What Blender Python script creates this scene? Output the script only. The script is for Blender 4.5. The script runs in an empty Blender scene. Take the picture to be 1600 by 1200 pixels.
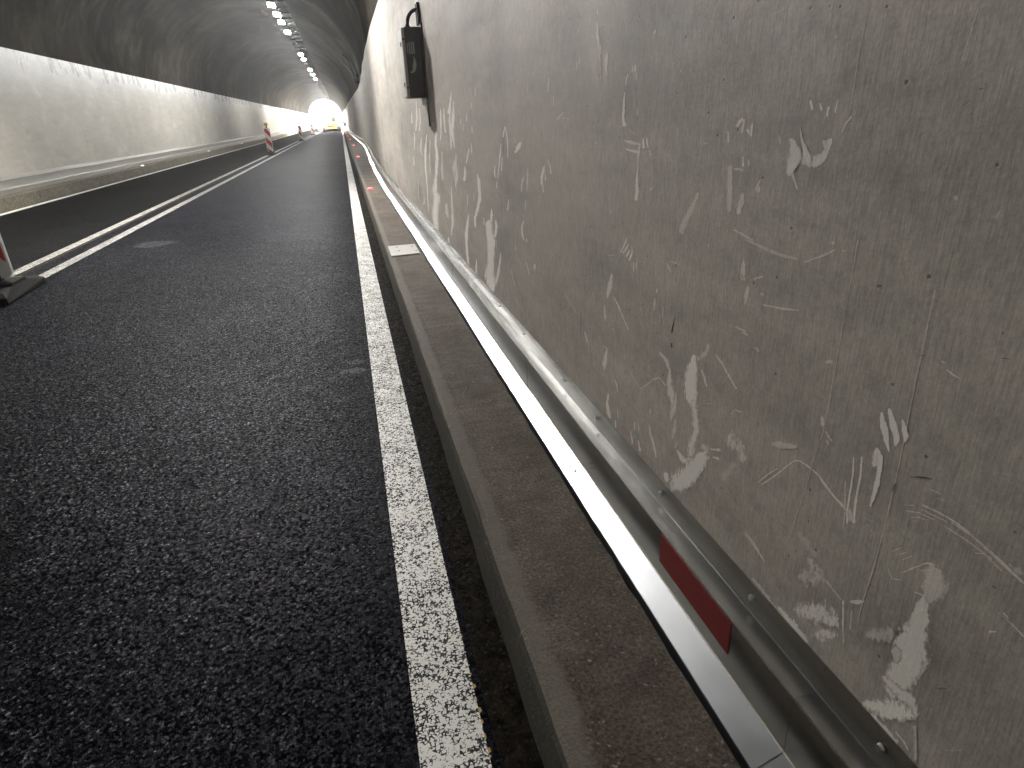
import bpy, bmesh, math, random
import numpy as np
from mathutils import Vector, Matrix, noise as mn

random.seed(7)
S = bpy.context.scene
COL = S.collection
R = math.radians

# ------------------------------------------------------------------ camera
cam_d = bpy.data.cameras.new("camera")
cam = bpy.data.objects.new("camera", cam_d)
COL.objects.link(cam)
S.camera = cam
cam_d.sensor_width = 36.0
cam_d.lens = 36.0 * 986.14 / 1600.0
cam_d.clip_start = 0.02
cam_d.clip_end = 6000.0
ax = Vector((0.9690, -0.2430, -0.0440)).normalized()
az = Vector((-0.2070, -0.8960, 0.3940))
az = (az - ax * az.dot(ax)).normalized()
ay = az.cross(ax)
m4 = Matrix((ax, ay, az)).transposed().to_4x4()
m4.translation = Vector((0, 0, 1.3))
cam.matrix_world = m4

# ------------------------------------------------------------------ world, sun, exposure
SUN_EL, SUN_AZ = R(48), R(-28)          # azimuth from +Y towards +X
w = bpy.data.worlds.new("World"); S.world = w; w.use_nodes = True
nt = w.node_tree
bg = nt.nodes["Background"]
sky = nt.nodes.new("ShaderNodeTexSky"); sky.sky_type = 'NISHITA'; sky.sun_disc = False
sky.sun_elevation = SUN_EL; sky.sun_rotation = SUN_AZ
sky.air_density = 1.0; sky.dust_density = 2.5
nt.links.new(sky.outputs[0], bg.inputs[0]); bg.inputs[1].default_value = 0.15
sun_d = bpy.data.lights.new("sun", 'SUN'); sun_d.energy = 4.5; sun_d.angle = R(0.5); sun_d.color = (1, .96, .9)
sun = bpy.data.objects.new("sun", sun_d); COL.objects.link(sun)
sv = Vector((math.sin(SUN_AZ) * math.cos(SUN_EL), math.cos(SUN_AZ) * math.cos(SUN_EL), math.sin(SUN_EL)))
sun.rotation_euler = sv.to_track_quat('Z', 'Y').to_euler()
sun.location = (0, 200, 60)
S.view_settings.view_transform = 'Standard'
S.view_settings.look = 'None'
S.view_settings.exposure = 2.9
S.view_settings.gamma = 1.0
S.view_settings.use_curve_mapping = False
LAMP_RADIANCE = 182.0
NEAR_LAMP = 1230.0
ENTRANCE_FILL = 4200.0
HAZE = .0013
S.cycles.max_bounces = 8
S.cycles.diffuse_bounces = 5
S.cycles.glossy_bounces = 4
S.cycles.transparent_max_bounces = 16
S.cycles.volume_bounces = 1
S.cycles.sample_clamp_indirect = 6.0
S.cycles.caustics_reflective = False
S.cycles.use_denoising = True

# ------------------------------------------------------------------ node helper
class NT:
    def __init__(s, name):
        s.m = bpy.data.materials.new(name); s.m.use_nodes = True
        s.t = s.m.node_tree; s.t.nodes.clear()
        s.out = s.t.nodes.new("ShaderNodeOutputMaterial")
        s.b = s.t.nodes.new("ShaderNodeBsdfPrincipled")
        s.t.links.new(s.b.outputs[0], s.out.inputs[0])
    def n(s, typ, ins=None, **kw):
        nd = s.t.nodes.new("ShaderNode" + typ)
        for k, v in kw.items(): setattr(nd, k, v)
        for k, v in (ins or {}).items(): s.set(nd.inputs[k], v)
        return nd
    def set(s, sock, v):
        if isinstance(v, bpy.types.NodeSocket): s.t.links.new(v, sock)
        elif isinstance(v, bpy.types.Node): s.t.links.new(v.outputs[0], sock)
        elif hasattr(v, '__len__') and sock.type == 'RGBA' and len(v) == 3: sock.default_value = (*v, 1)
        else: sock.default_value = v
    def bs(s, **kw):
        for k, v in kw.items():
            s.set(s.b.inputs[k.replace('_', ' ')], v)
    def coord(s, scale=(1, 1, 1), kind='Object', uv=False):
        c = s.n("TexCoord")
        mp = s.n("Mapping", {0: c.outputs['UV' if uv else kind], 'Scale': scale})
        return mp.outputs[0]
    def noise(s, vec, scale, detail=4, rough=.55, dist=0.0):
        return s.n("TexNoise", {'Vector': vec, 'Scale': scale, 'Detail': detail, 'Roughness': rough, 'Distortion': dist}).outputs[0]
    def ramp(s, fac, stops):
        r = s.n("ValToRGB", {0: fac}); e = r.color_ramp.elements
        while len(e) > 1: e.remove(e[-1])
        for i, (p, c) in enumerate(stops):
            el = e[0] if i == 0 else e.new(p)
            el.position = p
            el.color = (c, c, c, 1) if not hasattr(c, '__len__') else (*c, 1)
        return r.outputs[0]
    def math(s, op, a, b=0.0, clamp=False, c=None):
        nd = s.n("Math", operation=op); nd.use_clamp = clamp
        s.set(nd.inputs[0], a); s.set(nd.inputs[1], b)
        if c is not None: s.set(nd.inputs[2], c)
        return nd.outputs[0]
    def mix(s, fac, a, b, mode='MIX'):
        nd = s.n("MixRGB", blend_type=mode)
        s.set(nd.inputs[0], fac); s.set(nd.inputs[1], a); s.set(nd.inputs[2], b)
        return nd.outputs[0]
    def maprange(s, v, a, b, c, d):
        return s.n("MapRange", {0: v, 1: a, 2: b, 3: c, 4: d}).outputs[0]
    def bump(s, h, strength=.3, dist=.01, prev=None):
        ins = {'Strength': strength, 'Distance': dist, 'Height': h}
        if prev is not None: ins['Normal'] = prev
        return s.n("Bump", ins).outputs[0]
    def sep(s, vec):
        return s.n("SeparateXYZ", {0: vec}).outputs

def plain(name, col, rough=.5, metal=0.0, var=.25, scale=6.0, bump=0.0, emit=None, es=0.0, spec=.5):
    k = NT(name); c = k.coord(); k.b.inputs['Specular IOR Level'].default_value = spec
    nz = k.noise(c, scale, 5, .6)
    k.bs(Base_Color=k.mix(nz, tuple(x * (1 - var) for x in col), tuple(min(1, x * (1 + var)) for x in col)),
         Roughness=k.maprange(nz, .3, .7, max(0, rough - .08), min(1, rough + .1)), Metallic=metal)
    if bump: k.bs(Normal=k.bump(k.noise(c, scale * 12, 4), .4, bump))
    if emit: k.bs(Emission_Color=emit, Emission_Strength=es)
    return k.m

M = {}
def mat_asphalt(name, tint, coarse, dirt=0.0, facet=.55, dif=1.0, spec=.5, shine=.42):
    k = NT(name); c = k.coord()
    cw = k.n("VectorMath", {0: c, 1: k.n("VectorMath", {0: k.n("TexNoise", {'Vector': c, 'Scale': coarse * .9, 'Detail': 2}).outputs['Color'], 'Scale': .006}, operation='SCALE').outputs[0]}, operation='ADD').outputs[0]
    v = k.n("TexVoronoi", {'Vector': cw, 'Scale': coarse, 'Randomness': 1.0}, feature='F1')
    ve = k.n("TexVoronoi", {'Vector': cw, 'Scale': coarse, 'Randomness': 1.0}, feature='DISTANCE_TO_EDGE')
    sp = k.sep(v.outputs['Color'])
    top = k.maprange(ve.outputs['Distance'], .02, .12, .25, 1)
    keep = k.maprange(sp[0], .12, .4, .3, 1)
    top = k.math('MULTIPLY', top, keep)
    fine = k.noise(c, coarse * 5, 3); big = k.noise(c, .8, 5, .6); med = k.noise(c, 6, 4, .6)
    stone = k.ramp(sp[1], [(0, .006), (.7, .010), (.93, .018), (1, .05)])
    col = k.mix(top, (.0035, .0034, .0033), stone)
    col = k.mix(1.0, col, k.ramp(fine, [(.3, .6), (.7, 1.4)]), 'MULTIPLY')
    col = k.mix(1.0, col, tuple(t * dif for t in tint), 'MULTIPLY')
    wear = k.math('MULTIPLY', k.maprange(big, .35, .7, .7, 1.3), k.maprange(med, .3, .7, .8, 1.2))
    col = k.mix(1.0, col, k.n("CombineXYZ", {0: wear, 1: wear, 2: wear}).outputs[0], 'MULTIPLY')
    if dirt:
        col = k.mix(k.maprange(k.noise(c, 25, 6, .7), .4, .7, 0, dirt), col, (.03, .024, .017))
    # every stone lies at its own tilt
    tl = k.n("VectorMath", {0: v.outputs['Color'], 1: (.5, .5, .5)}, operation='SUBTRACT').outputs[0]
    tl = k.n("VectorMath", {0: tl, 1: (facet, facet, .0)}, operation='MULTIPLY').outputs[0]
    tl = k.n("VectorMath", {0: tl, 'Scale': k.maprange(sp[0], .75, .98, (.4), 1.8)}, operation='SCALE').outputs[0]
    nn = k.n("VectorMath", {0: k.n("VectorMath", {0: k.n("NewGeometry").outputs['Normal'], 1: tl}, operation='ADD').outputs[0]}, operation='NORMALIZE').outputs[0]
    nb = k.bump(k.math('ADD', top, k.math('MULTIPLY', fine, .35)), .6, .0028, nn)
    k.bs(Base_Color=col, Roughness=k.math('ADD', k.maprange(sp[2], 0, 1, .30, .55), k.math('MULTIPLY', k.math('SUBTRACT', 1.0, top), .35)), Normal=nb)
    k.set(k.b.inputs['Specular IOR Level'], k.math('MULTIPLY', k.math('ADD', k.math('MULTIPLY', top, .8), .12), k.math('MULTIPLY', wear, spec)))
    k.b.inputs['Specular Tint'].default_value = (.85, .86, 1.0, 1)
    # only the stone tops shine; the voids between them are matt
    df = k.n("BsdfDiffuse", {'Color': col}); mx = k.n("MixShader", {0: k.math('MULTIPLY', k.math('MULTIPLY', k.math('ADD', top, .08), k.maprange(sp[0], .5, .98, .62, 1.7)), shine, clamp=True), 1: df.outputs[0], 2: k.b.outputs[0]})
    k.t.links.new(mx.outputs[0], k.out.inputs[0])
    return k.m
M['asphalt'] = mat_asphalt('asphalt_coarse', (1.0, .99, 1.95), 135, facet=.38, dif=.34, spec=.30, shine=.34)
M['asphalt_left'] = mat_asphalt('asphalt_smooth', (1.0, .98, .94), 210, facet=.22, dif=.42, spec=.2, shine=.3)
M['asphalt_edge'] = mat_asphalt('asphalt_gutter', (1.2, 1.0, .82), 120, .7, dif=.6, spec=.08)

def mat_line(name, thr, near=100.0, w=(.76, .745, .70), w2=(.88, .87, .83)):
    k = NT(name); c = k.coord()
    cw = k.n("VectorMath", {0: c, 1: k.n("VectorMath", {0: k.n("TexNoise", {'Vector': c, 'Scale': near * 1.3, 'Detail': 3}).outputs['Color'], 'Scale': .009}, operation='SCALE').outputs[0]}, operation='ADD').outputs[0]
    ve = k.n("TexVoronoi", {'Vector': cw, 'Scale': near}, feature='DISTANCE_TO_EDGE').outputs['Distance']
    n1 = k.noise(c, near * .8, 3, .6, .5); n2 = k.noise(c, 8, 3)
    t = k.math('ADD', k.math('MULTIPLY', ve, .9), k.math('ADD', n1, k.math('MULTIPLY', k.math('SUBTRACT', n2, .5), .3)))
    mask = k.maprange(t, thr, thr + .05, 0, 1)
    white = k.mix(k.noise(c, 30, 4), w, w2)
    white = k.mix(k.maprange(k.noise(c, 1.3, 5, .65), .45, .75, 0, .45), white, (.40, .38, .33))
    col = k.mix(mask, (.012, .0115, .011), white)
    k.bs(Base_Color=col, Roughness=k.maprange(mask, 0, 1, .8, .5), Normal=k.bump(mask, .6, .0025))
    return k.m
M['line'] = mat_line('road_paint', .55, 104)
M['line_double'] = mat_line('road_paint_double', .575, 100, (.42, .40, .37), (.56, .54, .50))
M['line_far'] = mat_line('road_paint_left', .38, 60)
M['yellow'] = plain('old_yellow_paint', (.42, .27, .05), .7, var=.5, scale=200)

def mat_concrete(name, base, brown, brown_amt=.6, gran=1.0, band=None):
    k = NT(name); c = k.coord()
    a = k.noise(c, 1.7, 6, .65); b = k.noise(c, 14, 6, .7, .5); g = k.noise(c, 120 * gran, 4, .7); st = k.noise(k.coord((9, 22, 9)), 1, 5, .65)
    col = k.mix(k.maprange(a, .35, .65, 0, brown_amt), base, brown)
    col = k.mix(k.maprange(b, .45, .68, 0, .5), col, tuple(x * .5 for x in brown))
    col = k.mix(1.0, col, k.ramp(g, [(.32, .35), (.5, 1.0), (.68, 1.7)]), 'MULTIPLY')
    col = k.mix(1.0, col, k.ramp(st, [(.35, .85), (.65, 1.13)]), 'MULTIPLY')
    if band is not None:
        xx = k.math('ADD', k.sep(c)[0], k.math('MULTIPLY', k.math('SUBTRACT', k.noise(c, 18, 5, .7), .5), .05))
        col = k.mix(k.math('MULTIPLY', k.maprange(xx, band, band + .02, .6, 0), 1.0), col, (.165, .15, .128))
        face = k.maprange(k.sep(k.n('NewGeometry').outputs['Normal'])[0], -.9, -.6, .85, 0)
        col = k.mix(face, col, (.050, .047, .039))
    spots = k.maprange(k.noise(c, 75, 3, .5), .62, .70, 0, .7)
    col = k.mix(k.math('MULTIPLY', spots, k.maprange(b, .45, .6, 0, 1)), col, (.34, .32, .29))
    h = k.math('ADD', g, k.math('MULTIPLY', b, 2.0))
    k.bs(Base_Color=col, Roughness=k.maprange(g, .3, .7, .62, .9), Normal=k.bump(h, .8, .007))
    k.b.inputs['Specular IOR Level'].default_value = .12
    return k.m
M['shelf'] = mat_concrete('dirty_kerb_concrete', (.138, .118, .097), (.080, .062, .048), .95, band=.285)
M['kerb'] = mat_concrete('kerb_arris_concrete', (.20, .18, .155), (.12, .10, .082), .6)
M['kerb_left'] = mat_concrete('left_kerb_concrete', (.235, .21, .165), (.15, .13, .098), .8, .3)

# painted wall plaster: form-cloth texture, dirt low down, cleaner and glossier paint higher up
def mat_wall(name, col_lo, col_hi, z_mid, fine=1.0, gloss=(.45, .28), cloud=(.5, .85), smear=None, dark=False):
    k = NT(name); c = k.coord(); X, Y, Z = k.sep(c)[:3]
    cl = k.noise(k.coord((1, .9, 1.6)), 1.1, 6, .6, .4)
    cl2 = k.noise(k.coord((1, 1.2, 9)), .9, 5, .6)
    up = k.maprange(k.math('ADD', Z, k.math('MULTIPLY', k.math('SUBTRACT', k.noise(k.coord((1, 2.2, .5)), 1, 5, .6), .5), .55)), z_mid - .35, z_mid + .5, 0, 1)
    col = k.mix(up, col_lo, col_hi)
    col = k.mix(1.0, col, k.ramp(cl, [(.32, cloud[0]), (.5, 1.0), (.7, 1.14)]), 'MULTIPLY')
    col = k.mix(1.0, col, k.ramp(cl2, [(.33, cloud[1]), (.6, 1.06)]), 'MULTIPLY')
    cloth = k.noise(k.coord((1, 260 * fine, 26 * fine)), 1, 2, .5)
    cross = k.noise(k.coord((1, 34 * fine, 190 * fine)), 1, 2, .5)
    gr = k.noise(c, 130 * fine, 5, .7)
    col = k.mix(1.0, col, k.ramp(gr, [(.3, .84), (.6, 1.06)]), 'MULTIPLY')
    col = k.mix(1.0, col, k.ramp(cloth, [(.3, .87), (.65, 1.07)]), 'MULTIPLY')
    blot = k.math('MULTIPLY', k.maprange(k.noise(k.coord((1, 4.5, 13)), 1, 6, .7, .6), .52, .72, 0, .42), k.maprange(k.noise(c, 1.3, 3), .45, .6, 0, 1))
    col = k.mix(blot, col, tuple(x * .45 for x in col_lo))
    if fine > .7: col = k.mix(1.0, col, k.ramp(k.noise(k.coord((1, 30, 22)), 1, 6, .72), [(.32, .88), (.66, 1.10)]), 'MULTIPLY')
    pit = k.n("TexVoronoi", {'Vector': k.coord((1, 22, 26)), 'Scale': 1.0}, feature='F1')
    pm = k.maprange(pit.outputs['Distance'], .05, .085, .7, 0)
    pm = k.math('MULTIPLY', pm, k.maprange(k.sep(pit.outputs['Color'])[0], .55, .6, 0, 1))
    col = k.mix(pm, col, (.04, .035, .03))
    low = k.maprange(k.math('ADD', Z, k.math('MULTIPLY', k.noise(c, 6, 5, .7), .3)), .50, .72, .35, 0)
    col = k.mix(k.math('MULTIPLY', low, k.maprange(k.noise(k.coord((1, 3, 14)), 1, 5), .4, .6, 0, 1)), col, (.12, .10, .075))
    rgh = k.maprange(k.noise(k.coord((1, 3, 1.2)), 1, 6, .65), .3, .7, -.06, .12)
    rough = k.math('ADD', k.mix(up, (gloss[0],) * 3, (gloss[1],) * 3), rgh)
    h = k.math('ADD', k.math('ADD', k.math('MULTIPLY', cloth, .8), k.math('MULTIPLY', cross, .5)), k.math('ADD', gr, k.math('MULTIPLY', pm, -1.5)))
    pb = k.bump(k.noise(c, 9, 5, .65), .3, .0035)
    if smear:
        # a thin skin over the same wall: 'edge' is 0 on the outline and 1 on the spine of a smear
        e, o, ro, px = [k.n("Attribute", attribute_name=a).outputs['Fac'] for a in ('edge', 'opacity', 'ragged', 'grain')]
        sc = k.n("VectorMath", {0: c, 1: k.n("CombineXYZ", {0: 1.0, 1: px, 2: k.math('MULTIPLY', px, .45)}).outputs[0]}, operation='MULTIPLY').outputs[0]
        n1 = k.noise(sc, 1.0, 5, .65); n2 = k.noise(c, 170, 4, .7)
        nn = k.math('SUBTRACT', k.math('ADD', k.math('MULTIPLY', n1, .8), k.math('MULTIPLY', n2, .4)), .60)
        v = k.math('ADD', k.math('SUBTRACT', e, k.math('MULTIPLY', ro, .27)), k.math('MULTIPLY', nn, k.math('ADD', .9, k.math('MULTIPLY', ro, 3.4))))
        soft = k.math('ADD', .14, k.math('MULTIPLY', ro, .5))
        mask = k.n("MapRange", {0: v, 1: .08, 2: k.math('ADD', .10, soft), 3: 0.0, 4: 1.0}).outputs[0]
        a = k.math('MULTIPLY', mask, o, clamp=True)
        if not dark: a = k.math('MULTIPLY', a, 1.55, clamp=True)
        col = k.mix(a, col, k.mix(n2, smear, tuple(x * 1.2 for x in smear)))
        rough = k.math('ADD', rough, k.math('MULTIPLY', a, .15))
        k.b.inputs['Alpha'].default_value = 1
        k.set(k.b.inputs['Alpha'], k.math('GREATER_THAN', mask, .015))
    k.bs(Base_Color=col, Roughness=rough, Normal=k.bump(h, .4, .0010, pb))
    return k.m
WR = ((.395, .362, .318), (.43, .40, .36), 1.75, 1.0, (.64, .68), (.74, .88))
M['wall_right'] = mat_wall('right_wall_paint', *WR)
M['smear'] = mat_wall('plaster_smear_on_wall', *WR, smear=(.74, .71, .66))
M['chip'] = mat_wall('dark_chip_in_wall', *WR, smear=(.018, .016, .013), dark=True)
M['wall_left'] = mat_wall('left_wall_paint', (.68, .64, .56), (.71, .69, .64), 2.35, .5, (.55, .26), (.94, .97))

def mat_vault():
    k = NT('sooty_vault_concrete')
    uv = k.coord(uv=True)
    def st(su, sv, d=5, r=.6, dist=0): 
        mp = k.n("Mapping", {0: uv, 'Scale': (su, sv, 1)}).outputs[0]
        return k.noise(mp, 1.0, d, r, dist)
    a = st(.16, .25, 5, .6, .8); b = st(.7, .33, 6, .68, 1.6); c2 = st(3.0, .9, 5, .65, 1.6); g = st(14, 9, 4, .7)
    col = k.ramp(a, [(.36, (.010, .0085, .0065)), (.5, (.025, .022, .0175)), (.66, (.054, .048, .039))])
    col = k.mix(1.0, col, k.ramp(b, [(.36, .55), (.52, 1.0), (.66, 1.6)]), 'MULTIPLY')
    col = k.mix(1.0, col, k.ramp(c2, [(.36, .8), (.62, 1.2)]), 'MULTIPLY')
    col = k.mix(k.math('MULTIPLY', k.maprange(st(2.4, .5, 6, .65, 1.5), .60, .74, 0, 1), .3), col, (.13, .12, .105))
    edge = k.sep(uv)[1]
    k.bs(Base_Color=col, Roughness=k.maprange(b, .3, .7, .85, .7), Normal=k.bump(k.math('ADD', k.math('MULTIPLY', b, 3.0), g), .55, .012))
    k.b.inputs['Specular IOR Level'].default_value = 0.0
    return k.m
M['vault'] = mat_vault()

def mat_metal(name, col, r0, r1, stain=.3, bmp=.05):
    k = NT(name); c = k.coord()
    br = k.noise(k.coord((60, 2.0, 60)), 1, 4, .6); cl = k.noise(k.coord((12, 4, 12)), 1, 5, .6, .4)
    sp = k.math('MULTIPLY', k.maprange(k.noise(c, 13, 6, .7), .62, .70, 0, stain), k.maprange(k.noise(c, 1.6, 3), .5, .62, 0, 1))
    colr = k.mix(1.0, col, k.ramp(cl, [(.3, .93), (.65, 1.03)]), 'MULTIPLY')
    colr = k.mix(sp, colr, (.34, .32, .28))
    rough = k.math('ADD', k.maprange(cl, .3, .7, r0, r1), k.math('MULTIPLY', sp, .5))
    k.bs(Base_Color=colr, Roughness=rough, Metallic=k.math('SUBTRACT', 1.0, k.math('MULTIPLY', sp, .95)), Normal=k.bump(k.math('ADD', k.math('MULTIPLY', br, .4), k.math('MULTIPLY', cl, 2)), bmp, .0012))
    return k.m
M['metal'] = mat_metal('stainless_sheet', (.50, .50, .485), .20, .27, .0, .012)
M['metal_strip'] = mat_metal('matt_stainless_drip_edge', (.33, .335, .345), .33, .40, .0, .015)
M['metal_left'] = mat_metal('dusty_sheet', (.62, .61, .57), .42, .55, .6)
M['metal_plate'] = plain('galvanised_plate', (.40, .385, .36), .6, .2, .2, 12, .002)
M['red_foil'] = plain('red_reflective_foil', (.15, .005, .005), .5, var=.12)
M['steel'] = plain('screw_steel', (.35, .34, .32), .35, 1.0)
M['box_dark'] = plain('box_side_paint', (.045, .040, .034), .5, 0, .25, 5)
M['soot'] = plain('soot_black_pipe', (.010, .009, .008), .95, spec=.02)
M['box_front'] = plain('box_door_paint', (.42, .40, .37), .5, 0, .12, 5)
M['black'] = plain('black_rubber', (.010, .010, .010), .6, 0, .3, 20, spec=.25)
M['dark_metal'] = plain('dark_tray_steel', (.012, .0115, .011), .7, 0, .3, 8, spec=.2)
M['grey'] = plain('grey_housing', (.16, .16, .155), .5, .3)
M['foot'] = plain('recycled_plastic_foot', (.004, .0035, .003), .8, 0, .4, 40, .003, spec=.12)
M['yellow_cab'] = plain('machine_yellow', (.60, .43, .11), .5)
M['amber'] = plain('amber_lens', (.80, .48, .02), .25)
M['white_sheet'] = plain('white_reflective', (.72, .71, .68), .4, 0, .06)
M['glass'] = plain('dark_cab_glass', (.05, .06, .06), .12)
M['van'] = plain('pale_van_paint', (.62, .62, .60), .4)
M['ground'] = plain('bright_gravel_ground', (.42, .40, .36), .9, 0, .2, .3)
M['rock'] = plain('portal_concrete', (.38, .36, .33), .85, 0, .2, 1.2)
M['print'] = plain('pale_print', (.40, .385, .36), .6, 0, .2, 30)

def mat_emit(name, col, strength):
    k = NT(name); k.bs(Base_Color=(.6, .6, .6), Emission_Color=col, Emission_Strength=strength, Roughness=.4); return k.m
M['lamp_on'] = mat_emit('lamp_panel_lit', (.98, .98, .96), LAMP_RADIANCE)
M['lamp_near'] = mat_emit('lamp_panel_near_lit', (1.0, .975, .935), NEAR_LAMP)
M['fill_entrance'] = mat_emit('fill_panel_entrance', (1, 1, .98), ENTRANCE_FILL)  # panels of the lamps added to brighten the far end
M['fill_entrance_low'] = mat_emit('fill_panel_entrance_dim', (1, 1, .98), ENTRANCE_FILL * .22)
M['lamp_off'] = plain('lamp_panel_unlit', (.45, .44, .42), .25)
M['led_red'] = mat_emit('red_led', (1.0, .012, .018), .35)
M['led_red_core'] = mat_emit('red_led_core', (1.0, .12, .13), 1.6)
M['led_white'] = mat_emit('white_led', (1, .98, .95), .4)

# red-white diagonal sheeting of a beacon plate
def mat_stripes():
    k = NT('red_white_sheeting'); c = k.coord(); X, Y, Z = k.sep(c)[:3]
    t = k.math('FRACT', k.math('ADD', k.math('DIVIDE', k.math('ADD', Z, k.math('MULTIPLY', X, 1.15)), .455), .56))
    red = k.maprange(t, .487, .493, 0, 1)
    k.bs(Base_Color=k.mix(red, (.70, .69, .67), (.55, .02, .02)), Roughness=.42)
    return k.m
M['stripes'] = mat_stripes()

# ------------------------------------------------------------------ mesh helpers
def me_obj(name, verts, faces, mat, parent=None, smooth=False, mats=None, mi=None, uv=None):
    me = bpy.data.meshes.new(name)
    me.from_pydata([tuple(v) for v in verts], [], faces)
    for m_ in (mats or [mat]): me.materials.append(m_)
    if mi is not None: me.polygons.foreach_set('material_index', mi)
    if smooth: me.polygons.foreach_set('use_smooth', [True] * len(me.polygons))
    if uv is not None:
        l = me.uv_layers.new(name='UVMap')
        idx = np.zeros(len(me.loops), dtype=np.int32); me.loops.foreach_get('vertex_index', idx)
        l.data.foreach_set('uv', np.asarray(uv, dtype=np.float32)[idx].ravel())
    me.update()
    o = bpy.data.objects.new(name, me); COL.objects.link(o)
    if parent: o.parent = parent
    return o
def bm_obj(name, bm, mat, parent=None, bevel=0.0, smooth=False):
    if bevel:
        bmesh.ops.bevel(bm, geom=list(bm.edges), offset=bevel, segments=2, affect='EDGES', profile=.6)
    bmesh.ops.recalc_face_normals(bm, faces=list(bm.faces))
    me = bpy.data.meshes.new(name); bm.to_mesh(me); bm.free()
    me.materials.append(mat)
    if smooth: me.polygons.foreach_set('use_smooth', [True] * len(me.polygons))
    o = bpy.data.objects.new(name, me); COL.objects.link(o)
    if parent: o.parent = parent
    return o
def box(bm, x0, x1, y0, y1, z0, z1, mtx=None):
    vs = [bm.verts.new((x, y, z)) for x in (x0, x1) for y in (y0, y1) for z in (z0, z1)]
    for f in ((0, 1, 3, 2), (4, 6, 7, 5), (0, 4, 5, 1), (2, 3, 7, 6), (0, 2, 6, 4), (1, 5, 7, 3)):
        bm.faces.new([vs[i] for i in f])
    if mtx is not None: bmesh.ops.transform(bm, matrix=mtx, verts=vs)
    return vs
def boxobj(name, b, mat, parent=None, bevel=0.0, mtx=None):
    bm = bmesh.new(); box(bm, *b, mtx=mtx); return bm_obj(name, bm, mat, parent, bevel)
def cyl(bm, p0, p1, r0, r1=None, n=16):
    p0, p1 = Vector(p0), Vector(p1); r1 = r0 if r1 is None else r1
    q = (p1 - p0).to_track_quat('Z', 'Y'); A = []; B = []
    for i in range(n):
        a = 2 * math.pi * i / n; d = Vector((math.cos(a), math.sin(a), 0))
        A.append(bm.verts.new(p0 + q @ (d * r0))); B.append(bm.verts.new(p1 + q @ (d * r1)))
    for i in range(n): bm.faces.new((A[i], A[(i + 1) % n], B[(i + 1) % n], B[i]))
    bm.faces.new(A[::-1]); bm.faces.new(B)
def tube(bm, pts, r, n=8):
    pts = [Vector(p) for p in pts]; rings = []
    for i, p in enumerate(pts):
        t = (pts[min(i + 1, len(pts) - 1)] - pts[max(i - 1, 0)]).normalized()
        q = t.to_track_quat('Z', 'Y')
        rings.append([bm.verts.new(p + q @ Vector((math.cos(2 * math.pi * k / n) * r, math.sin(2 * math.pi * k / n) * r, 0))) for k in range(n)])
    for a, b in zip(rings, rings[1:]):
        for k in range(n): bm.faces.new((a[k], a[(k + 1) % n], b[(k + 1) % n], b[k]))
    bm.faces.new(rings[0][::-1]); bm.faces.new(rings[-1])
def thing(name, label, cat, loc=(0, 0, 0), group=None):
    o = bpy.data.objects.new(name, None); COL.objects.link(o); o.location = loc
    o['label'] = label; o['category'] = cat
    if group: o['group'] = group
    return o
def tag(o, label=None, cat=None, group=None, kind=None):
    for k_, v_ in (('label', label), ('category', cat), ('group', group), ('kind', kind)):
        if v_: o[k_] = v_
    return o
def children(o): return list(o.children)
def copy_tree(o, label=None, parent=None):
    c = o.copy(); COL.objects.link(c); c.parent = parent
    if label: c['label'] = label
    for ch in children(o): copy_tree(ch, None, c)
    return c

# ------------------------------------------------------------------ tunnel geometry
PORTAL = 168.0
BACK = -60.0
KY = [-200, 12, 15, 19, 24, 29, 34, 42, 52, 64, 84, 110, 140, PORTAL, 400]
KX = [0, 0, .03, .09, .19, .29, .33, .27, .19, .13, .10, 0, -.2, -.3, -.3]
def dx(y):      # the right side of the tunnel bulges outwards a little between 15 m and 60 m
    i = max(0, min(len(KY) - 2, int(np.searchsorted(KY, y)) - 1))
    t = (y - KY[i]) / (KY[i + 1] - KY[i]); t = t * t * (3 - 2 * t)
    return KX[i] + (KX[i + 1] - KX[i]) * t
def ysteps(a, b, near=.25):
    ys = [a]
    while ys[-1] < b:
        ys.append(ys[-1] + max(near, abs(ys[-1]) * .06))
    ys[-1] = b
    return ys
def sweep(name, prof, ys, mat, parent=None, off=True, closed=True, jig=None, smooth=False, uvv=None):
    """extrude an (x, z) profile along Y, following the bulge of the right side"""
    V = []; F = []; n = len(prof); UV = []
    for j, y in enumerate(ys):
        d = dx(y) if off else 0.0
        for i, (x, z) in enumerate(prof):
            jx, jz = jig(i, y) if jig else (0, 0)
            V.append((x + d + jx, y, z + jz))
            if uvv: UV.append((y, uvv[i]))
    for j in range(len(ys) - 1):
        for i in range(n if closed else n - 1):
            a = j * n + i; b = j * n + (i + 1) % n
            F.append((a, b, b + n, a + n))
    if closed:
        F.append(tuple(range(n))[::-1]); F.append(tuple((len(ys) - 1) * n + i for i in range(n)))
    return me_obj(name, V, F, mat, parent, smooth, uv=UV if uvv else None)

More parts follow.
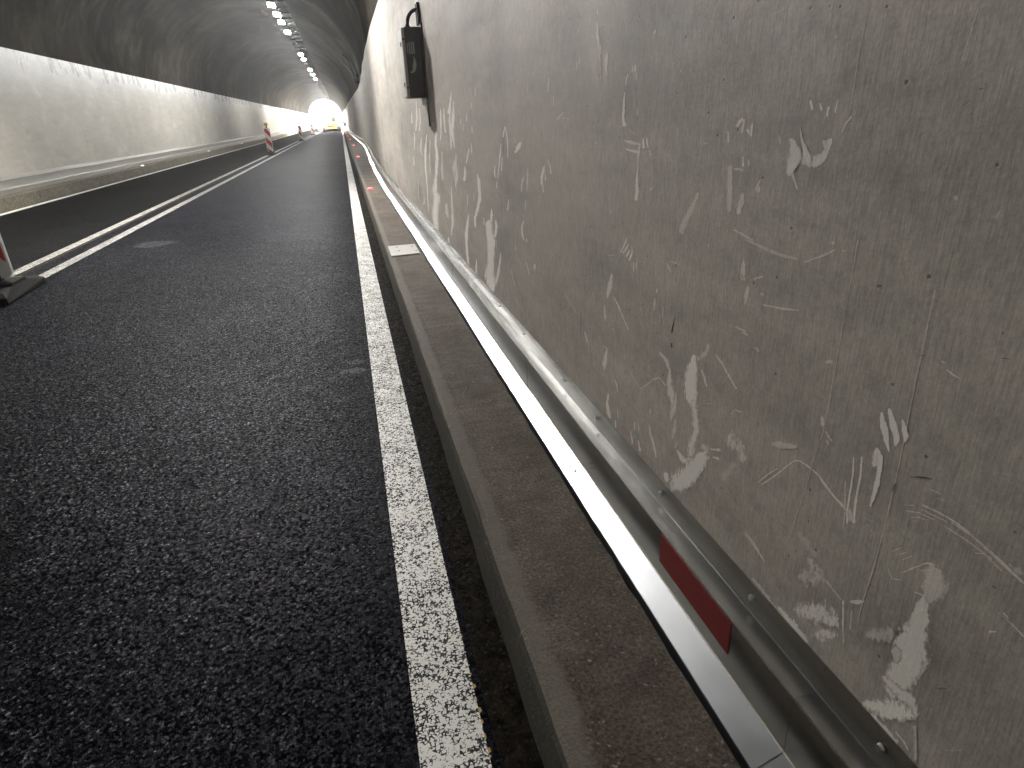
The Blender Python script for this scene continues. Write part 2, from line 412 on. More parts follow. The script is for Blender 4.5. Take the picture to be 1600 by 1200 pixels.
# road: right lane (fresh coarse surface) and left lane
road = me_obj('road', [(-3.40, BACK, 0), (.30, BACK, 0), (.30, 400, 0), (-3.40, 400, 0)], [(0, 1, 2, 3)], M['asphalt'])
tag(road, 'near lane of dark coarse asphalt running beside the right kerb', kind='structure')
road2 = me_obj('road', [(-6.70, BACK, 0), (-3.404, BACK, 0), (-3.404, 400, 0), (-6.70, 400, 0)], [(0, 1, 2, 3)], M['asphalt_left'])
tag(road2, 'far lane of smoother dark asphalt beyond the double line', kind='structure')
g = sweep('gutter_strip', [(.148, -.02), (.148, .004), (.30, .004), (.30, -.02)], [BACK, 400], M['asphalt_edge'], off=False)
tag(g, 'dirty asphalt strip between white edge line and right kerb', kind='structure')
def stripe(name, x0, x1, y0, y1, mat, label):
    o = me_obj(name, [(x0, y0, .008), (x1, y0, .008), (x1, y1, .008), (x0, y1, .008)], [(0, 1, 2, 3)], mat)
    return tag(o, label, kind='structure')
stripe('edge_line', -.022, .128, BACK, 400, M['line'], 'worn white edge line beside the right kerb')
V = []; F = []
y = .45
while y < 2.2:
    l_ = random.uniform(.006, .022); w_ = random.uniform(.002, .008) * (1 if y < 1.3 else .5); a = len(V)
    V += [(.1275, y, .0086), (.1275 + w_, y + l_ * .3, .0086), (.1275 + w_ * .8, y + l_ * .8, .0086), (.1275, y + l_, .0086)]; F.append((a, a + 1, a + 2, a + 3))
    y += l_ + random.uniform(.001, .03) * (1 if y < 1.3 else 3)
tag(me_obj('yellow_paint_trace', V, F, M['yellow']), 'flecks of old yellow paint along the white edge line', kind='structure')
stripe('lane_line', -3.165, -3.035, BACK, 400, M['line_double'], 'right-hand line of the double white centre line')
stripe('lane_line', -3.55, -3.42, BACK, 400, M['line_double'], 'left-hand line of the double white centre line')
stripe('edge_line', -6.345, -6.18, BACK, 400, M['line_far'], 'white edge line beside the far left kerb')

M['scuff'] = mat_asphalt('pale_scuffed_asphalt', (1.25, 1.25, 1.35), 135, facet=.2, dif=1.2, spec=.5, shine=.55)
for (x, y, rx, ry) in [(-2.45, 8.75, .26, .22), (-.10, 3.58, .05, .04), (-.115, 3.44, .075, .045)]:
    n = 18; V = [(x, y, .003)]
    for i in range(n):
        a = 2 * math.pi * i / n; q = 1 + .35 * mn.noise(Vector((math.cos(a) * 1.5, math.sin(a) * 1.5, x * 7)))
        V.append((x + math.cos(a) * rx * q, y + math.sin(a) * ry * q, .003))
    tag(me_obj('road_scuff', V, [(0, i + 1, (i + 1) % n + 1) for i in range(n)], M['scuff']), 'pale scuffed patch on the near lane', kind='structure')
# right kerb + walkway slab
def jk(i, y):
    s = mn.noise(Vector((i * 3.1, y * 3.0, 0))) * .004 + mn.noise(Vector((i * 7.7, y * 14.0, 5))) * .0025
    if i in (7, 8): s = mn.noise(Vector((0, y * 9.0, 2))) * .005 + mn.noise(Vector((0, y * 38.0, 2))) * .004 + mn.noise(Vector((0, y * 90.0, 2))) * .002
    if y > 8: s *= .6
    if i < 7 or i == 9: s -= dx(y) * (1 if i < 7 else 0)      # the kerb itself runs straight; only the wall side bulges
    return (s, s * .25 if i in (2, 3, 4) else 0)
kp = [(.232, -.05), (.234, .0), (.240, .165), (.247, .186), (.262, .197), (.300, .2005), (.315, .199), (.541, .199), (.546, .02), (.546, -.05)]
kys = ysteps(-2, 12, .03) if False else list(np.arange(-1.0, 6, .025)) + list(np.arange(6, 14, .08)) + ysteps(14, PORTAL, .5)
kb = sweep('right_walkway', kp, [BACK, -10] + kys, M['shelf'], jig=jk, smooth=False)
tag(kb, 'narrow raised kerb and walkway of dirty brown concrete along the right wall', kind='structure')
# left kerb + walkway, rough edges
def jl(i, y): return (mn.noise(Vector((i * 3.1, y * .8, 0))) * .012, mn.noise(Vector((i * 2, y * .5, 9))) * .008)
lp = [(-6.56, -.05), (-6.56, .215), (-6.562, .243), (-6.57, .245), (-6.72, .25), (-7.0, .25), (-7.0, -.05)]
kl = sweep('left_walkway', lp[::-1], [BACK] + list(np.arange(0, 40, .4)) + ysteps(40, PORTAL, 2), M['kerb_left'], off=False, jig=jl)
tag(kl, 'raised concrete kerb and walkway along the far left wall', kind='structure')
src = []
for v in range(4):
    bm = bmesh.new(); vs = box(bm, -6.555, -6.425 + v * .002, .006, 1.99, -.04, .243)
    bmesh.ops.subdivide_edges(bm, edges=[e for e in bm.edges if abs(e.verts[0].co.y - e.verts[1].co.y) > 1], cuts=5)
    for q in bm.verts:
        n_ = mn.noise(q.co * 5 + Vector((v * 9, 0, 0))); q.co.x += n_ * .008
        if q.co.z > .2: q.co.z += n_ * .007
    src.append(bm_obj('kerb_stone', bm, M['kerb_left'], kl, .012)); src[-1].location = (0, 2.0 * v, 0)
for i in range(4, 80):
    o = src[random.randrange(4)].copy(); COL.objects.link(o); o.parent = kl; o.location = (random.uniform(-.006, .006), 2.0 * i, random.uniform(-.005, .005))

# walls
WX, WT = .68, 2.72
wy = [BACK, -8] + ysteps(-2, 14, .5) + ysteps(14.4, PORTAL, .5)
rw = sweep('right_wall', [(WX, -.05), (WX, WT), (WX + .30, WT), (WX + .30, -.05)], wy, M['wall_right'])
tag(rw, 'right tunnel wall, grey-brown paint scraped and smeared with pale plaster', kind='structure')
LX, LT = -6.97, 3.12
lw = sweep('left_wall', [(LX, -.05), (LX - .30, -.05), (LX - .30, LT), (LX, LT)], [BACK] + ysteps(0, PORTAL, 1.0), M['wall_left'], off=False)
tag(lw, 'cream painted left tunnel wall with faint dark smudges', kind='structure')

# vault: half ellipse that springs from behind the two wall tops
NA = 48
def vault_pt(a, y):
    d = dx(y)
    x0, x1 = LX - .05, WX + .05 + d
    cx = (x0 + x1) / 2; rx = (x1 - x0) / 2
    z0 = (LT - .03) + ((WT - .03) - (LT - .03)) * (a / math.pi)
    return cx - rx * math.cos(a), z0 + 3.42 * math.sin(a) ** .96 if math.sin(a) > 0 else z0
V = []; F = []; UV = []
vy = [BACK, -30, -12] + list(np.arange(-4, 60, .8)) + ysteps(60, PORTAL, 1)
for y in vy:
    for i in range(NA + 1):
        a = math.pi * i / NA
        x, z = vault_pt(a, y)
        r_ = mn.noise(Vector((y * .35, i * .35, 1.0))) * .03
        if 0 < i < NA: x += math.cos(a) * r_; z -= math.sin(a) * r_
        V.append((x, y, z)); UV.append((y, a * 3.8))
for j in range(len(vy) - 1):
    for i in range(NA):
        a = j * (NA + 1) + i; F.append((a, a + NA + 1, a + NA + 2, a + 1))
vault = me_obj('tunnel_vault', V, F, M['vault'], smooth=True, uv=UV)
tag(vault, 'sooty arched concrete vault of the tunnel', kind='structure')
# closing walls: one added unseen behind to keep sky light out, and the portal face outside
def arch_wall(name, y0, y1, hole, mat, label):
    V = []; F = []
    pts = []
    if hole:
        pts = [(LX, -.05), (LX, LT)] + [vault_pt(math.pi * i / 24, PORTAL) for i in range(1, 24)] + [(WX + dx(PORTAL), WT), (WX + dx(PORTAL), -.05)]
        outer = []
        for (x, z) in pts:
            d = Vector((x + 3.1, z - 1.0)); d.normalize()
            outer.append((x + d.x * 1.6, max(-.05, z + d.y * 1.6)))
        n = len(pts)
        for yy in (y0, y1):
            V += [(x, yy, z) for x, z in pts] + [(x, yy, z) for x, z in outer]
        for i in range(n - 1):
            F.append((i, i + 1, n + i + 1, n + i)); b = 2 * n
            F.append((b + i, b + n + i, b + n + i + 1, b + i + 1))
            F.append((n + i, n + i + 1, b + n + i + 1, b + n + i))
            F.append((i, b + i, b + i + 1, i + 1))
    o = me_obj(name, V, F, mat); return tag(o, label, kind='structure')
arch_wall('portal_face', PORTAL, PORTAL + .6, True, M['rock'], 'concrete ring of the bright tunnel mouth')
bw = boxobj('added_end_wall', (-8, 2, BACK - .3, BACK, -.1, 8), M['vault']); tag(bw, 'unseen wall added behind the viewer to keep sky light out', kind='structure')
gr = me_obj('ground', [(-290, PORTAL + .7, -.03), (290, PORTAL + .7, -.03), (290, 690, -.03), (-290, 690, -.03)], [(0, 1, 2, 3)], M['ground'])
tag(gr, 'pale ground outside the tunnel', kind='structure')

SMEARS="""
0.7 0.5 4.220,1.438 4.220,1.438 4.220,1.438 4.236,1.437 4.222,1.436 4.207,1.435 4.277,1.414 4.243,1.413 4.210,1.411 4.318,1.391 4.265,1.389 4.214,1.387 4.368,1.369 4.310,1.366 4.253,1.363 4.420,1.346 4.355,1.343 4.292,1.340 4.473,1.322 4.402,1.319 4.332,1.316 4.421,1.309 4.421,1.309 4.421,1.309
0.8 0.5 4.733,1.351 4.733,1.351 4.733,1.351 4.762,1.347 4.734,1.347 4.707,1.347 4.787,1.323 4.745,1.323 4.703,1.322 4.812,1.298 4.755,1.298 4.699,1.298 4.824,1.270 4.769,1.270 4.715,1.270 4.836,1.242 4.783,1.242 4.731,1.242 4.848,1.213 4.797,1.214 4.747,1.214 4.860,1.184 4.811,1.185 4.763,1.185 4.877,1.165 4.840,1.165 4.804,1.165 4.895,1.145 4.870,1.145 4.846,1.145 4.875,1.142 4.875,1.142 4.875,1.142
0.7 0.5 4.586,1.353 4.586,1.353 4.586,1.353 4.609,1.351 4.587,1.350 4.565,1.350 4.626,1.331 4.594,1.331 4.562,1.331 4.644,1.311 4.601,1.311 4.559,1.311 4.662,1.291 4.609,1.291 4.556,1.291 4.657,1.268 4.605,1.269 4.555,1.269 4.651,1.245 4.602,1.246 4.553,1.247 4.646,1.222 4.598,1.224 4.552,1.224 4.640,1.200 4.595,1.201 4.551,1.202 4.594,1.195 4.594,1.195 4.594,1.195
0.7 0.6 4.155,1.385 4.155,1.385 4.155,1.385 4.186,1.381 4.158,1.381 4.129,1.380 4.215,1.361 4.173,1.359 4.132,1.359 4.244,1.339 4.188,1.338 4.134,1.337 4.273,1.318 4.204,1.317 4.136,1.316 4.303,1.296 4.219,1.295 4.139,1.294 4.326,1.277 4.239,1.276 4.154,1.275 4.351,1.257 4.258,1.256 4.169,1.256 4.375,1.237 4.278,1.236 4.184,1.236 4.402,1.214 4.298,1.216 4.198,1.218 4.370,1.188 4.287,1.191 4.206,1.194 4.338,1.163 4.275,1.165 4.214,1.168 4.307,1.138 4.264,1.140 4.222,1.142 4.277,1.113 4.253,1.115 4.230,1.116 4.252,1.111 4.252,1.111 4.252,1.111
0.6 0.6 4.276,1.365 4.276,1.365 4.276,1.365 4.302,1.363 4.280,1.362 4.257,1.361 4.334,1.342 4.303,1.341 4.273,1.341 4.366,1.322 4.327,1.321 4.288,1.320 4.398,1.301 4.351,1.300 4.304,1.299 4.432,1.279 4.375,1.279 4.320,1.279 4.437,1.253 4.372,1.254 4.309,1.256 4.443,1.228 4.369,1.230 4.298,1.232 4.448,1.203 4.366,1.206 4.287,1.208 4.454,1.178 4.363,1.181 4.276,1.183 4.448,1.158 4.372,1.160 4.298,1.162 4.443,1.138 4.381,1.140 4.321,1.141 4.437,1.117 4.390,1.119 4.343,1.120 4.432,1.096 4.399,1.098 4.366,1.099 4.401,1.093 4.401,1.093 4.401,1.093
0.75 0.5 5.031,1.230 5.031,1.230 5.031,1.230 5.114,1.220 5.039,1.221 4.966,1.221 5.148,1.193 5.064,1.194 4.983,1.195 5.183,1.165 5.089,1.167 4.999,1.168 5.218,1.137 5.115,1.139 5.015,1.141 5.254,1.107 5.140,1.111 5.031,1.115 5.258,1.078 5.139,1.084 5.024,1.089 5.263,1.050 5.137,1.056 5.017,1.062 5.267,1.021 5.135,1.028 5.009,1.036 5.271,0.994 5.133,1.001 5.003,1.007 5.304,0.966 5.168,0.972 5.039,0.978 5.340,0.936 5.204,0.943 5.075,0.950 5.376,0.906 5.241,0.913 5.112,0.921 5.413,0.875 5.278,0.883 5.149,0.891 5.451,0.843 5.316,0.853 5.187,0.862 5.476,0.812 5.339,0.823 5.208,0.834 5.501,0.781 5.362,0.793 5.230,0.804 5.526,0.750 5.386,0.763 5.252,0.775 5.551,0.719 5.410,0.732 5.274,0.745 5.424,0.714 5.424,0.714 5.424,0.714
0.75 0.5 5.657,1.175 5.657,1.175 5.657,1.175 5.704,1.170 5.664,1.171 5.625,1.171 5.766,1.139 5.709,1.140 5.653,1.140 5.829,1.107 5.754,1.108 5.681,1.109 5.894,1.074 5.800,1.076 5.710,1.078 5.960,1.040 5.848,1.043 5.739,1.046 6.029,1.004 5.896,1.010 5.768,1.015 6.042,0.971 5.914,0.977 5.791,0.983 6.053,0.937 5.932,0.944 5.816,0.951 6.064,0.904 5.950,0.911 5.840,0.918 6.076,0.870 5.969,0.877 5.865,0.884 6.072,0.836 5.972,0.844 5.875,0.852 6.067,0.803 5.975,0.811 5.885,0.819 6.063,0.770 5.978,0.778 5.895,0.785 6.058,0.737 5.981,0.744 5.905,0.751 6.053,0.704 5.984,0.711 5.915,0.717 6.049,0.670 5.987,0.677 5.926,0.683 5.987,0.670 5.987,0.670 5.987,0.670
0.8 0.4 5.380,1.291 5.380,1.291 5.380,1.291 5.414,1.288 5.385,1.288 5.355,1.288 5.455,1.264 5.418,1.263 5.382,1.263 5.495,1.239 5.452,1.238 5.410,1.238 5.459,1.233 5.459,1.233 5.459,1.233
0.8 0.4 5.202,1.263 5.202,1.263 5.202,1.263 5.225,1.260 5.202,1.260 5.180,1.260 5.230,1.249 5.201,1.249 5.173,1.250 5.235,1.238 5.201,1.238 5.167,1.239 5.200,1.234 5.200,1.234 5.200,1.234
0.55 0.5 6.014,1.379 6.014,1.379 6.014,1.379 6.053,1.375 6.015,1.375 5.979,1.375 6.073,1.345 6.023,1.344 5.974,1.344 6.094,1.313 6.031,1.313 5.970,1.313 6.115,1.282 6.039,1.282 5.965,1.282 6.157,1.254 6.085,1.253 6.016,1.253 6.199,1.224 6.132,1.224 6.067,1.224 6.243,1.194 6.180,1.194 6.118,1.194 6.191,1.188 6.191,1.188 6.191,1.188
0.5 0.5 6.231,1.437 6.231,1.437 6.231,1.437 6.263,1.435 6.232,1.434 6.200,1.433 6.290,1.403 6.242,1.403 6.195,1.402 6.317,1.371 6.252,1.371 6.189,1.370 6.344,1.339 6.263,1.339 6.184,1.339 6.371,1.308 6.273,1.307 6.178,1.306 6.421,1.280 6.327,1.279 6.235,1.278 6.473,1.250 6.381,1.250 6.292,1.249 6.526,1.221 6.437,1.220 6.350,1.220 6.580,1.190 6.494,1.190 6.410,1.191 6.510,1.182 6.510,1.182 6.510,1.182
0.5 0.5 6.660,1.176 6.660,1.176 6.660,1.176 6.718,1.170 6.662,1.171 6.608,1.172 6.745,1.140 6.677,1.142 6.610,1.143 6.773,1.110 6.692,1.112 6.612,1.114 6.801,1.080 6.706,1.082 6.615,1.085 6.838,1.043 6.767,1.045 6.697,1.047 6.877,1.005 6.828,1.006 6.781,1.008 6.836,1.002 6.836,1.002 6.836,1.002
0.5 0.5 6.709,1.365 6.709,1.365 6.709,1.365 6.758,1.362 6.712,1.361 6.667,1.361 6.798,1.327 6.736,1.327 6.675,1.327 6.839,1.292 6.760,1.292 6.683,1.292 6.880,1.257 6.784,1.258 6.691,1.258 6.791,1.249 6.791,1.249 6.791,1.249
0.45 0.7 6.072,1.138 6.072,1.138 6.072,1.138 6.144,1.131 6.083,1.131 6.023,1.132 6.227,1.096 6.138,1.098 6.052,1.099 6.312,1.060 6.194,1.063 6.081,1.066 6.402,1.021 6.252,1.028 6.108,1.035 6.298,0.998 6.194,1.005 6.094,1.013 6.199,0.978 6.137,0.983 6.076,0.988 6.123,0.977 6.123,0.977 6.123,0.977
0.4 0.7 5.467,1.136 5.467,1.136 5.467,1.136 5.523,1.129 5.473,1.130 5.424,1.131 5.560,1.099 5.502,1.100 5.444,1.102 5.598,1.068 5.531,1.070 5.465,1.072 5.636,1.036 5.560,1.039 5.486,1.042 5.676,1.004 5.590,1.008 5.508,1.011 5.716,0.971 5.621,0.976 5.529,0.981 5.710,0.944 5.625,0.949 5.543,0.954 5.705,0.917 5.630,0.922 5.557,0.927 5.699,0.890 5.634,0.895 5.571,0.899 5.693,0.863 5.639,0.867 5.585,0.871 5.640,0.861 5.640,0.861 5.640,0.861
0.45 0.5 6.963,0.941 6.963,0.941 6.963,0.941 7.017,0.933 6.966,0.936 6.916,0.939 7.069,0.888 6.991,0.892 6.915,0.897 7.121,0.842 7.017,0.848 6.915,0.855 7.022,0.839 7.022,0.839 7.022,0.839
0.5 0.6 4.833,1.072 4.833,1.072 4.833,1.072 4.865,1.067 4.835,1.068 4.806,1.069 4.895,1.038 4.853,1.040 4.810,1.042 4.926,1.008 4.870,1.011 4.815,1.014 4.958,0.977 4.888,0.981 4.820,0.985 4.990,0.946 4.906,0.952 4.825,0.957 4.976,0.919 4.906,0.925 4.838,0.930 4.962,0.893 4.906,0.897 4.851,0.902 4.948,0.866 4.906,0.870 4.865,0.874 4.906,0.865 4.906,0.865 4.906,0.865
0.45 0.8 4.210,1.085 4.210,1.085 4.210,1.085 4.236,1.081 4.213,1.082 4.191,1.083 4.292,1.058 4.232,1.061 4.174,1.063 4.351,1.035 4.252,1.039 4.158,1.043 4.411,1.012 4.272,1.018 4.142,1.024 4.475,0.983 4.293,0.996 4.124,1.008 4.446,0.960 4.277,0.975 4.120,0.990 4.419,0.939 4.262,0.955 4.115,0.969 4.392,0.922 4.246,0.934 4.110,0.945 4.379,0.905 4.269,0.912 4.165,0.919 4.368,0.885 4.293,0.890 4.220,0.895 4.357,0.865 4.316,0.868 4.277,0.871 4.324,0.861 4.324,0.861 4.324,0.861
0.7 0.3 3.658,1.162 3.658,1.162 3.658,1.162 3.670,1.160 3.658,1.160 3.647,1.161 3.672,1.143 3.659,1.144 3.645,1.144 3.675,1.126 3.659,1.127 3.644,1.128 3.677,1.109 3.660,1.110 3.642,1.111 3.660,1.107 3.660,1.107 3.660,1.107
0.7 0.3 3.729,1.131 3.729,1.131 3.729,1.131 3.752,1.128 3.735,1.128 3.717,1.128 3.791,1.106 3.770,1.106 3.749,1.106 3.831,1.083 3.806,1.083 3.782,1.084 3.851,1.063 3.829,1.064 3.808,1.065 3.872,1.044 3.853,1.044 3.834,1.045 3.857,1.041 3.857,1.041 3.857,1.041
0.6 0.4 3.916,1.025 3.916,1.025 3.916,1.025 3.937,1.020 3.917,1.022 3.897,1.023 3.965,1.001 3.921,1.004 3.878,1.007 3.993,0.981 3.925,0.986 3.859,0.990 4.001,0.959 3.943,0.963 3.887,0.966 4.010,0.935 3.961,0.939 3.914,0.942 3.968,0.931 3.968,0.931 3.968,0.931
0.6 0.3 3.539,1.010 3.539,1.010 3.539,1.010 3.549,1.007 3.538,1.008 3.527,1.009 3.556,0.988 3.534,0.990 3.512,0.992 3.562,0.968 3.529,0.972 3.496,0.975 3.569,0.949 3.524,0.954 3.481,0.959 3.567,0.929 3.517,0.934 3.468,0.940 3.566,0.908 3.510,0.915 3.456,0.921 3.507,0.905 3.507,0.905 3.507,0.905
0.5 0.3 3.453,1.430 3.453,1.430 3.453,1.430 3.462,1.429 3.453,1.429 3.444,1.428 3.470,1.410 3.457,1.409 3.445,1.409 3.477,1.390 3.462,1.389 3.447,1.389 3.462,1.387 3.462,1.387 3.462,1.387
0.6 0.3 3.603,1.248 3.603,1.248 3.603,1.248 3.614,1.246 3.604,1.246 3.594,1.246 3.621,1.229 3.607,1.229 3.594,1.230 3.627,1.212 3.611,1.212 3.594,1.213 3.611,1.210 3.611,1.210 3.611,1.210
0.5 0.4 3.746,1.309 3.746,1.309 3.746,1.309 3.758,1.307 3.747,1.307 3.735,1.307 3.772,1.290 3.753,1.290 3.736,1.290 3.785,1.272 3.760,1.272 3.737,1.272 3.762,1.268 3.762,1.268 3.762,1.268
0.4 0.4 3.583,1.364 3.583,1.364 3.583,1.364 3.599,1.361 3.583,1.361 3.567,1.361 3.600,1.347 3.581,1.347 3.562,1.347 3.601,1.333 3.580,1.333 3.558,1.333 3.579,1.329 3.579,1.329 3.579,1.329
0.5 0.4 3.944,1.285 3.944,1.285 3.944,1.285 3.957,1.283 3.944,1.283 3.932,1.283 3.970,1.270 3.950,1.270 3.931,1.270 3.983,1.257 3.956,1.257 3.930,1.257 3.958,1.253 3.958,1.253 3.958,1.253
0.5 0.4 3.874,1.259 3.874,1.259 3.874,1.259 3.887,1.257 3.875,1.257 3.863,1.257 3.895,1.239 3.881,1.239 3.867,1.240 3.903,1.221 3.887,1.221 3.871,1.222 3.888,1.219 3.888,1.219 3.888,1.219
0.6 0.4 2.844,1.251 2.844,1.251 2.844,1.251 2.855,1.249 2.846,1.249 2.838,1.249 2.874,1.234 2.863,1.233 2.851,1.233 2.894,1.218 2.880,1.218 2.865,1.217 2.895,1.210 2.884,1.210 2.873,1.210 2.896,1.202 2.889,1.202 2.881,1.202 2.889,1.200 2.889,1.200 2.889,1.200
0.6 0.4 2.840,1.250 2.840,1.250 2.840,1.250 2.852,1.246 2.838,1.247 2.824,1.248 2.841,1.232 2.829,1.233 2.817,1.233 2.831,1.218 2.821,1.219 2.810,1.219 2.826,1.203 2.813,1.203 2.801,1.204 2.820,1.188 2.806,1.188 2.792,1.189 2.822,1.172 2.809,1.173 2.796,1.173 2.824,1.157 2.812,1.157 2.800,1.158 2.827,1.141 2.815,1.141 2.804,1.142 2.829,1.125 2.818,1.126 2.808,1.126 2.819,1.123 2.819,1.123 2.819,1.123
0.7 0.3 2.938,1.178 2.938,1.178 2.938,1.178 2.946,1.177 2.939,1.177 2.931,1.177 2.958,1.160 2.947,1.160 2.937,1.161 2.970,1.143 2.956,1.144 2.942,1.144 2.983,1.126 2.965,1.127 2.948,1.127 2.993,1.108 2.977,1.108 2.962,1.109 3.003,1.089 2.989,1.090 2.975,1.090 3.013,1.070 3.001,1.071 2.990,1.071 3.025,1.054 3.014,1.054 3.002,1.055 3.037,1.038 3.026,1.038 3.016,1.038 3.049,1.021 3.039,1.021 3.029,1.022 3.041,1.019 3.041,1.019 3.041,1.019
0.6 0.3 2.924,1.122 2.924,1.122 2.924,1.122 2.932,1.120 2.925,1.121 2.917,1.121 2.940,1.106 2.931,1.106 2.922,1.106 2.948,1.091 2.938,1.091 2.927,1.092 2.956,1.076 2.944,1.077 2.932,1.077 2.965,1.061 2.951,1.062 2.937,1.062 2.952,1.058 2.952,1.058 2.952,1.058
0.6 0.3 3.080,1.077 3.080,1.077 3.080,1.077 3.092,1.074 3.082,1.075 3.071,1.075 3.108,1.056 3.092,1.056 3.077,1.057 3.125,1.037 3.103,1.038 3.082,1.040 3.111,1.028 3.095,1.030 3.079,1.032 3.097,1.021 3.086,1.022 3.076,1.023 3.084,1.020 3.084,1.020 3.084,1.020
0.6 0.3 3.064,1.004 3.064,1.004 3.064,1.004 3.075,1.001 3.064,1.002 3.054,1.003 3.079,0.987 3.067,0.988 3.056,0.989 3.084,0.974 3.071,0.975 3.058,0.976 3.071,0.972 3.071,0.972 3.071,0.972
0.6 0.2 2.585,1.197 2.585,1.197 2.585,1.197 2.621,1.192 2.596,1.190 2.572,1.189 2.645,1.183 2.613,1.181 2.581,1.179 2.668,1.175 2.630,1.171 2.592,1.168 2.681,1.164 2.654,1.161 2.628,1.159 2.696,1.153 2.680,1.151 2.664,1.149 2.690,1.147 2.690,1.147 2.690,1.147
0.3 0.3 2.688,1.219 2.688,1.219 2.688,1.219 2.694,1.217 2.688,1.217 2.681,1.217 2.696,1.204 2.688,1.204 2.680,1.205 2.699,1.191 2.689,1.192 2.679,1.192 2.689,1.189 2.689,1.189 2.689,1.189
0.7 0.3 2.269,1.126 2.269,1.126 2.269,1.126 2.281,1.123 2.271,1.123 2.262,1.123 2.301,1.107 2.286,1.107 2.271,1.107 2.322,1.091 2.300,1.092 2.279,1.092 2.325,1.079 2.305,1.080 2.285,1.081 2.326,1.068 2.309,1.069 2.292,1.070 2.328,1.056 2.313,1.057 2.299,1.058 2.315,1.053 2.315,1.053 2.315,1.053
0.5 0.4 2.273,1.118 2.273,1.118 2.273,1.118 2.279,1.116 2.272,1.116 2.265,1.117 2.275,1.102 2.267,1.103 2.259,1.103 2.271,1.088 2.262,1.089 2.254,1.090 2.267,1.074 2.258,1.075 2.248,1.076 2.257,1.073 2.257,1.073 2.257,1.073
0.6 0.4 2.231,1.149 2.231,1.149 2.231,1.149 2.234,1.147 2.229,1.148 2.224,1.149 2.223,1.136 2.216,1.137 2.208,1.138 2.211,1.126 2.202,1.127 2.193,1.128 2.206,1.114 2.197,1.115 2.189,1.116 2.200,1.102 2.193,1.103 2.185,1.103 2.192,1.100 2.192,1.100 2.192,1.100
0.6 0.3 2.295,1.061 2.295,1.061 2.295,1.061 2.302,1.058 2.295,1.059 2.288,1.060 2.300,1.045 2.292,1.046 2.283,1.047 2.298,1.031 2.289,1.032 2.279,1.034 2.288,1.030 2.288,1.030 2.288,1.030
0.45 0.3 2.493,1.101 2.493,1.101 2.493,1.101 2.499,1.099 2.493,1.099 2.487,1.099 2.505,1.084 2.497,1.085 2.490,1.085 2.511,1.069 2.502,1.070 2.492,1.071 2.517,1.054 2.506,1.055 2.494,1.056 2.521,1.041 2.510,1.042 2.499,1.042 2.524,1.027 2.514,1.028 2.504,1.029 2.527,1.013 2.518,1.014 2.510,1.015 2.519,1.012 2.519,1.012 2.519,1.012
0.55 0.3 2.561,1.067 2.561,1.067 2.561,1.067 2.568,1.065 2.562,1.065 2.557,1.065 2.589,1.047 2.580,1.047 2.571,1.048 2.610,1.028 2.598,1.029 2.586,1.030 2.613,1.015 2.602,1.016 2.591,1.016 2.616,1.001 2.606,1.002 2.597,1.003 2.607,1.000 2.607,1.000 2.607,1.000
0.5 0.3 2.199,1.403 2.199,1.403 2.199,1.403 2.203,1.402 2.199,1.402 2.195,1.402 2.206,1.391 2.201,1.391 2.196,1.391 2.210,1.381 2.204,1.380 2.197,1.380 2.213,1.369 2.206,1.369 2.198,1.369 2.216,1.359 2.208,1.358 2.199,1.358 2.208,1.356 2.208,1.356 2.208,1.356
0.25 0.4 2.457,1.402 2.457,1.402 2.457,1.402 2.462,1.401 2.457,1.401 2.452,1.401 2.466,1.389 2.458,1.388 2.451,1.388 2.471,1.376 2.460,1.375 2.450,1.375 2.461,1.373 2.461,1.373 2.461,1.373
0.5 0.3 2.147,1.347 2.147,1.347 2.147,1.347 2.151,1.346 2.147,1.346 2.144,1.346 2.152,1.336 2.148,1.335 2.144,1.335 2.153,1.325 2.149,1.325 2.145,1.325 2.154,1.315 2.150,1.315 2.146,1.315 2.150,1.313 2.150,1.313 2.150,1.313
0.35 0.6 2.042,1.298 2.042,1.298 2.042,1.298 2.056,1.298 2.049,1.296 2.042,1.294 2.088,1.289 2.078,1.287 2.068,1.284 2.122,1.280 2.108,1.277 2.095,1.273 2.120,1.273 2.120,1.273 2.120,1.273
0.7 0.5 5.293,0.860 5.293,0.860 5.293,0.860 5.478,0.830 5.325,0.840 5.180,0.849 5.565,0.793 5.377,0.806 5.200,0.818 5.656,0.754 5.430,0.771 5.221,0.786 5.757,0.706 5.485,0.735 5.237,0.762 5.709,0.676 5.422,0.718 5.162,0.756 5.690,0.663 5.360,0.701 5.066,0.736 5.750,0.634 5.414,0.665 5.113,0.693 5.822,0.592 5.469,0.628 5.154,0.660 5.840,0.560 5.499,0.598 5.194,0.632 5.856,0.530 5.529,0.568 5.237,0.602 5.874,0.497 5.561,0.537 5.278,0.574 5.855,0.466 5.560,0.508 5.293,0.546 5.835,0.437 5.560,0.478 5.309,0.516 5.816,0.408 5.560,0.449 5.325,0.485 5.747,0.390 5.546,0.423 5.358,0.454 5.680,0.373 5.532,0.398 5.392,0.422 5.615,0.356 5.519,0.373 5.426,0.389 5.513,0.362 5.513,0.362 5.513,0.362
